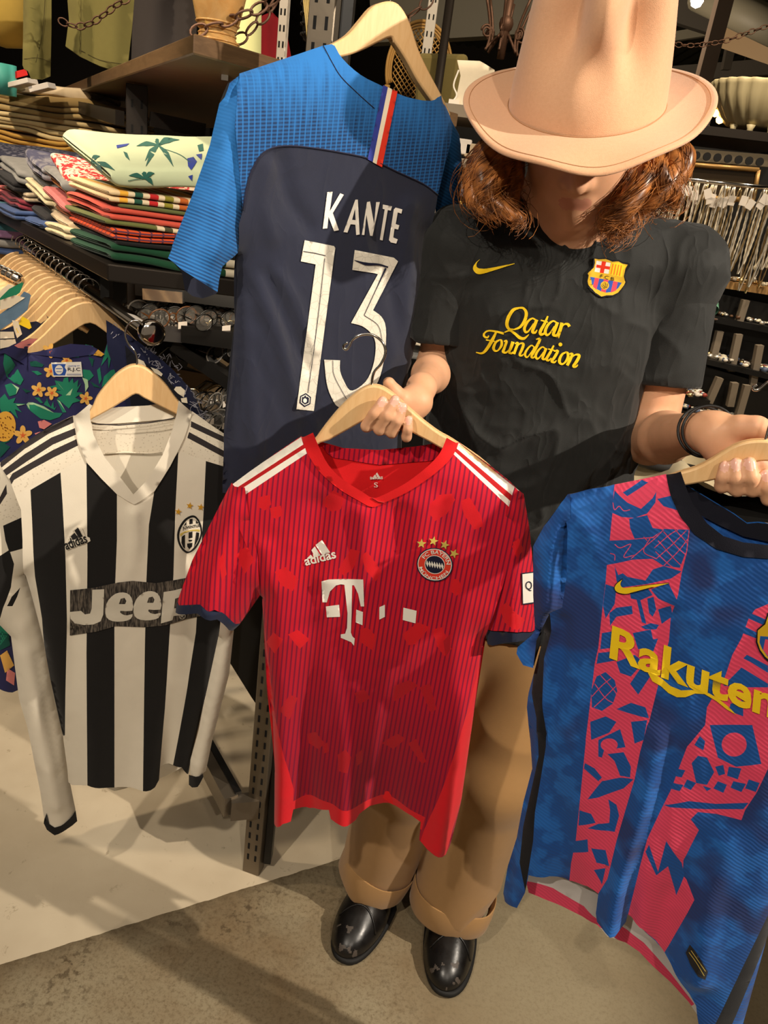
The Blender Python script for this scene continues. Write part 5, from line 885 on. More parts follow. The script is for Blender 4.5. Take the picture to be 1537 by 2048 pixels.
# ---- hat
FELT = mat('beige_felt', (222, 172, 132), 0.95, sheen=0.35, spec=0.15); nt = NT(FELT); nt.L.new(nt.mix(nt.noise(nt.geo(), 260.0, 3.0, 0.7), srgb(212, 160, 122), srgb(226, 178, 140)), bsdf(FELT).inputs['Base Color']); nt.L.new(nt.bump(nt.noise(nt.geo(), 1300.0, 2.0), 0.45, 0.0009), bsdf(FELT).inputs['Normal'])
hu = up; hf = fw; hr_ = rt
def hp_(x, y, z): return HB+hr_*x+hf*y+hu*z
n = 128; V = []; prof = []
for k in range(0, 30):
    t = k/29; prof.append(('c', t))
rx0, ry0, HH = 0.100, 0.112, 0.160
def crown(th, t):
    z = HH*min(1.0, t*1.25) if t < 0.8 else HH
    s = (1-0.24*(z/HH)**1.3) if t < 0.8 else (0.76)*(1-t)/0.2
    if t < 0.8 and t > 0.62: s *= 1-0.10*((t-0.62)/0.18)**2
    if t >= 0.8: s *= 0.90
    x = rx0*s*math.cos(th); y = ry0*s*math.sin(th)
    if t >= 0.8: z = HH+0.010*math.sin((1-t)/0.2*math.pi)*0.6-0.030*(1-abs((1-t)/0.2))*1.0
    fr = math.degrees(th)-90; fr = (fr+180) % 360-180
    hz = z/HH
    for a_, d_, wz, wa, z0 in ((30, 0.034, 0.36, 19, 0.70), (-34, 0.036, 0.36, 20, 0.66), (0, -0.010, 0.35, 12, 0.78)):
        g_ = math.exp(-((fr-a_)/wa)**2)*math.exp(-((hz-z0)/wz)**2); q = math.hypot(x, y)+1e-9; x -= d_*g_*x/q; y -= d_*g_*y/q
    g_ = math.exp(-((fr+2)/15)**2)*math.exp(-((hz-0.45)/0.20)**2); y -= 0.020*g_
    return x+0.055*z, y, z
for k in range(30):
    t = k/29
    for j in range(n): V.append(hp_(*crown(2*math.pi*j/n, t)))
Fc = [(k*n+j, k*n+(j+1) % n, (k+1)*n+(j+1) % n, (k+1)*n+j) for k in range(29) for j in range(n)]
hat = mesh('hat', V, Fc, FELT, person, True, label='beige felt hat with a wide brim')
def brim(th, u):
    x = (rx0+u*(0.159-rx0))*math.cos(th); y = (ry0+u*(0.170-ry0))*math.sin(th)
    z = 0.004*(1-u)**2+0.016*u**1.4*abs(math.cos(th))**2.2-0.010*u*u*max(0, math.sin(th))**2+0.004*u*u*math.sin(th*7+1.0)*max(0, math.sin(th))
    return x, y, z
V = []; rows = [(u, 0.0) for u in np.linspace(0, 0.98, 16)]+[(1.0, -0.0012), (1.004, -0.0026), (1.0, -0.0042)]+[(u, -0.0052) for u in np.linspace(0.98, 0, 12)]
for u_, dz in rows:
    for j in range(n): x, y, z = brim(2*math.pi*j/n, u_); V.append(hp_(x, y, z+dz))
mesh('brim', V, [(k*n+j, k*n+(j+1) % n, (k+1)*n+(j+1) % n, (k+1)*n+j) for k in range(len(rows)-1) for j in range(n)], FELT, hat, True)
STI = mat('tan_stitching', (184, 136, 96), 0.9)
MB().tube([hp_(*[a+b_ for a, b_ in zip(brim(t, 0.87), (0, 0, 0.0003))]) for t in np.linspace(0, 2*math.pi, 128, endpoint=False)], 0.0005, 6, closed=True).build('stitching', STI, hat, True)
MB().tube([hp_(rx0*1.004*math.cos(t), ry0*1.004*math.sin(t), 0.0045) for t in np.linspace(0, 2*math.pi, 128, endpoint=False)], 0.0006, 6, closed=True).build('band_seam', STI, hat, True)
# ---- hair
HAIR = mat('auburn_hair', (128, 70, 30), 0.36, spec=0.5); nt = NT(HAIR); nt.L.new(nt.mix(nt.ramp(nt.noise(nt.geo(), 50.0, 3.0), [(0.38, (0, 0, 0)), (0.62, (1, 1, 1))]), srgb(96, 56, 28), srgb(188, 120, 62)), bsdf(HAIR).inputs['Base Color'])
mb = MB(); rg = np.random.default_rng(5)
guides = [[(985,300,1.14),(965,350,1.12),(985,400,1.10),(1040,440,1.08),(1020,462,1.07)],[(1000,300,1.15),(955,360,1.13),(950,400,1.12),(985,430,1.10),(1005,455,1.10)],[(1020,310,1.15),(1000,360,1.13),(1015,400,1.12),(1035,430,1.11)],[(1030,320,1.15),(1025,370,1.13),(1020,410,1.12),(990,440,1.11)],[(980,290,1.17),(950,340,1.16),(945,380,1.15),(960,410,1.15)],[(1010,320,1.13),(985,370,1.10),(970,400,1.10),(985,425,1.11)],
 [(1265,310,1.15),(1258,370,1.12),(1235,420,1.10),(1250,465,1.09),(1205,488,1.08)],[(1280,300,1.14),(1290,350,1.10),(1260,410,1.08),(1225,450,1.08),(1210,485,1.09)],[(1320,290,1.15),(1345,330,1.12),(1330,380,1.10),(1290,420,1.10),(1270,450,1.10)],[(1340,285,1.17),(1368,310,1.15),(1360,350,1.14),(1320,380,1.13),(1300,410,1.13)],[(1270,320,1.14),(1250,370,1.12),(1240,420,1.10),(1262,445,1.09),(1245,480,1.09)],[(1300,300,1.13),(1320,350,1.10),(1350,400,1.11),(1315,425,1.12)],[(1262,330,1.15),(1255,370,1.13),(1255,410,1.11),(1225,460,1.09),(1248,485,1.09)],[(1310,300,1.16),(1300,370,1.14),(1310,410,1.13),(1345,415,1.14)],[(1270,330,1.12),(1265,380,1.09),(1235,430,1.08),(1190,465,1.08)]]
for gi, gd in enumerate(guides):
    G = np.array([PY(*p) for p in gd]); Gs = np.array(spl(G, 6)); Tn = np.gradient(Gs, axis=0); Tn /= np.linalg.norm(Tn, axis=1)[:, None]
    A_ = np.cross(Tn, (0, 1.0, 0)); A_ /= np.linalg.norm(A_, axis=1)[:, None]+1e-9; B_ = np.cross(Tn, A_); K_ = len(Gs); tt = np.linspace(0, 1, K_)
    for q in range(95):
        rad = abs(rg.normal(0, 0.0085))+0.002; ph = rg.uniform(0, 6.28); tw = rg.uniform(2, 7); wl_ = rg.uniform(0.4, 1.2); end = int(K_*rg.uniform(0.72, 1.0))
        loose = 1+1.3*tt*(rg.random() < 0.14)
        off = (rad*loose*np.cos(ph+tw*tt))[:, None]*A_+(rad*loose*np.sin(ph+tw*tt))[:, None]*B_+0.004*wl_*np.sin(ph*3+14*tt)[:, None]*A_*tt[:, None]
        P_ = (Gs+off)[:end]
        if len(P_) > 3: mb.tube(P_, np.linspace(0.00065, 0.00028, len(P_)), 3, cap=False)
    mb.tube(Gs[:-4], np.interp(np.linspace(0, 1, K_-4), [0, .3, .8, 1], [.015, .016, .011, .003]), 7)
mb.build('hair', HAIR, person, True, label='wavy shoulder length auburn hair')
# ================================================================== steel rack and shelving at the left
STEEL = mat('brushed_steel', (118, 108, 94), 0.38, 0.75, bump=(60, 0.08)); DSTEEL = mat('dark_steel', (44, 38, 33), 0.42, 0.5); BLACKP = mat('black_lacquer', (13, 12, 11), 0.45); SLOT = mat('slot_black', (6, 5, 5), 0.9)
CHR2 = mat('polished_chrome', (0.74, 0.70, 0.66), 0.10, 1.0); WHST = mat('white_steel', (206, 198, 186), 0.5, 0.2)
def post(name, foot, top, w, d, m, yaw, label, slots=0.032, z0=0.0, cat='post', s0=0.0, s1=9.0, parts=True):
    c, s_ = math.cos(yaw), math.sin(yaw); X = np.array([c, s_, 0]); Yv = np.array([-s_, c, 0]); R = np.array([X, Yv, (0, 0, 1.0)]).T; f = np.array([foot[0], foot[1], 0.0])
    e = empty(name, (f[0], f[1], z0), label, cat)
    o = MB().box(f+np.array([0, 0, (z0+top)/2]), (w, d, top-z0), R).build('upright', m, e); bevel(o, 0.0015, 1)
    if slots:
        mb = MB(); z = max(z0+0.05, s0)
        while z < min(top-0.02, s1):
            for fx, fy in ((-w*0.22, -d/2), (w*0.22, -d/2)): mb.box(f+R@np.array([fx, fy-0.0002, 0])+np.array([0, 0, z]), (0.0045, 0.0012, 0.016), R)
            mb.box(f+R@np.array([-w/2-0.0002, 0, 0])+np.array([0, 0, z]), (0.0012, 0.0045, 0.016), R); z += slots
        mb.build('slots', SLOT, e, kind='stuff')
    return e
pf = PZ(503, 1752, 0.0)
pe = post('rack_post', (pf[0], pf[1]+0.02), 2.25, 0.040, 0.030, STEEL, math.radians(-14), 'slotted brushed steel rack post standing beside the red jersey')
o = MB().box((pf[0]+0.030, pf[1]+0.035, 1.12), (0.016, 0.03, 2.2)).build('rear_channel', BLACKP, pe); MB().lathe([(0, 0), (0.012, 0), (0.012, 0.02), (0.005, 0.022), (0.005, 0.03)], (pf[0], pf[1]+0.02, -0.0), 16).build('foot', CHR2, pe, True)
b0, b1 = PZ(413, 1520, 0.20), PZ(462, 1612, 0.20); rb = empty('base_bar', tuple(b0), 'low steel base bar bolted to the rack post near the floor', 'rack part')
far = b0+(b0-b1)*3.0; MB().bar(far, b1, 0.03, 0.05).build('bar', STEEL, rb); MB().bar(b1-(0, 0, .004), np.array([pf[0], pf[1]+0.015, 0.196]), 0.028, 0.05).build('bracket', STEEL, rb); MB().bar(far+(0.012, 0.012, 0.027), b1+(0.012, 0.012, 0.027), 0.014, 0.006).build('rubber_strip', BLACKP, rb)
for px in ((482, 1603),): MB().lathe([(0, 0), (0.007, 0), (0.007, 0.004), (0, 0.006)], PZ(*px, 0.205), 12, R=np.array([[1, 0, 0], [0, 0, -1], [0, 1, 0]])).build('bolt', CHR2, rb, True)
bpC = Cloth(PY(480, 1300, 1.33), 0); prism('black_panel', bpC, [(395, 1130), (545, 1130), (540, 1280), (512, 1408), (503, 1395), (455, 1318), (400, 1240)], -0.09, 0.0, BLACKP, None, 0.001, label='black lacquered panel behind the striped jersey, beside the steel post', cat='panel')
# --- low shelf
A_ = PZ(215, 528, 1.285); fd = PZ(365, 547, 1.285)-A_; fd /= np.linalg.norm(fd); dd = PZ(0, 421, 1.285)-A_; Ld = np.linalg.norm(dd); dd /= Ld
def board(name, P, z, th, m, par, bw=0.002, **kw):
    V = [(p[0], p[1], z) for p in P]+[(p[0], p[1], z-th) for p in P]; n_ = len(P); Fc = [tuple(range(n_)), tuple(range(n_, 2*n_))[::-1]]+[(i, n_+i, n_+(i+1) % n_, (i+1) % n_) for i in range(n_)]
    o = mesh(name, V, Fc, m, par, False, **kw); bevel(o, bw, 1); bm = bmesh.new(); bm.from_mesh(o.data); bmesh.ops.recalc_face_normals(bm, faces=bm.faces); bm.to_mesh(o.data); bm.free(); return o
ls = empty('steel_shelf', tuple(A_), 'dark steel shelf under the folded shirts', 'shelf')
board('shelf_board', [A_, A_+fd*0.62, A_+fd*0.62+dd*1.5, A_+dd*1.5], 1.285, 0.026, DSTEEL, ls)
for k in (0.25, 1.1): MB().bar(A_+fd*0.1+dd*k-(0, 0, .03), A_+fd*0.55+dd*k-(0, 0, .03), 0.012, 0.03).build('bracket', BLACKP, ls)
# --- wooden shelf above
WOODD = mat('dark_walnut', (92, 68, 46), 0.32, spec=0.5); nt = NT(WOODD); mp_ = nt.n('ShaderNodeMapping', Scale=(9, 9, 60)); nt.L.new(nt.geo(), mp_.inputs[0]); nt.L.new(nt.mix(nt.noise(mp_.outputs[0], 1.6, 5.0, 0.65, 1.5), srgb(62, 46, 32), srgb(122, 94, 66)), bsdf(WOODD).inputs['Base Color'])
zt = 1.592; wc, wlf, wrt = PZ(387, 108, zt), PZ(95, 203, zt), PZ(545, 152, zt); wr2 = wc+(wrt-wc)*4.5
wsx = empty('wooden_shelf', tuple(wc), 'dark walnut shelf board with a glass vase on its corner', 'shelf')
board('board', [wc, wr2, wr2+(wlf-wc), wlf], zt+0.026, 0.026, WOODD, wsx)
MB().bar(PY(450, 146, 1.45)-(0, 0, 0.004), PY(500, 158, 1.62)-(0, 0, 0.004), 0.012, 0.014).build('bracket', CHR2, wsx); MB().bar(PY(135, 208, 2.6), PY(240, 236, 1.9), 0.02, 0.03).build('bracket', DSTEEL, wsx); MB().bar(PY(300, 238, 1.85), PY(410, 262, 1.9), 0.02, 0.03).build('bracket', DSTEEL, wsx)
pp = PY(274, 250, 1.86); post('rack_post', (pp[0], pp[1]), 1.588, 0.046, 0.04, DSTEEL, math.radians(20), 'dark steel post under the walnut shelf, behind the palm print shirt', slots=0.05, s0=1.2)
# --- folded clothes
def stripes(name, cols, period, rot=0.0, rough=0.9, bumpy=True):
    if name in MATS: return MATS[name]
    m = mat(name, (200, 200, 200), rough, sheen=0.15, spec=0.2); nt = NT(m); ux, uy, _ = nt.sep(nt.uv()); t = nt.math('FRACT', nt.math('DIVIDE', nt.math('ADD', ux if rot == 0 else uy, period*20), period))
    nd = nt.n('ShaderNodeValToRGB', i0=t); e = nd.color_ramp.elements; nd.color_ramp.interpolation = 'CONSTANT'; tot = sum(w for w, _ in cols); acc = 0
    while len(e) < len(cols): e.new(0.5)
    for k, (w, c) in enumerate(cols): e[k].position = acc/tot; e[k].color = srgb(*c); acc += w
    nt.L.new(nd.outputs[0], bsdf(m).inputs['Base Color']); nt.L.new(nt.bump(nt.noise(nt.geo(), 700.0, 2.0), 0.3, 0.0008), bsdf(m).inputs['Normal']); return m
def check(name, c1, c2, per):
    m = mat(name, c1, 0.9, sheen=0.15, spec=0.2); nt = NT(m); ux, uy, _ = nt.sep(nt.uv()); l = [nt.math('LESS_THAN', nt.math('FRACT', nt.math('DIVIDE', nt.math('ADD', q, 5.0), per)), 0.16) for q in (ux, uy)]
    nt.L.new(nt.mix(nt.math('MAXIMUM', *l), srgb(*c1), srgb(*c2)), bsdf(m).inputs['Base Color']); return m
def folded(name, c, U, Wd, L, D, th, m, label, group, layers=2, slope=0.0, seed=0, back=0.0, puff=0.004):
    """folded garment: a soft slab of a few folded layers; c = front left bottom corner; rounded folds along the sides"""
    U = np.asarray(U, float); Wd = np.asarray(Wd, float); Z = np.array([0, 0, 1.0]); V = []; Fc = []; UVc = []; hh = th/layers
    for ly in range(layers):
        prof = []
        for k in range(28):
            t = 2*math.pi*k/28; cx, cz = math.cos(t), math.sin(t); prof.append((0.5+0.5*math.copysign(abs(cx)**0.22, cx), 0.5+0.5*math.copysign(abs(cz)**0.45, cz)))
        b = len(V); dl_ = min(0.12, hh*0.55/L); sl = [0.0, dl_*.12, dl_*.35, dl_*.65]+list(np.linspace(dl_, 1-dl_, 20))+[1-dl_*.65, 1-dl_*.35, 1-dl_*.12, 1.0]; nu = len(sl)
        for s in sl:
            q_ = min(1.0, min(s, 1-s)/dl_); e_ = max(0.15, math.sqrt(max(0.0, 1-(1-q_)**2)))
            for (w, z) in prof:
                zz = (z-0.5)*e_*hh*(1.0)+hh*(ly+0.5); ww = 0.5+(w-0.5)*(0.97+0.03*e_)
                V.append(np.asarray(c)+U*(L*s)+Wd*(D*ww)+Z*(zz+slope*ww+back*s)); UVc.append((L*s, D*ww+z*hh))
        for i in range(nu-1):
            for k in range(28): Fc.append((b+i*28+k, b+i*28+(k+1) % 28, b+(i+1)*28+(k+1) % 28, b+(i+1)*28+k))
        Fc.append(tuple(b+k for k in range(28))); Fc.append(tuple(b+(nu-1)*28+k for k in range(28))[::-1])
    V = np.array(V); n_ = np.stack([vnoise(V, 14, seed+1), vnoise(V, 14, seed+2), vnoise(V, 11, seed+3)], 1); V = V+n_*np.array([puff, puff, puff*0.9]); 
    return mesh(name, V, Fc, m, None, True, uv=UVc, label=label, cat='folded clothes', group=group)
GR = 'folded shirts on the steel shelf'
KN = [fab('knit_%d' % i, c) for i, c in enumerate([(30, 66, 40), (24, 22, 22), (96, 100, 56), (206, 84, 66), (216, 196, 150)])]
rugby = stripes('rugby_green', [(6, (26, 68, 44)), (3.2, (222, 210, 184)), (0.7, (226, 186, 90)), (1, (222, 210, 184)), (0.4, (160, 190, 200))], 0.34); multi_ = stripes('multicolour_stripe', [(1.2, (224, 196, 150)), (1, (232, 172, 60)), (.8, (224, 205, 170)), (1, (40, 84, 66)), (.9, (226, 205, 170)), (1.1, (190, 40, 40)), (.8, (226, 205, 170)), (1.1, (140, 130, 44)), (.8, (226, 205, 170)), (1.1, (186, 96, 40))], 0.115)
coral = stripes('coral_block', [(5, (206, 84, 66)), (.8, (206, 170, 70)), (.9, (150, 156, 150)), (.9, (190, 50, 50)), (.8, (206, 186, 140)), (.9, (70, 76, 74)), (.9, (216, 196, 150))], 0.30); olst = stripes('olive_stripe', [(3, (104, 108, 58)), (.5, (224, 205, 170)), (.5, (80, 76, 50)), (.5, (224, 205, 170)), (2, (120, 118, 56))], 0.16); orch = check('orange_check', (228, 84, 30), (96, 52, 70), 0.018)
y0 = 1.286; base = A_*np.array([1, 1, 0])
def put(u, w, z): return base+fd*u+dd*w+np.array([0, 0, z])
stk = [('folded_rugby_shirt', rugby, 0.030, 2, 'green and cream banded folded shirt at the bottom of the front stack', -0.005), ('folded_shirt', KN[1], 0.008, 1, 'thin black folded shirt above the green and cream one', 0.0), ('folded_shirt', orch, 0.018, 2, 'bright orange checked folded shirt in the front stack', -0.02), ('folded_shirt', olst, 0.009, 1, 'olive striped folded shirt just above the orange checked one', -0.02), ('folded_shirt', coral, 0.021, 2, 'coral folded shirt with blocks of grey and yellow in the front stack', -0.015), ('folded_shirt', KN[2], 0.008, 1, 'thin olive folded shirt under the multicoloured stripes', 0.0), ('folded_shirt', multi_, 0.019, 2, 'folded shirt with multicoloured stripes, directly under the palm print', 0.0)]
z = y0
for i, (nm_, m_, th, ly, lb, du) in enumerate(stk):
    folded(nm_, put(0.012+du*0.4+0.004*(i % 3), 0.012, z), fd, dd, 0.36, 0.25, th, m_, lb, GR, ly, seed=i*7, slope=0.004 if i > 3 else 0.0, back=0.001*i); z += th*0.97
PALMB = fab('pale_green_aloha', (196, 206, 168), 0.85, var=0.04)
ps = folded('folded_aloha_shirt', put(0.010, 0.004, z), fd, dd, 0.36, 0.27, 0.034, PALMB, 'pale green folded shirt printed with palm trees and blue flowers', GR, 1, slope=0.046, seed=77, back=0.030, puff=0.006)
me = ps.data; Vp = np.array([v.co[:] for v in me.vertices]); Fp = [tuple(p.vertices) for p in me.polygons]
tb = BVHTree.FromPolygons([tuple(v) for v in Vp], Fp)
def pmap(P, off=0.001):
    out = []
    for x, y in P:
        d = ray(x, y); d = d/np.linalg.norm(d); l, n_, *_ = tb.ray_cast(Vector(CAM), Vector(d))
        if l is None: return None
        out.append(np.array(l)-d*off*1.5+np.array([0, 0, off*0.3]))
    return np.array(out)
PG = lambda p: CR(0, 250, 3.202, p); PGRN = fab('palm_green', (44, 96, 84)); PBLU = fab('hibiscus_blue', (50, 66, 148))
fr = []
for (cx, cy), ends in (((585, 240), [(460, 260, 40), (470, 300, 0), (640, 200, -20), (735, 290, 30), (660, 320, 20), (520, 215, -12), (560, 290, 10)]), ((1015, 130), [(875, 135, -18), (930, 230, -10), (935, 265, 0), (1110, 265, 15), (1150, 95, -12), (995, 95, -6), (1105, 85, -8)]), ((930, 345), [(825, 325, -8), (905, 415, 0), (980, 385, 8), (990, 310, -8), (920, 300, -6)])):
    for ex, ey, bend in ends: fr.append(stroke(PG([(cx, cy), ((cx+ex)/2+bend*0.3, (cy+ey)/2-12), (ex, ey)]), [2.5, 10, 0.6]))
fr += [stroke(PG([(1040, 150), (1150, 190), (1220, 240)]), [1, 1.6, 1.6]), stroke(PG([(820, 360), (870, 350), (930, 345)]), 1.4), PG([(790,170),(815,180),(832,228),(805,205)]), stroke(PG([(570,250),(545,290),(520,330)]), 1.2), PG([(600,345),(615,335),(618,370),(600,375)]), PG([(570,395),(630,400),(640,415),(590,412)]), PG([(1265,130),(1300,120),(1305,165),(1275,170)])]
fl_ = [PG(p) for p in ([(625,365),(665,362),(690,385),(700,352),(745,370),(740,395),(800,395),(818,420),(790,432),(810,445),(720,450),(700,430),(665,448),(655,415),(675,400)],[(1200,215),(1240,205),(1262,235),(1245,262),(1225,290),(1205,265)],[(1255,190),(1295,185),(1290,225)],[(1205,330),(1235,320),(1230,360)],[(1035,388),(1150,375),(1160,392),(1110,402),(1060,400)],[(745,130),(830,118),(810,135),(750,150)])]
for q, m_, nm_ in [(q, PGRN, 'palm_print') for q in fr]+[(q, PBLU, 'flower_print') for q in fl_]: (pmap(q) is not None) and multi(nm_, pmap, [q], [m_], ps, sp=5)
# piles further back along the shelf edge
pal = [('navy_dotted', (44, 48, 70)), ('heather_grey', (128, 126, 122)), ('slate_batik', (86, 88, 104)), ('red_floral', (196, 60, 56)), ('oatmeal', (190, 170, 140)), ('butter', (220, 186, 96)), ('dusty_rose', (196, 108, 104)), ('salmon', (214, 138, 96)), ('ecru', (206, 190, 152)), ('black_knit', (30, 28, 30)), ('burgundy', (120, 40, 52)), ('teal', (62, 110, 124)), ('lilac', (150, 116, 156)), ('denim', (58, 78, 120))]
_m = mat('pile_red_floral', (196, 60, 56), 0.9); nt = NT(_m); nt.L.new(nt.ramp(nt.noise(nt.geo(), 70.0, 2.0, 0.5, 1.5), [(0.47, srgb(184, 44, 46)), (0.50, srgb(224, 200, 176))]), bsdf(_m).inputs['Base Color'])
_m = mat('pile_navy_dotted', (44, 48, 70), 0.9); nt = NT(_m); v = nt.n('ShaderNodeTexVoronoi', Scale=70.0); nt.L.new(nt.geo(), v.inputs['Vector']); nt.L.new(nt.ramp(v.outputs['Distance'], [(0.30, srgb(112, 110, 120)), (0.42, srgb(40, 42, 62))]), bsdf(_m).inputs['Base Color'])
_m = mat('pile_slate_batik', (86, 88, 104), 0.9); nt = NT(_m); nt.L.new(nt.ramp(nt.noise(nt.geo(), 24.0, 3.0, 0.6, 1.2), [(0.42, srgb(70, 70, 92)), (0.6, srgb(140, 136, 138))]), bsdf(_m).inputs['Base Color'])
PM = {k: fab('pile_'+k, c, var=0.3) for k, c in pal}
def pile(u0, w0, D, L, items, lab, seed, z0=y0):
    z = z0
    for i, (k, th) in enumerate(items):
        folded('folded_shirt', put(u0+0.006*((i*37+seed) % 5-2), w0+0.004*((i*53+seed) % 5-2), z), fd, dd, L, D, th, PM[k], lab % k.replace('_', ' '), GR, 1 if th < 0.02 else 2, seed=seed+i*5, slope=0.006*i, puff=0.007); z += th*0.9
    return z
pile(0.02, 0.30, 0.13, 0.34, [('ecru', .022), ('oatmeal', .014), ('salmon', .018), ('dusty_rose', .016), ('butter', .018), ('heather_grey', .018), ('red_floral', .014)], '%s folded shirt in the second stack, left of the palm print shirt', 100)
pile(0.02, 0.44, 0.15, 0.36, [('denim', .018), ('black_knit', .016), ('oatmeal', .020), ('ecru', .022), ('heather_grey', .020), ('slate_batik', .026)], '%s folded garment in the third stack along the shelf', 140)
pile(0.0, 0.62, 0.20, 0.36, [('denim', .02), ('burgundy', .02), ('oatmeal', .02), ('black_knit', .02), ('heather_grey', .026)], '%s folded garment in the fourth stack along the shelf', 170)
pile(0.0, 0.85, 0.28, 0.40, [('teal', .02), ('burgundy', .02), ('dusty_rose', .02), ('black_knit', .018), ('red_floral', .02), ('navy_dotted', .034)], '%s folded garment in the farthest stack along the shelf', 190)
zl = 1.135
for i, (k, th) in enumerate([('denim', .02), ('heather_grey', .02), ('lilac', .03), ('teal', .02), ('black_knit', .02), ('burgundy', .022)]): folded('folded_shirt', PY(-60, 520, 2.0)*np.array([1, 1, 0])+np.array([-0.12, 0, PY(0, 512, 2.0)[2]+0.021*i]), (1, 0.05, 0), dd, 0.26, 0.25, th, PM[k], '%s folded garment at the left frame edge below the steel shelf' % k.replace('_', ' '), 'folded shirts below the steel shelf', 1, seed=220+i)
MB().box(PY(-20, 540, 2.12)+np.array([-0.1, .05, -.02]), (0.6, 0.3, 0.03)).build('side_shelf', DSTEEL, None, label='dark shelf at the left frame edge under a small stack of clothes', cat='shelf')
# khaki trousers stack
kc = [('khaki_dark', (150, 124, 76)), ('khaki_mid', (168, 142, 92)), ('sand', (206, 182, 132)), ('ochre', (196, 150, 70)), ('mustard', (206, 158, 50)), ('gold_twill', (222, 172, 40)), ('cream_knit', (222, 200, 164))]
KM = {k: fab('twill_'+k, c) for k, c in kc}; YB = 2.35; zb = PY(100, 334, YB)[2]
MB().box(PY(90, 340, YB)+np.array([0, .14, -.012]), (0.75, 0.5, 0.02)).build('side_shelf', DSTEEL, None, label='dark shelf carrying the stack of folded khaki trousers', cat='shelf')
for i, (k, th, lb) in enumerate([('gold_twill', .028, 'gold twill folded trousers at the bottom of the khaki stack'), ('mustard', .028, 'mustard folded trousers second from the bottom of the khaki stack'), ('ochre', .028, 'ochre folded trousers third from the bottom of the khaki stack'), ('sand', .028, 'pale sand folded trousers in the lower middle of the khaki stack'), ('sand', .028, 'pale sand folded trousers in the middle of the khaki stack'), ('khaki_mid', .030, 'khaki folded trousers in the upper half of the khaki stack'), ('khaki_dark', .030, 'dark khaki folded trousers second from the top of the khaki stack'), ('cream_knit', .036, 'cream knitted garment lying on top of the khaki stack')]):
    folded('folded_trousers', PY(-50 if i < 7 else -60, 312, YB)*np.array([1, 1, 0])+np.array([0.01*(i % 3), 0.0, zb+0.0260*i]), (1, 0.02, 0), (0, 1, 0), 0.42 if i < 7 else 0.34, 0.25, th, KM[k], lb, 'folded trousers in the khaki stack', 2 if i < 6 else 1, seed=300+i*9, puff=0.010)
# --- rail with hangers
K0 = PZ(302, 664, 1.20); Kf = PZ(48, 490, 1.20); rdir = Kf-K0; rL = np.linalg.norm(rdir); rdir /= rL
rail = empty('clothes_rail', tuple(K0), 'chrome clothes rail with a round end knob, full of hangers', 'clothes rail')
MB().tube([K0, K0+rdir*(rL+0.9)], 0.0105, 20).build('rail_tube', CHR2, rail, True)
Rk = np.array([np.cross((0, 0, 1.0), rdir), np.cross(rdir, np.cross((0, 0, 1.0), rdir)), rdir]).T
MB().lathe([(0, -0.016), (0.012, -0.0158), (0.0185, -0.0135), (0.0200, -0.010), (0.0200, 0.004), (0.0185, 0.008), (0.011, 0.010)], K0, 40, R=Rk).build('end_knob', CHR2, rail, True)
MB().bar(K0+rdir*0.25+(0, 0, .006), K0+rdir*0.25+(0, 0, .07), 0.016, 0.016).build('rail_bracket', BLACKP, rail); MB().bar(K0+rdir*1.2+(0, 0, .006), K0+rdir*1.2+(0, 0, .07), 0.016, 0.016).build('rail_bracket', BLACKP, rail)
hx_ = np.cross((0, 0, 1.0), rdir); hx_ = hx_ if hx_[0] > 0 else -hx_; hx_ = hx_+0.25*np.array([0.8, -0.6, 0]); hx_ /= np.linalg.norm(hx_)
_S = 0.62
armT = spl([(-0.20, -0.125), (-0.15, -0.10), (-0.10, -0.066), (-0.055, -0.035), (0, -0.022), (0.055, -0.035), (0.10, -0.066), (0.15, -0.10), (0.20, -0.125)], 3); armB = spl([(-0.195, -0.145), (-0.14, -0.122), (-0.09, -0.100), (-0.045, -0.078), (0, -0.062), (0.045, -0.078), (0.09, -0.100), (0.14, -0.122), (0.195, -0.145)], 3)
pol = [(p[0]*_S, p[1]) for p in armT]+[(p[0]*_S, p[1]) for p in armB][::-1]
def rail_hanger(t, tilt, label, scale=1.0):
    c = K0+rdir*t; e = empty('clothes_hanger', tuple(c), label, 'hanger', 'wooden hangers along the rail'); X = hx_*math.cos(tilt)+rdir*math.sin(tilt); Nn = np.cross(X, (0, 0, 1.0))
    n_ = len(pol); V = [c+X*(x*scale)+np.array([0, 0, z*scale])+Nn*0.006 for x, z in pol]+[c+X*(x*scale)+np.array([0, 0, z*scale])-Nn*0.006 for x, z in pol]
    bm = bmesh.new(); vs = [bm.verts.new(v) for v in V]; bm.faces.new(vs[:n_]); bm.faces.new(vs[n_:][::-1])
    for i in range(n_): bm.faces.new((vs[i], vs[n_+i], vs[n_+(i+1) % n_], vs[(i+1) % n_]))
    bmesh.ops.recalc_face_normals(bm, faces=bm.faces); me = bpy.data.meshes.new('arm'); bm.to_mesh(me); bm.free(); me.materials.append(WOODH); o = bpy.data.objects.new('arm', me); link(o, e); bevel(o, 0.002, 2); autosmooth(o, 50)
    ht = [c+np.array([0, 0, -0.024*scale])]+[c+X*(0.0190*math.cos(a))+np.array([0, 0, 0.0175*math.sin(a)+0.004]) for a in np.radians(np.linspace(-60, 200, 15))]
    MB().tube(ht, 0.0017, 6).build('hook', CHROME, e, True); return X
ts = [0.37+0.050*i for i in range(17)]
ordn = ['first', 'second', 'third', 'fourth', 'fifth', 'sixth', 'seventh', 'eighth', 'ninth', 'tenth', 'eleventh', 'twelfth', 'thirteenth', 'fourteenth', 'fifteenth', 'sixteenth', 'seventeenth', 'eighteenth', 'nineteenth', 'twentieth', 'twenty-first', 'twenty-second', 'twenty-third', 'twenty-fourth']
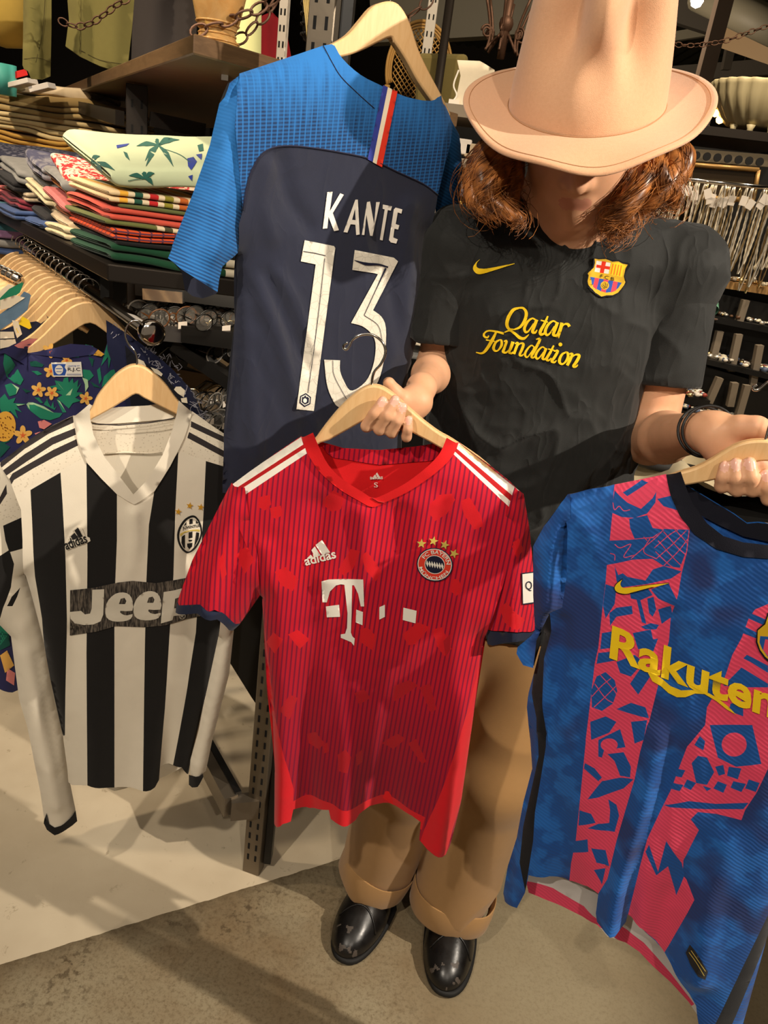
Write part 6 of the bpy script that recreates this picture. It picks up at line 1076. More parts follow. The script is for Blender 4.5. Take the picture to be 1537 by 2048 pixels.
for i, t in enumerate(ts): rail_hanger(t, random.uniform(-.1, .1), 'wooden hanger with wire hook, %s from the near end of the full rail' % ordn[i])
# far rail at the left edge
K2, K3_ = PZ(-10, 560, 1.19), PZ(60, 545, 1.19)
r2a, r2b = PY(-60, 512, 1.9), PY(40, 560, 1.75); r2 = empty('clothes_rail', tuple(r2b), 'second chrome clothes rail at the left edge, behind the full one', 'clothes rail'); MB().tube([r2a+(r2a-r2b)*2, r2b], 0.010, 16).build('rail_tube', CHR2, r2, True)
for i in range(9):
    c = r2b+(r2a-r2b)*(0.06+0.10*i); e = empty('clothes_hanger', tuple(c), 'wooden hanger on the second rail at the left edge, %s from its near end' % ordn[i], 'hanger', 'hangers on the second rail'); X = np.array([0.9, 0.3, 0])
    MB().tube([c+(0, 0, -.03)]+[c+X*(0.015*math.cos(a))+np.array([0, 0, 0.013*math.sin(a)]) for a in np.radians(np.linspace(-60, 200, 13))], 0.0016, 6).build('hook', CHROME, e, True)
    Vh = [c+X*x+np.array([0, 0, z]) for x, z in [(-.16, -.11), (-.06, -.05), (0, -.028), (.06, -.05), (.16, -.11)]]; MB().tube(Vh, [0.006, .011, .013, .011, .006], 8).build('arm', WOODH, e, True)
# --- printed shirts on the rail
AC = Cloth(PY(140, 900, 1.36), 8.0); AC.seam([(0, 770), (60, 700)]); AC.bul = (0.02, 0.05); AC.wrinkle(0.003, 8, (1, .4), 51); AC.fold([(58, 700), (56, 740), (60, 800)], 8, -0.006); AC.fold([(110, 700), (140, 770), (150, 900)], 20, 0.006); AC.fold([(0, 900), (5, 1100), (10, 1370)], 20, 0.008)
NAVA = fab('navy_aloha', (44, 44, 88), 0.75, var=0.08); LG, LGD, LGL = fab('leaf_green', (34, 128, 98)), fab('leaf_dark', (18, 82, 70)), fab('leaf_light', (172, 208, 164)); FY, FO, FP, PIN = fab('flower_yellow', (240, 184, 92)), fab('flower_orange', (226, 104, 52)), fab('flower_pink', (232, 138, 134)), fab('pineapple_gold', (232, 172, 66)); PIB = fab('pineapple_brown', (120, 62, 24))
al = empty('aloha_shirt', tuple(PY(60, 1380, 1.36)), 'navy shirt printed with pineapples, leaves and yellow flowers on the rail', 'shirt')
AX = lambda p: CR(0, 640, 6.4, p)
AC.panel('front', AX([(-600,700),(-100,470),(0,400),(180,325),(330,310),(355,420),(600,450),(900,475),(1330,420),(1380,270),(1560,330),(1760,480),(2000,700)])+[(330, 900), (330, 1300), (25, 1385), (-60, 1360), (-90, 1000)], [NAVA], al, sp=0.01)
AC.panel('collar_stand', AX([(355,420),(520,390),(760,335),(900,300),(1160,320),(1330,420),(900,478),(600,455)]), [NAVA], al, sp=0.01, off=0.003); AC.panel('collar_wing', AX([(-100,430),(0,390),(180,300),(370,230),(480,235),(360,330),(345,560),(340,650),(300,560),(60,420)]), [NAVA], al, sp=0.01, off=0.004)
am = lambda P, off=0.0012: AC.px_map(P, off)
leafs = [(LG, [(55,420),(130,470),(210,600),(300,760),(260,830),(180,800),(80,720),(40,560)]),(LGD, [(380,530),(460,520),(560,570),(540,600),(390,590)]),(LG, [(400,650),(480,650),(540,690),(480,705)]),(LG, [(340,1060),(420,1050),(560,1100),(680,1180),(800,1190),(760,1240),(640,1280),(520,1260),(400,1170),(350,1120)]),(LGL, [(335,1075),(360,1050),(420,1052),(560,1102),(690,1185),(600,1150),(440,1080),(370,1080),(380,1140)]),(LG, [(60,830),(140,805),(240,860),(200,950),(120,975),(90,920)]),(LGL, [(150,810),(245,865),(205,945),(215,880)]),(LG, [(820,420),(870,380),(930,470),(960,320),(985,470),(1040,400),(1010,475),(880,478)]),(LG, [(1090,310),(1190,330),(1200,400),(1150,460),(1080,420)]),(LGD, [(1130,470),(1200,500),(1180,600),(1150,520)]),(LG, [(1060,630),(1150,640),(1200,710),(1130,780),(1060,720)]),(LGL, [(1050,730),(1120,760),(1130,850),(1090,920),(1085,820)]),(LG, [(1300,860),(1330,720),(1420,640),(1540,610),(1500,700),(1400,780)]),(LG, [(1240,640),(1280,600),(1300,760),(1270,820)]),(LGD, [(1150,780),(1240,830),(1290,870),(1200,850)]),(LG, [(720,1010),(770,1040),(850,1180),(800,1180)]),(LGL, [(730,1015),(765,1035),(848,1180),(830,1150)]),
 (LG, [(700,770),(800,790),(820,740),(870,730),(880,800),(930,740),(940,810),(1000,760),(990,860),(1040,800),(980,920),(1060,930),(960,990),(1040,1030),(930,1060),(880,1130),(800,1060),(730,1000),(800,960),(700,910),(780,900),(620,850),(720,830)]),(LGL, [(840,960),(930,870),(900,960)]),(LGL, [(720,780),(780,850),(820,900),(760,830)]),(LG, [(0,1000),(60,940),(110,1020),(200,990),(170,1060),(330,1070),(210,1100),(280,1180),(190,1140),(230,1260),(130,1160),(40,1230),(0,1130)]),(LGL, [(200,1075),(320,1075),(230,1095)]),(LG, [(1350,380),(1380,270),(1450,280),(1536,360),(1470,390),(1536,470),(1440,430),(1500,560),(1420,480),(1390,620),(1380,470),(1290,590)]),(LGL, [(1390,300),(1430,400),(1480,520),(1410,440)]),(LG, [(560,1080),(600,1000),(620,1060),(650,1110),(680,1040),(690,1130),(720,1100),(700,1150)]),(LGD, [(0,1560),(140,1540),(60,1580),(130,1620),(0,1760)]),(LGD, [(280,870),(400,910),(330,930)]),(LG, [(440,990),(500,990),(550,1060),(520,1060)])]
for m_, q in leafs: multi('leaf_print', am, [AX(q)], [m_], al, sp=6, off=0.0014+0.0006*(m_ is LGL))
for cx, cy, r_, ro in ((490, 890, 95, 10), (660, 930, 88, 40), (630, 390, 95, 20), (650, 650, 90, 0), (1095, 1000, 85, 15), (290, 1470, 120, 0), (850, 510, 70, 30), (300, 380, 50, 0), (260, 400, 36, 20)):
    for k in range(5):
        a = math.radians(ro+72*k); q = ell(cx+r_*0.55*math.sin(a), cy-r_*0.55*math.cos(a), r_*0.30, r_*0.50, ro+72*k, 14); multi('flower_print', am, [AX(q)], [FY], al, sp=5, off=0.0018+0.0001*k)
    multi('flower_print', am, [AX(star(cx, cy, r_*0.42, ro, 0.3))], [FO], al, sp=4, off=0.0027)
for q in ([(180,320),(270,270),(370,235),(480,230),(350,360),(230,350)],[(480,1290),(560,1270),(660,1320),(560,1390),(500,1370)],[(440,1440),(520,1420),(450,1460)]): multi('flower_print', lambda P, off: am(P, off+0.003), [AX(q)], [FP], al, sp=5)
pa = multi('pineapple_print', am, [AX(ell(60, 1360, 140, 195, 5, 24))], [PIN], al, sp=6, off=0.0016); multi('pineapple_print', am, [AX([(1190,440),(1250,370),(1330,430),(1290,460)])], [PIN], al, sp=6, off=0.0045); multi('pineapple_print', am, [AX([(1640,1160),(1760,1110),(1900,1170),(1880,1210),(1700,1230)])], [PIN], al, sp=6, off=0.0016)
rg2 = np.random.default_rng(4); multi('pineapple_spots', am, [AX(ell(60+rg2.uniform(-110, 120), 1370+rg2.uniform(-140, 140), rg2.uniform(6, 14), rg2.uniform(4, 9), rg2.uniform(0, 90), 8)) for _ in range(34)], [PIB], pa, sp=6, off=0.0024)
for q, m_ in (([(0,1215),(30,1205),(15,1270),(0,1290)], LG), ([(0,1180),(22,1190),(26,1230),(0,1215)], PIN), ([(0,1310),(14,1300),(28,1330),(10,1345)], FY), ([(14,1335),(30,1345),(28,1370),(12,1360)], FP), ([(0,1260),(18,1270),(20,1290),(0,1300)], LGD)): multi('leaf_print', am, [q], [m_], al, sp=5, off=0.0016)
lb_ = decal('brand_label', am, AX([(650,540),(1035,530),(1055,720),(680,720)]), [WHT, CBL], al, [AX([(662,560),(840,558),(825,600),(850,640),(830,705),(685,705)])], [1], sp=5, off=0.003)
decal('label_emblem', am, AX(ell(752, 630, 52, 60, 0, 20)), [WHT, CBL], lb_, [AX([(712,612),(792,612),(792,622),(712,622)]), AX([(718,650),(786,650),(786,658),(718,658)])], [1, 1], sp=4, off=0.0038)
text('label_lettering', am, 'R.J.C', AX([(862, 655)])[0], 25, 8.5, 1, NAVYP, lb_, bold=0.01, off=0.0038); text('label_lettering', am, 'clothing co', AX([(862, 600)])[0], 24, 4.5, -3, CBL, lb_, shear=0.3, off=0.0038); decal('label_rule', am, AX([(850,680),(1035,680),(1035,700),(850,700)]), [mat('label_grey', (176, 176, 186), 0.7)], lb_, off=0.0036)
def simple_shirt(name, t, outline, m_, label, shapes=(), yd=0.0):
    c = K0+rdir*t; cl = Cloth(PY(40, 700, c[1]+yd), 8.0); cl.wrinkle(0.003, 9, (1, .5), int(t*100)); e = empty(name, tuple(PY(30, 1000, c[1])), label, 'shirt')
    cl.panel('body', outline, [m_], e, sp=0.014); cl.panel('back', outline, [m_], e, sp=0.02, back=True, off=-0.012)
    for q, sm_ in shapes: multi('print', lambda P, off=0.0016: cl.px_map(P, off), [q], [sm_], e, sp=6, off=0.0016)
    return cl
YL2 = fab('flat_yellow', (240, 208, 40)); WH2 = fab('offwhite_cotton', (226, 214, 190)); NV3 = fab('ink_navy', (34, 38, 60)); BL3 = fab('watercolour_blue', (96, 124, 150), var=0.25); GN3 = fab('emerald_cotton', (30, 120, 88)); CHC = fab('charcoal_collar', (52, 54, 62))
simple_shirt('shirt', 0.38, [(-60, 760), (-40, 690), (0, 665), (40, 650), (75, 645), (96, 655), (80, 672), (40, 695), (10, 715), (10, 1000), (-60, 1000)], NV3, 'ink navy shirt with a white grid and yellow patches at the left edge', [([(0, 663), (27, 663), (29, 676), (0, 677)], WH2), ([(0, 679), (30, 678), (33, 690), (0, 697)], WH2), ([(24, 640), (36, 642), (44, 668), (34, 676), (28, 660)], WH2), ([(37, 648), (44, 632), (58, 640), (63, 655), (58, 658)], YL2), ([(30, 650), (34, 652), (38, 668), (34, 672)], YL2)])
simple_shirt('shirt', 0.37, [(-20, 720), (30, 690), (60, 668), (80, 652), (98, 640), (95, 632), (100, 640), (90, 664), (60, 688), (20, 708), (0, 722)], CHC, 'charcoal shirt collar beside the pineapple shirt')
simple_shirt('shirt', 0.45, [(-80, 690), (0, 632), (30, 610), (50, 585), (62, 590), (55, 620), (30, 640), (0, 660), (-40, 900), (-80, 900)], BL3, 'watercolour blue shirt hanging at the left edge', [([(0, 600), (30, 590), (50, 595), (20, 615), (0, 620)], WH2)])
simple_shirt('shirt', 0.52, [(-80, 660), (0, 600), (20, 580), (48, 565), (40, 585), (15, 603), (0, 612), (-60, 900)], GN3, 'emerald green shirt collar at the left edge')
simple_shirt('shirt', 0.58, [(-80, 640), (0, 585), (18, 570), (30, 572), (0, 602), (-60, 900)], WH2, 'offwhite shirt at the left edge above the emerald one')
# bandana shirt behind the striped jersey
DC = Cloth(PY(330, 760, 1.30), 0.0); DC.seam([(215, 645), (255, 672), (330, 725), (385, 780), (420, 850), (440, 900)]); DC.bul = (0.03, 0.05); DC.wrinkle(0.003, 12, (1, .6), 61)
ds = empty('shirt', tuple(PY(330, 1000, 1.30)), 'navy bandana print shirt whose shoulder shows behind the striped jersey', 'shirt'); NVB = fab('bandana_navy', (24, 28, 56)); WLN = fab('bandana_white', (168, 166, 176))
DC.panel('shoulder', [(212, 640), (255, 668), (300, 700), (345, 738), (385, 782), (412, 840), (440, 900), (440, 1000), (330, 1000), (250, 800), (215, 700)], [NVB], ds, sp=0.012); DC.panel('back', [(212, 645), (300, 705), (385, 788), (440, 905), (440, 1000), (250, 800)], [NVB], ds, sp=0.02, back=True)
rg3 = np.random.default_rng(12)
D4 = lambda p: CR(270, 560, 5.12, p); dl = []
for k in range(44):
    s = rg3.random(); c0 = np.array([280+s*135+rg3.uniform(-14, 14), 700+s*s*130+s*25+rg3.uniform(-12, 14)]); pts_ = [c0]
    for _ in range(4): pts_.append(pts_[-1]+rg3.normal(0, 6, 2))
    dl.append(stroke([tuple(p) for p in pts_], 1.1))
for x, y in ((224, 652), (232, 662), (222, 668)): dl.append(stroke([(x, y), (x+6, y-6), (x+11, y+2), (x+4, y+8)], 1.1))
for q in dl: multi('line_print', DC.px_map, [q], [WLN], ds, sp=7)
DD = Cloth(PY(330, 800, 1.24), 0.0); d2 = empty('shirt', tuple(PY(300, 1000, 1.24)), 'black shirt with white leaf shapes between the bandana shirt and striped jersey', 'shirt'); DD.wrinkle(0.003, 10, (1, .5), 66)
DD.panel('shoulder', [(250, 690), (275, 715), (320, 745), (350, 775), (378, 815), (390, 840), (380, 1000), (280, 1000)], [fab('ink_black', (16, 17, 26))], d2, sp=0.012)
for q in (D4([(160,890),(240,920),(285,960),(270,985),(200,945)]), D4([(420,1090),(470,1090),(515,1130),(500,1200),(440,1160),(400,1120)]), D4([(470,1210),(530,1200),(540,1260),(480,1250)]), D4([(20,800),(90,830),(115,880),(30,870)])): multi('leaf_print', DD.px_map, [q], [WH2], d2, sp=6)
# --- spectacles display behind
gd = empty('display_shelf', tuple(PY(370, 900, 1.95)), 'black stepped display shelf filled with spectacles', 'display shelf')
MIR = mat('grey_mirror', (0.55, 0.52, 0.48), 0.15, 0.9); TAN = mat('tan_board', (128, 106, 76), 0.6)
def slab(px, Yd, th, m_, par, nm_='shelf_board', dep=0.25):
    a, b_ = PY(*px[0], Yd), PY(*px[1], Yd); mb = MB(); c = (a+b_)/2; x = b_-a; L_ = np.linalg.norm(x); x /= L_; y_ = np.array([0, 1.0, 0]); y_ -= x*(y_@x); y_ /= np.linalg.norm(y_); zv = np.cross(x, y_)
    return mb.box(c+y_*dep/2, (L_, dep, th), np.array([x, y_, zv]).T).build(nm_, m_, par)
slab([(270, 572), (480, 600)], 1.80, 0.042, BLACKP, gd); slab([(362, 668), (480, 684)], 1.78, 0.040, BLACKP, gd); slab([(300, 664), (364, 670)], 1.79, 0.038, MIR, gd, 'mirror_strip'); slab([(285, 588), (365, 596)], 1.79, 0.026, MIR, gd, 'mirror_strip', 0.02); slab([(290, 700), (480, 730)], 1.95, 0.012, BLACKP, gd); slab([(345, 690), (460, 770)], 1.80, 0.03, BLACKP, gd); slab([(330, 770), (440, 790)], 1.98, 0.10, TAN, gd, 'tan_panel', 0.02); slab([(380, 715), (450, 745)], 1.86, 0.05, TAN, gd, 'tan_panel', 0.02); slab([(260, 980), (480, 1000)], 1.9, 0.02, BLACKP, gd)
MB().box(PY(365, 800, 2.35), (0.7, 0.02, 1.0)).build('back_panel', BLACKP, gd); slab([(280, 650), (470, 668)], 1.9, 0.006, TAN, gd); slab([(380, 920), (470, 945)], 1.85, 0.012, BLACKP, gd)
FRM = [mat('acetate_black', (14, 13, 12), 0.2), mat('acetate_tortoise', (92, 56, 28), 0.2), mat('wire_gold', (0.75, 0.6, 0.35), 0.25, 1.0), mat('acetate_grey', (120, 116, 110), 0.25)]; LENS = mat('lens_glass', (200, 196, 188), 0.05, spec=0.6); bsdf(LENS).inputs['Alpha'].default_value = 0.07; TAG = mat('paper_tag', (228, 218, 206), 0.8)
rows_ = [(628, 1.84, 292, 465, 11), (640, 1.80, 298, 462, 8), (700, 1.84, 395, 450, 3), (790, 1.82, 408, 452, 4), (830, 1.84, 405, 446, 4), (880, 1.86, 395, 446, 4), (915, 1.88, 400, 446, 3)]
gn = 0
for (py, Yd, xa, xb, cnt) in rows_:
    for i in range(cnt):
        px = xa+(xb-xa)*i/max(1, cnt-1)+random.uniform(-5, 5); c = PY(px, py+0.10*(px-380)+random.uniform(-4, 4), Yd+random.uniform(-.02, .05)); fm = FRM[random.choice([0, 0, 0, 1, 2, 3])]; gn += 1
        e = empty('spectacles', tuple(c), '%s spectacles, %s from the left in the %s row of the display' % (('black', 'tortoiseshell', 'gold wire', 'grey')[FRM.index(fm)], ordn[i], ordn[rows_.index((py, Yd, xa, xb, cnt))]), 'spectacles', 'spectacles on the black display shelf')
        a = random.uniform(0.2, 1.1); X = np.array([math.cos(a), math.sin(a), 0.12]); X /= np.linalg.norm(X); Zv = np.array([0, 0, 1.0]); Yv = np.cross(Zv, X); mb = MB(); rr = random.uniform(.019, .024); fr_ = random.uniform(.0015, .0028)
        for s_ in (-1, 1): mb.tube([c+X*(s_*0.033+rr*1.15*math.cos(t))+Zv*(rr*math.sin(t)) for t in np.linspace(0, 6.283, 16, endpoint=False)], fr_, 5, closed=True)
        mb.tube([c+X*-0.010+Zv*.006, c+Zv*.010, c+X*0.010+Zv*.006], fr_, 5); mb.build('frame', fm, e, True)
        for s_ in (-1, 1): MB().tube([c+X*(s_*0.058)+Zv*.008, c+X*(s_*0.058)+Yv*0.09+Zv*.008, c+X*(s_*0.055)+Yv*0.125-Zv*.02], fr_, 5).build('temple', fm, e, True)
        for s_ in (-1, 1): MB().add([c+X*(s_*0.033+rr*1.1*math.cos(t))+Zv*(rr*.96*math.sin(t)) for t in np.linspace(0, 6.283, 16, endpoint=False)], [tuple(range(16))]).build('lens', LENS, e)
        if i % 2 == 0: MB().box(c+X*0.02-Zv*0.018-Yv*0.012, (0.022, 0.0008, 0.016), np.array([X, Yv, Zv]).T).build('price_tag', TAG, e)
# small things between the number 13 jersey and the arm
_q = PY(850, 720, 2.0)+np.array([.1, .1, -.05]); ms = MB().box((_q[0], _q[1], _q[2]/2), (0.5, 0.3, _q[2])).build('display_plinth', BLACKP, None, label='black plinth seen between the number 13 jersey and the forearm', cat='plinth')
_h = KJ.pt(KJ.UVs([(765, -94)]), [-0.004])[0]; MB().bar(np.array([pf[0], pf[1]+0.02, _h[2]-0.010]), _h+np.array([0.06, 0, -0.010]), 0.012, 0.014).build('hanging_arm', STEEL, pe)
for py, m_, lb in ((676, fab('orange_cloth', (206, 140, 60)), 'folded orange cloth between the number 13 jersey and the black sleeve'), (688, WH2, 'folded pale cloth under the orange one beside the black sleeve'), (716, PM['heather_grey'], 'grey folded cloth on the shelf beside the forearm')): folded('folded_cloth', PY(800, py, 2.0)+np.array([-.02, 0, 0]), (1, 0.02, 0), (0, 1, 0), 0.2, 0.15, 0.014, m_, lb, 'folded cloths behind the forearm', 1, seed=py)
# ================================================================== ceiling and far room
CORR = mat('corrugated_metal', (92, 90, 76), 0.5, 0.4); xs = np.arange(-6, 6.01, 0.03); V = []; Fc = []
for i, x in enumerate(xs):
    zz = 0.022*math.sin(2*math.pi*x/0.15); V += [(x, -3, 3.75+zz), (x, 13, 3.55+zz)]
mesh('ceiling', V, [(2*i, 2*i+1, 2*i+3, 2*i+2) for i in range(len(xs)-1)], CORR, None, True, kind='structure')
BEAM = mat('grey_beam', (112, 106, 90), 0.6); DKB = mat('dark_beam', (58, 52, 44), 0.7)
def beam(a, b_, w, d, m_, lb, nm_='roof_beam', cat='beam'): return MB().bar(a, b_, w, d).build(nm_, m_, None, label=lb, cat=cat)
MB().tube([PY(1400, -12, 5.2), PY(1620, 88, 4.6)], 0.085, 16).build('roof_pipe', BEAM, None, True, label='thick grey pipe under the roof at the top right corner', cat='pipe')
beam(PY(1300, 5, 6.2), PY(1450, 52, 6.0), 0.10, 0.14, DKB, 'dark slanted roof beam left of the thick pipe'); beam(PY(1430, 62, 5.6), PY(1600, 118, 5.0), 0.06, 0.14, mat('tan_beam', (142, 118, 88), 0.6), 'tan slanted roof beam below the thick pipe')
beam(PY(1320, 78, 6.6), PY(1537, 44, 6.4), 0.05, 0.06, BEAM, 'thin roof strut crossing behind the hanging chain'); beam(PY(1330, 150, 6.5), PY(1600, 130, 6.2), 0.06, 0.10, DKB, 'dark horizontal roof beam above the far lamps'); beam(PY(1330, 174, 6.8), PY(1600, 166, 6.4), 0.03, 0.03, BLACKP, 'black lighting track right of the hat')
beam(PY(1462, 90, 5.6), PY(1452, 140, 5.6), 0.05, 0.05, DKB, 'short dark strut under the tan roof beam')
co = PY(1405, 170, 4.6); cb = MB().bar((co[0], co[1], 0), (co[0], co[1], PY(1405, 55, 4.6)[2]+0.15), 0.075, 0.075).build('roof_column', mat('weathered_column', (124, 106, 92), 0.7), None, label='weathered square column just right of the hat', cat='column')
MB().box(PY(905, 28, 4.0)+np.array([0, 0.1, 0]), (0.75, 0.10, 0.17), np.array([[.98, .0, .17], [0, 1, 0], [-.17, 0, .98]]).T).build('roof_panel', BEAM, None, label='grey roof panel above the wicker chair', cat='panel'); beam(PY(800, 62, 4.2), PY(1010, 14, 4.4), 0.05, 0.06, BLACKP, 'black lighting track behind the rusty chandelier')
for i, (x, y, yd) in enumerate(((1395, 2, 4.0), (1432, 226, 2.75), (1441, 239, 2.75), (1450, 180, 6.5), (1500, 172, 6.5), (935, 30, 5.0), (1475, 176, 6.5))):
    c = PY(x, y, yd); e = empty('lamp', tuple(c), ('bright bare spotlight at the top edge right of the hat', 'glowing amber bulb beside the fluted planter, upper one', 'glowing amber bulb beside the fluted planter, lower one', 'small far lamp on the black track, left one', 'small far lamp on the black track, right one', 'small far spotlight beside the rusty chandelier', 'small far lamp on the black track, middle one')[i], 'lamp')
    r_ = (0.028, 0.012, 0.013, 0.012, 0.012, 0.012, 0.012)[i]; MB().lathe([(0.0005, -r_), (r_*.7, -r_*.7), (r_, 0), (r_*.7, r_*.7), (0.0005, r_)], c, 16).build('bulb', mat('bulb_white' if i in (0,) else 'bulb_amber', (255, 240, 220), emit=((255, 236, 210), 14) if i == 0 else ((255, 196, 110), 9 if i < 3 else 2.5)), e, True); MB().lathe([(r_*.5, r_*.6), (r_*.9, r_*1.4), (r_*.4, r_*2.4), (0.0004, r_*2.5)], c, 12).build('socket', DSTEEL, e, True)
    if i in (0, 3, 4, 5, 6): MB().tube([c+np.array([0, 0, r_*2.4]), np.array([c[0], c[1], 3.5])], 0.006, 6).build('rod', DSTEEL, e, True)
# ================================================================== hanging chains
RUST = mat('rusty_iron', (104, 76, 60), 0.55, 0.6, bump=(200, 0.3))
def chain(pts, Yd, ll, wire, label, asp=0.62):
    P = np.array([PY(x, y, Yd if np.isscalar(Yd) else Yd[i]) for i, (x, y) in enumerate(pts)]); S = np.array(spl(P, 10)); dl = np.r_[0, np.cumsum(np.linalg.norm(np.diff(S, axis=0), axis=1))]; n_ = max(2, int(dl[-1]/(ll*0.80))); e = empty('chain', tuple(P[0]), label, 'chain')
    for k in range(n_):
        t = (k+0.5)/n_*dl[-1]; c = np.array([np.interp(t, dl, S[:, q]) for q in range(3)]); c2 = np.array([np.interp(min(t+ll*.3, dl[-1]), dl, S[:, q]) for q in range(3)]); c1 = np.array([np.interp(max(t-ll*.3, 0), dl, S[:, q]) for q in range(3)]); T = c2-c1; T /= np.linalg.norm(T)
        a = math.radians((70 if k % 2 else -15)+random.uniform(-18, 18)); B = np.cross(T, (0, 1.0, 0)); B /= np.linalg.norm(B); C2 = np.cross(T, B); B = B*math.cos(a)+C2*math.sin(a)
        MB().tube([c+T*(ll*0.5*math.cos(q))+B*(ll*0.5*asp*math.sin(q)) for q in np.linspace(0, 6.283, 14, endpoint=False)], wire, 6, closed=True).build('chain_link', RUST, e, True)
chain([(383, 66), (412, 56), (447, 46), (478, 33), (520, 16), (560, -10)], 1.42, 0.030, 0.0021, 'large rusty chain looped in front of the glass vase'); chain([(466, 82), (490, 72), (512, 48), (538, 22), (556, -6)], 1.50, 0.028, 0.0020, 'second rusty chain hanging right of the glass vase')
chain([(118, 40), (140, 50), (165, 52), (190, 42), (215, 24), (240, 6), (275, -10)], 2.0, 0.024, 0.0018, 'small rusty chain across the olive trousers'); chain([(800, 60), (815, 36), (835, 20), (850, 8), (865, -6)], 1.9, 0.034, 0.0020, 'rusty chain right of the hanger top'); chain([(1330, 82), (1360, 90), (1400, 90), (1450, 82), (1490, 68), (1560, 44)], 3.2, 0.026, 0.0020, 'thin chain swagged under the roof right of the hat')
# ================================================================== things on and behind the walnut shelf
AMB = mat('amber_glass', (226, 180, 104), 0.12, trans=0.55, spec=0.6, ior=1.3); nt = NT(AMB); nt.L.new(nt.mix(nt.noise(nt.geo(), 40, 4, .6, 1.0), srgb(238, 204, 140), srgb(206, 146, 70)), bsdf(AMB).inputs['Base Color'])
vb = PY(434, 92, 1.45); vb[2] = zt+0.0265; prof = [(0.0005, 0), (0.033, 0), (0.037, 0.008), (0.036, 0.018), (0.031, 0.026), (0.029, 0.034), (0.032, 0.040), (0.036, 0.050), (0.042, 0.075), (0.050, 0.110), (0.055, 0.150), (0.052, 0.190), (0.040, 0.215), (0.036, 0.23), (0.034, 0.23), (0.046, 0.19), (0.050, 0.15), (0.036, 0.06), (0.0005, 0.045)]
vs_ = empty('glass_vase', tuple(vb), 'amber glass vase standing on the corner of the walnut shelf', 'vase'); MB().lathe(prof, vb, 40).build('vase_body', AMB, vs_, True)
for z_, r_ in ((0.030, 0.0305), (0.038, 0.031), (0.046, 0.035), (0.020, 0.0365)): MB().tube([vb+np.array([r_*math.cos(t), r_*math.sin(t), z_]) for t in np.linspace(0, 6.283, 40, endpoint=False)], 0.0016, 6, closed=True).build('ring', AMB, vs_, True)
def drape(name, outline, Yd, m_, label, cat, folds=(), sp=0.015, wr=0.004, parts=(), yaw=0.0):
    cl = Cloth(PY(*np.mean(outline, 0), Yd), yaw); cl.wrinkle(wr, 7, (1, .3), int(Yd*100) % 50); cl.seam([outline[0], outline[1]]); cl.bul = (0.012, 0.03)
    for f_ in folds: cl.fold(*f_)
    e = empty(name, tuple(PY(*np.mean(outline, 0), Yd)), label, cat); cl.panel('front', outline, [m_], e, sp=sp); cl.panel('back', outline, [m_], e, sp=sp*1.5, back=True, off=-0.02)
    for nm_, q, m2, w in parts: multi(nm_, cl.px_map, [stroke(q, w)], [m2], e, sp=8)
    return cl
OLV = fab('olive_drab', (116, 108, 58)); OLV2 = fab('olive_stitch', (74, 66, 34)); CHG = fab('charcoal_cloth', (62, 56, 54)); PGN = mat('pale_green_paper', (200, 200, 138), 0.8); MRN = fab('maroon_cloth', (128, 14, 26))
drape('trousers_on_display', [(47, -40), (46, 80), (45, 130), (48, 138), (56, 142), (62, 157), (85, 158), (101, 152), (103, 60), (103, -40)], 2.10, OLV, 'olive trouser leg hanging at the far left with a double seam', 'trousers', [([(60, 0), (62, 150)], 12, 0.015)], parts=[('seam', [(92, -30), (86, 60), (72, 125)], OLV2, 1.2), ('hem_line', [(48, 118), (75, 116), (102, 124)], OLV2, 1.2)])
drape('trousers_on_display', [(132, -40), (138, 40), (131, 92), (160, 112), (200, 132), (230, 142), (256, 130), (264, 60), (272, -40)], 2.25, OLV, 'wide olive trousers hanging behind the small chain', 'trousers', [([(162, 0), (160, 110)], 10, 0.02), ([(230, 0), (225, 130)], 26, 0.02)], parts=[('hem_line', [(160, 100), (200, 120), (256, 130)], OLV2, 1.4), ('seam', [(162, -20), (162, 108)], OLV2, 1.2)])
drape('coat', [(268, -40), (262, 135), (300, 160), (392, 130), (396, -40)], 2.6, CHG, 'charcoal coat hanging behind the walnut shelf', 'coat', [([(310, 0), (300, 120)], 20, 0.02), ([(350, 0), (350, 100)], 14, -0.02)])
drape('dark_curtain', [(-80, -60), (-80, 330), (420, 330), (420, -60)], 4.0, fab('black_curtain', (20, 17, 15)), 'black curtain behind the hanging trousers', 'curtain', sp=0.06)
_c = PY(490, 60, 1.75); MB().lathe([(0.062, -0.075), (0.055, 0.0), (0.040, 0.16), (0.038, 0.16), (0.060, -0.07)], _c, 24, sx=0.6, sy=0.6).build('paper_lantern', PGN, None, True, label='pale green paper lantern standing behind the glass vase', cat='lantern')
drape('dress', [(505, 122), (504, 60), (514, 38), (535, 27), (545, 24), (560, 40), (576, 76), (585, 125), (545, 128)], 2.7, MRN, 'maroon dress hanging behind the second chain', 'dress', [([(530, 40), (530, 120)], 12, 0.02)])
_rz = PY(540, -70, 2.68)[2]; gr_ = empty('clothes_rail', tuple(PY(540, -70, 2.68)), 'dark overhead rail for the hanging coat and maroon dress', 'clothes rail'); MB().tube([(-2.2, 2.68, _rz), (0.05, 2.68, _rz)], 0.012, 10).build('rail_tube', DSTEEL, gr_, True); MB().tube([(-0.02, 2.68, 0), (-0.02, 2.68, _rz)], 0.014, 10).build('rail_leg', DSTEEL, gr_, True); _dt = PY(545, 26, 2.68); MB().tube([_dt, (_dt[0], 2.68, _rz)], 0.003, 6).build('hook', CHROME, bpy.data.objects['dress'], True)
MB().box(PY(510, 97, 2.6), (0.022, 0.004, 0.026)).build('price_tag', TAG, None, label='white price tag beside the maroon dress', cat='tag')
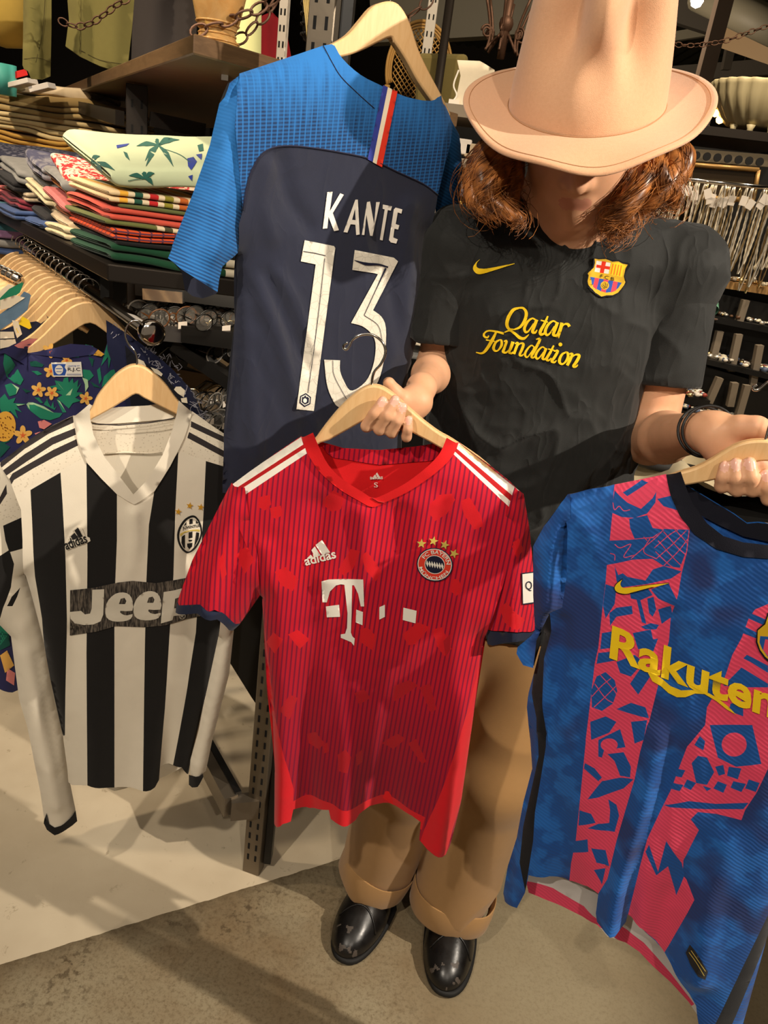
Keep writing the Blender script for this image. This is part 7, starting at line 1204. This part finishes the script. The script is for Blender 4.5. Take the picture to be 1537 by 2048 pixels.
p2_ = PY(566, 70, 2.5); post('slotted_upright', (p2_[0], p2_[1]), 2.05, 0.026, 0.02, WHST, math.radians(-10), 'pale slotted upright in front of the maroon dress', slots=0.04, s0=1.55); p3_ = PY(856, 90, 3.0); post('slotted_upright', (p3_[0], p3_[1]), 2.6, 0.034, 0.02, WHST, 0.0, 'pale slotted upright behind the wicker chair', slots=0.05, s0=1.8)
WOV = mat('black_woven', (26, 23, 20), 0.6); nt = NT(WOV); w_ = nt.n('ShaderNodeTexWave', Scale=40.0); nt.L.new(nt.geo(), w_.inputs['Vector']); nt.L.new(nt.bump(w_.outputs[1], 0.9, 0.01), bsdf(WOV).inputs['Normal'])
bk = PY(640, 85, 2.3); be = empty('basket', tuple(bk), 'black woven basket behind the steel post', 'basket'); MB().lathe([(0.0005, 0), (0.045, 0), (0.055, 0.10), (0.062, 0.22), (0.058, 0.22), (0.05, 0.10), (0.0005, 0.01)], bk, 28).build('basket_body', WOV, be, True)
for i in range(9): MB().tube([bk+np.array([(0.049+0.0017*i+0.001)*math.cos(t), (0.049+0.0017*i+0.001)*math.sin(t), 0.012+0.023*i]) for t in np.linspace(0, 6.283, 28, endpoint=False)], 0.004, 5, closed=True).build('woven_row', WOV, be, True)
STRW = mat('straw', (176, 154, 96), 0.8)
for i in range(6): MB().tube([PY(618+i*3, 108, 1.9), PY(612+i*3.5, 40, 1.9), PY(605+i*3.5, -25, 1.92)], 0.0018, 5).build('straw_stalk', STRW, None, True, label='thin dried straw stalk left of the black basket, %s from the left' % ordn[i], cat='stalk', group='dried stalks by the basket')
YLW = fab('ochre_fabric', (176, 146, 66)); MB().lathe([(0.0005, -.10), (0.06, -.09), (0.09, -.03), (0.09, .05), (0.05, .12), (0.0005, .13)], PY(8, 20, 2.6), 24).build('ochre_bag', YLW, None, True, label='blurred ochre bag at the top left corner', cat='bag')
MB().lathe([(0.0005, 0), (0.032, 0), (0.036, 0.075), (0.033, 0.075), (0.03, 0.004), (0.0005, 0.004)], PY(8, 190, 2.3), 24).build('teal_tin', mat('teal_enamel', (90, 190, 176), 0.4), None, True, label='teal tin at the left edge above the khaki stack', cat='tin')
for px, sz, m_, lb in (((38, 148), (0.05, 0.002, 0.016), mat('red_card', (210, 32, 28), 0.6), 'small red card under the olive trouser leg'), ((42, 168), (0.075, 0.05, 0.012), TAG, 'white paper left of the walnut shelf end'), ((85, 176), (0.06, 0.04, 0.014), TAG, 'folded white tag beside the walnut shelf end')): o = MB().box(PY(*px, 2.30), sz, np.array([[.95, .1, -.3], [-.1, .99, 0], [.3, .03, .95]])).build('paper_card', m_, None, label=lb, cat='card'); bevel(o, 0.001, 1)
folded('folded_cloth', PY(-60, 208, 2.55), (1, 0.02, 0), (0, 1, 0), 0.25, 0.2, 0.045, fab('bottle_green', (46, 74, 62)), 'dark green folded cloth at the left edge above the khaki stack', 'cloths above the khaki stack', 1, seed=400)
# ================================================================== wicker chair, canvas, chandelier
GYW0 = mat('plinth_grey', (70, 64, 56), 0.7); WCK = mat('wicker', (178, 136, 70), 0.6, var=0.15); wcx = PY(838, 140, 3.1); we = empty('wicker_chair', tuple(wcx), 'wicker peacock chair with an arched lattice back', 'chair'); rx_, rz_ = 0.115, 0.15
for k, s in enumerate((1.0, 0.93, 0.87)): MB().tube([wcx+np.array([rx_*s*math.cos(t), 0, rz_*s*math.sin(t)]) for t in np.linspace(-0.4, math.pi+0.4, 40)]+[], 0.006 if k == 0 else 0.004, 7).build('hoop', WCK, we, True)
mb = MB()
for i in range(-12, 13):
    for sg in (1, -1):
        pts_ = [(x_, x_*1.1*sg+i*0.02) for x_ in np.linspace(-0.11, 0.11, 24)]; pts_ = [p for p in pts_ if (p[0]/(rx_*.87))**2+(p[1]/(rz_*.87))**2 < 1]
        if len(pts_) > 2: mb.tube([wcx+np.array([p[0], 0.001*sg, p[1]]) for p in (pts_[0], pts_[-1])], 0.0021, 4)
mb.build('lattice', WCK, we, True, kind='stuff')
for sx in (-1, 1): MB().tube([wcx+np.array([sx*rx_*0.92, 0, -0.06]), wcx+np.array([sx*rx_*0.7, 0.02, -0.55])], 0.010, 8).build('leg', WCK, we, True)
for z_ in (-0.13, -0.17, -0.21): MB().tube([wcx+np.array([-rx_*0.85, 0, z_]), wcx+np.array([rx_*0.85, 0, z_])], 0.007, 7).build('rail', WCK, we, True)
pz_ = wcx[2]-0.55; MB().box((wcx[0], wcx[1]+0.03, pz_/2), (0.4, 0.3, pz_-0.012)).build('display_plinth', GYW0, None, label='tall plain plinth under the wicker chair', cat='plinth')
for i in range(12): MB().tube([wcx+np.array([-0.09+0.016*i, 0, -0.13]), wcx+np.array([-0.09+0.016*i, 0, -0.21])], 0.003, 5).build('spindle', WCK, we, True)
o = MB().box(PY(883, 168, 2.7)+np.array([0, .05, 0]), (0.16, 0.1, 0.17), np.array([[.99, 0, .1], [0, 1, 0], [-.1, 0, .99]]).T).build('canvas_bag', fab('olive_canvas', (112, 100, 56)), None, label='olive canvas bag between the wicker chair and the hat', cat='bag'); bevel(o, 0.015, 3)
drape('white_shirt', [(915, 120), (960, 122), (990, 140), (985, 235), (905, 225), (916, 180), (922, 150)], 2.4, WH2, 'cream garment with dangling cords beside the hat brim', 'shirt', parts=[('cord', [(918, 140), (908, 170), (914, 190), (904, 205)], WHT, 3)])
MB().box(PY(908, 208, 2.39), (0.03, 0.003, 0.022)).build('price_tag', TAG, None, label='white price tag under the cream garment by the hat', cat='tag')
GYW = mat('grey_wood', (126, 114, 98), 0.6)
bs_ = empty('display_shelf', tuple(PY(950, 420, 2.4)), 'grey wooden shelves between the blue sleeve and the hair', 'shelf')
for (a, b_, th) in (((860, 214), (1040, 236), .030), ((860, 318), (1040, 338), .022), ((860, 420), (1040, 440), .022)): slab([a, b_], 2.35, th, GYW, bs_, 'shelf_board', 0.3)
for i, (x, y, s, m_) in enumerate(((925, 280, .05, TAG), (945, 288, .045, PM['oatmeal']), (930, 365, .05, PM['slate_batik']), (950, 385, .04, TAG), (905, 400, .05, PM['butter']), (960, 300, .04, KN[3]))): o = MB().box(PY(x, y+14, 2.42), (s, 0.06, s*0.8)).build('small_box', m_, None, label='small box on the grey shelves beside the hair, %s one' % ordn[i], cat='box', group='small boxes beside the hair'); bevel(o, 0.004, 2)
MB().box(PY(990, 430, 2.75), (0.7, 0.02, 0.62)).build('back_panel', BLACKP, bs_)
cx_ = PY(1012, 55, 2.9); ce = empty('chandelier', tuple(cx_), 'rusty wrought iron chandelier behind the hat', 'chandelier'); MB().tube([cx_+np.array([0, 0, .12]), cx_+np.array([0, 0, -.09])], 0.013, 10).build('stem', RUST, ce, True); MB().lathe([(0.004, -.03), (.02, -.015), (.024, 0), (.02, .015), (.004, .03)], cx_+np.array([0, 0, .01]), 16).build('boss', RUST, ce, True)
for i, a in enumerate(np.linspace(0, 6.283, 6, endpoint=False)+0.3):
    dr = np.array([math.cos(a), math.sin(a)*.8, 0]); MB().tube([cx_+dr*(0.015+0.075*t+0.02*math.sin(6*t))+np.array([0, 0, -.02-.075*math.sin(3.0*t)+.11*t*t]) for t in np.linspace(0, 1, 18)], 0.0045, 6).build('scroll_arm', RUST, ce, True); MB().tube([cx_+dr*(0.062+0.020*math.cos(t)*(1-t/16))+np.array([0, 0, -.02+.020*math.sin(t)*(1-t/16)]) for t in np.linspace(0, 9, 24)], 0.0036, 6).build('curl', RUST, ce, True)
# ================================================================== jewellery wall at the right
jw = empty('jewellery_rack', tuple(PY(1450, 700, 2.6)), 'black jewellery shelving along the right side', 'display shelf'); WALN = mat('lit_oak', (176, 136, 84), 0.55)
slab([(1340, 252), (1620, 284)], 2.6, 0.024, DSTEEL, jw, 'top_board', 0.4); slab([(1340, 306), (1620, 328)], 2.62, 0.034, mat('weathered_strip', (86, 76, 58), 0.7), jw, 'perforated_strip', 0.02); slab([(1250, 540), (1640, 598)], 2.45, 0.020, WALN, jw, 'oak_board', 0.45); slab([(1250, 604), (1640, 680)], 2.40, 0.018, BLACKP, jw, 'shelf_board', 0.45); slab([(1250, 684), (1640, 778)], 2.35, 0.016, BLACKP, jw, 'shelf_board', 0.45); slab([(1250, 786), (1420, 808)], 2.30, 0.02, BLACKP, jw, 'shelf_board', 0.3); slab([(1300, 808), (1640, 905)], 2.28, 0.018, BLACKP, jw, 'shelf_board', 0.35)
MB().box(PY(1470, 600, 3.05)*np.array([1, 1, 0])+np.array([0, 0, .80]), (1.2, 0.02, 1.88)).build('back_panel', BLACKP, jw)
for k, x in enumerate(np.linspace(1372, 1520, 8)): MB().lathe([(0.0004, 0), (0.012, 0), (0.012, .004), (0.0004, .004)], PY(x, 309+0.1*(x-1372), 2.60), 14, R=np.array([[1, 0, 0], [0, 0, -1], [0, 1, 0]])).build('strip_hole', SLOT, jw)
GILT = mat('gilt_frame', (150, 116, 66), 0.4, 0.5); fa, fb_, fc_, fd_ = PY(1345, 326, 2.55), PY(1518, 340, 2.55), PY(1508, 400, 2.55), PY(1340, 392, 2.55); fe = empty('picture_frame', tuple(fa), 'gilt framed dark mirror above the hanging necklaces', 'frame')
for a, b_ in ((fa, fb_), (fb_, fc_), (fc_, fd_), (fd_, fa)): MB().tube([a, b_], 0.007, 8).build('frame_bar', GILT, fe, True)
mesh('mirror_glass', [fa+(0, .004, 0), fb_+(0, .004, 0), fc_+(0, .004, 0), fd_+(0, .004, 0)], [(0, 1, 2, 3)], mat('dark_mirror', (54, 44, 32), 0.2, 0.3), fe, False)
for px in ((1492, 600, 1478, 645, 2.42), (1478, 668, 1462, 742, 2.40), (1440, 662, 1425, 722, 2.42), (1520, 690, 1505, 770, 2.38), (1440, 755, 1418, 805, 2.33), (1495, 770, 1475, 840, 2.32), (1470, 765, 1460, 812, 2.33)): MB().bar(PY(px[0], px[1], px[4]), PY(px[2], px[3], px[4]), 0.022, 0.02).build('upright', GYW, jw)
nb0, nb1 = PY(1270, 348, 2.40), PY(1640, 386, 2.40); MB().tube([nb0, nb1], 0.006, 10).build('necklace_bar', CHR2, jw, True)
BEAD = [mat('bead_silver', (0.85, 0.80, 0.70), 0.3, 0.7), mat('bead_pearl', (236, 224, 198), 0.3), mat('bead_gold', (0.75, 0.56, 0.28), 0.28, 1.0), mat('bead_crystal', (226, 216, 198), 0.12, trans=0.2)]
def necklace(k, n_):
    t = (k+0.5)/n_+random.uniform(-.3, .3)/n_; top = nb0+(nb1-nb0)*t+np.array([0, random.uniform(-.02, .05), -.006]); L_ = random.uniform(0.20, 0.29); w = random.uniform(.006, .014); bm_ = BEAD[k % 4]; e = empty('necklace', tuple(top), '%s beaded necklace in the hanging row, %s of its kind from the left' % (('silver', 'pearl', 'gold', 'crystal')[k % 4], ordn[k//4]), 'necklace', 'necklaces in the hanging row'); mb = MB()
    pts_ = [top+np.array([-w*math.sin(math.pi*min(1, s*1.0)), 0.004, -L_*s]) for s in np.linspace(0, 1, 22)]+[top+np.array([w*math.sin(math.pi*s), -0.004, -L_*s]) for s in np.linspace(1, 0, 22)]
    rr = [0.0016+0.0014*(i % 2) for i in range(len(pts_))]; mb.tube(pts_, rr, 5); mb.build('strand', bm_, e, True)
    if k % 3 == 0: MB().lathe([(0.0004, -.010), (.006, -.004), (.007, .002), (.003, .008), (.0004, .010)], top+np.array([0, 0, -L_-0.006]), 8).build('pendant', bm_, e, True)
    a = random.uniform(-.5, .5); Rt = np.array([[math.cos(a), 0, math.sin(a)], [0, 1, 0], [-math.sin(a), 0, math.cos(a)]]); 
    if k % 5 < 3: MB().box(top+np.array([random.uniform(-.006, .006), -.014, -0.035+random.uniform(-.014, .012)]), (0.020, 0.001, 0.026), Rt).build('price_tag', TAG, e)
for k in range(58): necklace(k, 58)
def trinkets(name, a, b_, Yd, n_, label, cols, dep=0.2, sz=0.012):
    e = empty(name, tuple(PY(*a, Yd)), label, 'tray'); p, q = PY(*a, Yd), PY(*b_, Yd); x = (q-p); L_ = np.linalg.norm(x); x /= L_
    MB().bar(p+np.array([0, dep/2, .004]), q+np.array([0, dep/2, .004]), dep, 0.006, up=(0, 1, 0)).build('tray', BLACKP, e); mb = MB()
    for i in range(n_):
        c = p+x*random.uniform(0, L_)+np.array([0, random.uniform(0, dep), .010]); r_ = sz*random.uniform(.35, 1.0)
        if i % 3: mb.lathe([(0.0004, -r_*.6), (r_*.8, -r_*.3), (r_, .1*r_), (r_*.5, r_*.6), (0.0004, r_*.7)], c, 7, m=i % len(cols))
        else: mb.box(c, (r_*1.6, r_*1.2, r_), np.array([[math.cos(i), -math.sin(i), 0], [math.sin(i), math.cos(i), 0], [0, 0, 1]]), m=i % len(cols))
    mb.build('trinkets', cols, e, True, kind='stuff')
TC = BEAD+[mat('trinket_red', (150, 60, 48), 0.4), mat('trinket_blue', (90, 104, 130), 0.4), mat('trinket_brown', (92, 62, 38), 0.5), TAG]
trinkets('trinket_tray', (1300, 538), (1600, 588), 2.44, 150, 'gold and wooden trinkets lined up on the oak board under the necklaces', [BEAD[2], WALN, BEAD[1], TC[6]], 0.2); trinkets('trinket_tray', (1330, 612), (1600, 668), 2.40, 150, 'row of pearl and gold trinkets on the upper black shelf', [BEAD[1], BEAD[2], TC[6], BEAD[0]], 0.12, .010); trinkets('trinket_tray', (1330, 698), (1600, 764), 2.34, 200, 'silver and glass trinkets spread on the middle black shelf', TC, 0.25, .013); trinkets('trinket_tray', (1330, 790), (1420, 802), 2.28, 110, 'colourful trinkets on the small shelf right of the elbow', TC, 0.2, .012); trinkets('trinket_tray', (1370, 822), (1600, 888), 2.26, 240, 'mixed colourful trinkets in the long tray above the wrist', TC, 0.25, .012)
capc = PY(1408, 622, 2.42); cap = empty('cap', tuple(capc), 'small green and brown cap on the black shelf right of the sleeve', 'cap'); MB().lathe([(0.044, 0), (0.043, .02), (0.034, .042), (0.018, .054), (0.0004, .058)], capc, 24, R=np.array([[1, 0, 0], [0, .8, .6], [0, -.6, .8]])).build('crown', fab('cap_green', (96, 156, 128)), cap, True); MB().lathe([(0.0004, -.004), (0.05, -.006), (0.05, -.002), (0.0004, 0)], capc+np.array([-.01, -.02, -.012]), 24, sy=.8).build('peak', fab('cap_brown', (74, 48, 26)), cap, True)
fb0 = PY(1478, 246, 2.62); fb0[2] = PY(1478, 262, 2.62)[2]+0.012; pl_ = empty('planter', tuple(fb0), 'large cream fluted planter on the right top board', 'planter'); CRM = mat('cream_ceramic', (206, 192, 150), 0.45)
fpx = PY(1520, 262, 2.72); fpx[2] = fb0[2]; MB().lathe([(0.0005, 0.012), (0.085, 0.012), (0.105, 0.03), (0.125, 0.06), (0.140, 0.09), (0.146, 0.115), (0.150, 0.125), (0.146, 0.13), (0.135, 0.12), (0.10, 0.05), (0.0005, 0.04)], fpx, 96, sx=1.15, flute=0.07, nf=26).build('bowl', CRM, pl_, True)
for k in range(5): a = math.radians(-160+k*35); MB().lathe([(0.0004, 0), (.011, 0), (.009, .010), (.014, .022), (0.0004, .024)], fpx+np.array([0.10*math.cos(a), 0.09*math.sin(a), -0.010]), 10).build('foot', CRM, pl_, True)
for i, (x, y, sz, m_) in enumerate(((1385, 246, (.09, .08, .05), CHG), (1395, 258, (.06, .05, .03), GYW), (1500, 192, (.16, .06, .05), mat('pale_cardboard', (176, 168, 150), .8)), (1456, 198, (.05, .04, .03), mat('brown_cardboard', (140, 98, 60), .8)))): o = MB().box(PY(x, y, 2.75 if i < 2 else 3.0), sz).build('storage_box', m_, None, label=('charcoal box on the right top board beside the hat brim', 'grey wooden box on the right top board beside the hat brim', 'pale cardboard box behind the fluted planter', 'brown cardboard box behind the fluted planter')[i], cat='box'); bevel(o, 0.004, 2)
# ================================================================== draped table behind the elbow
LIN = fab('pale_linen', (196, 180, 146), 0.9, var=0.12); tz = PY(1300, 905, 1.9)[2]; tx = PY(1230, 905, 1.9)[0]
tb_ = empty('display_table', (tx+.35, 2.0, 0), 'low table covered with rumpled pale linen behind the left elbow', 'table'); mb = MB(); nx_, ny_ = 46, 30; V = []; Fc = []
for j in range(ny_):
    for i in range(nx_): x = tx-0.15+0.9*i/(nx_-1); y = 1.70+0.50*j/(ny_-1); V.append((x, y, tz))
V = np.array(V); V[:, 2] += 0.035*(1-2*np.abs(vnoise(V[:, :2], 5, 3)))+0.012*vnoise(V[:, :2], 16, 4)-0.02; Fc = [(j*nx_+i, j*nx_+i+1, (j+1)*nx_+i+1, (j+1)*nx_+i) for j in range(ny_-1) for i in range(nx_-1)]; mesh('linen', V, Fc, LIN, tb_, True)
MB().box((tx+.3, 1.95, (tz-.07)/2), (0.86, 0.46, tz-.075)).build('table_body', BLACKP, tb_)
for i, (x, y, s) in enumerate(((1320, 925, .05), (1375, 950, .06), (1270, 990, .04), (1340, 965, .045))): c = PY(x, y, 1.85); MB().lathe([(0.0004, -s*.4), (s*.8, -s*.25), (s, 0), (s*.7, s*.3), (0.0004, s*.38)], c, 18, sx=1.5).build('dark_hole_blob', mat('hole_black', (24, 20, 17), .7), None, True, label='dark blob added for a black hole in the pale linen, %s from the left' % ordn[(1, 3, 0, 2)[i]], cat='hole blob', group='dark hole blobs on the linen')  # dark blobs added where the cloth only shows black holes

def shelf_fill(name, loc, tgt, power, sx, sy): area(name, loc, tgt, power, sx, sy, (1.0, 0.84, 0.64))
shelf_fill('shelf_fill_light', (-0.42, 1.62, 1.235), (-0.42, 2.0, 0.7), 1.0, 0.35, 0.03)  # added fill under the steel shelf to lift the spectacles, no real strip
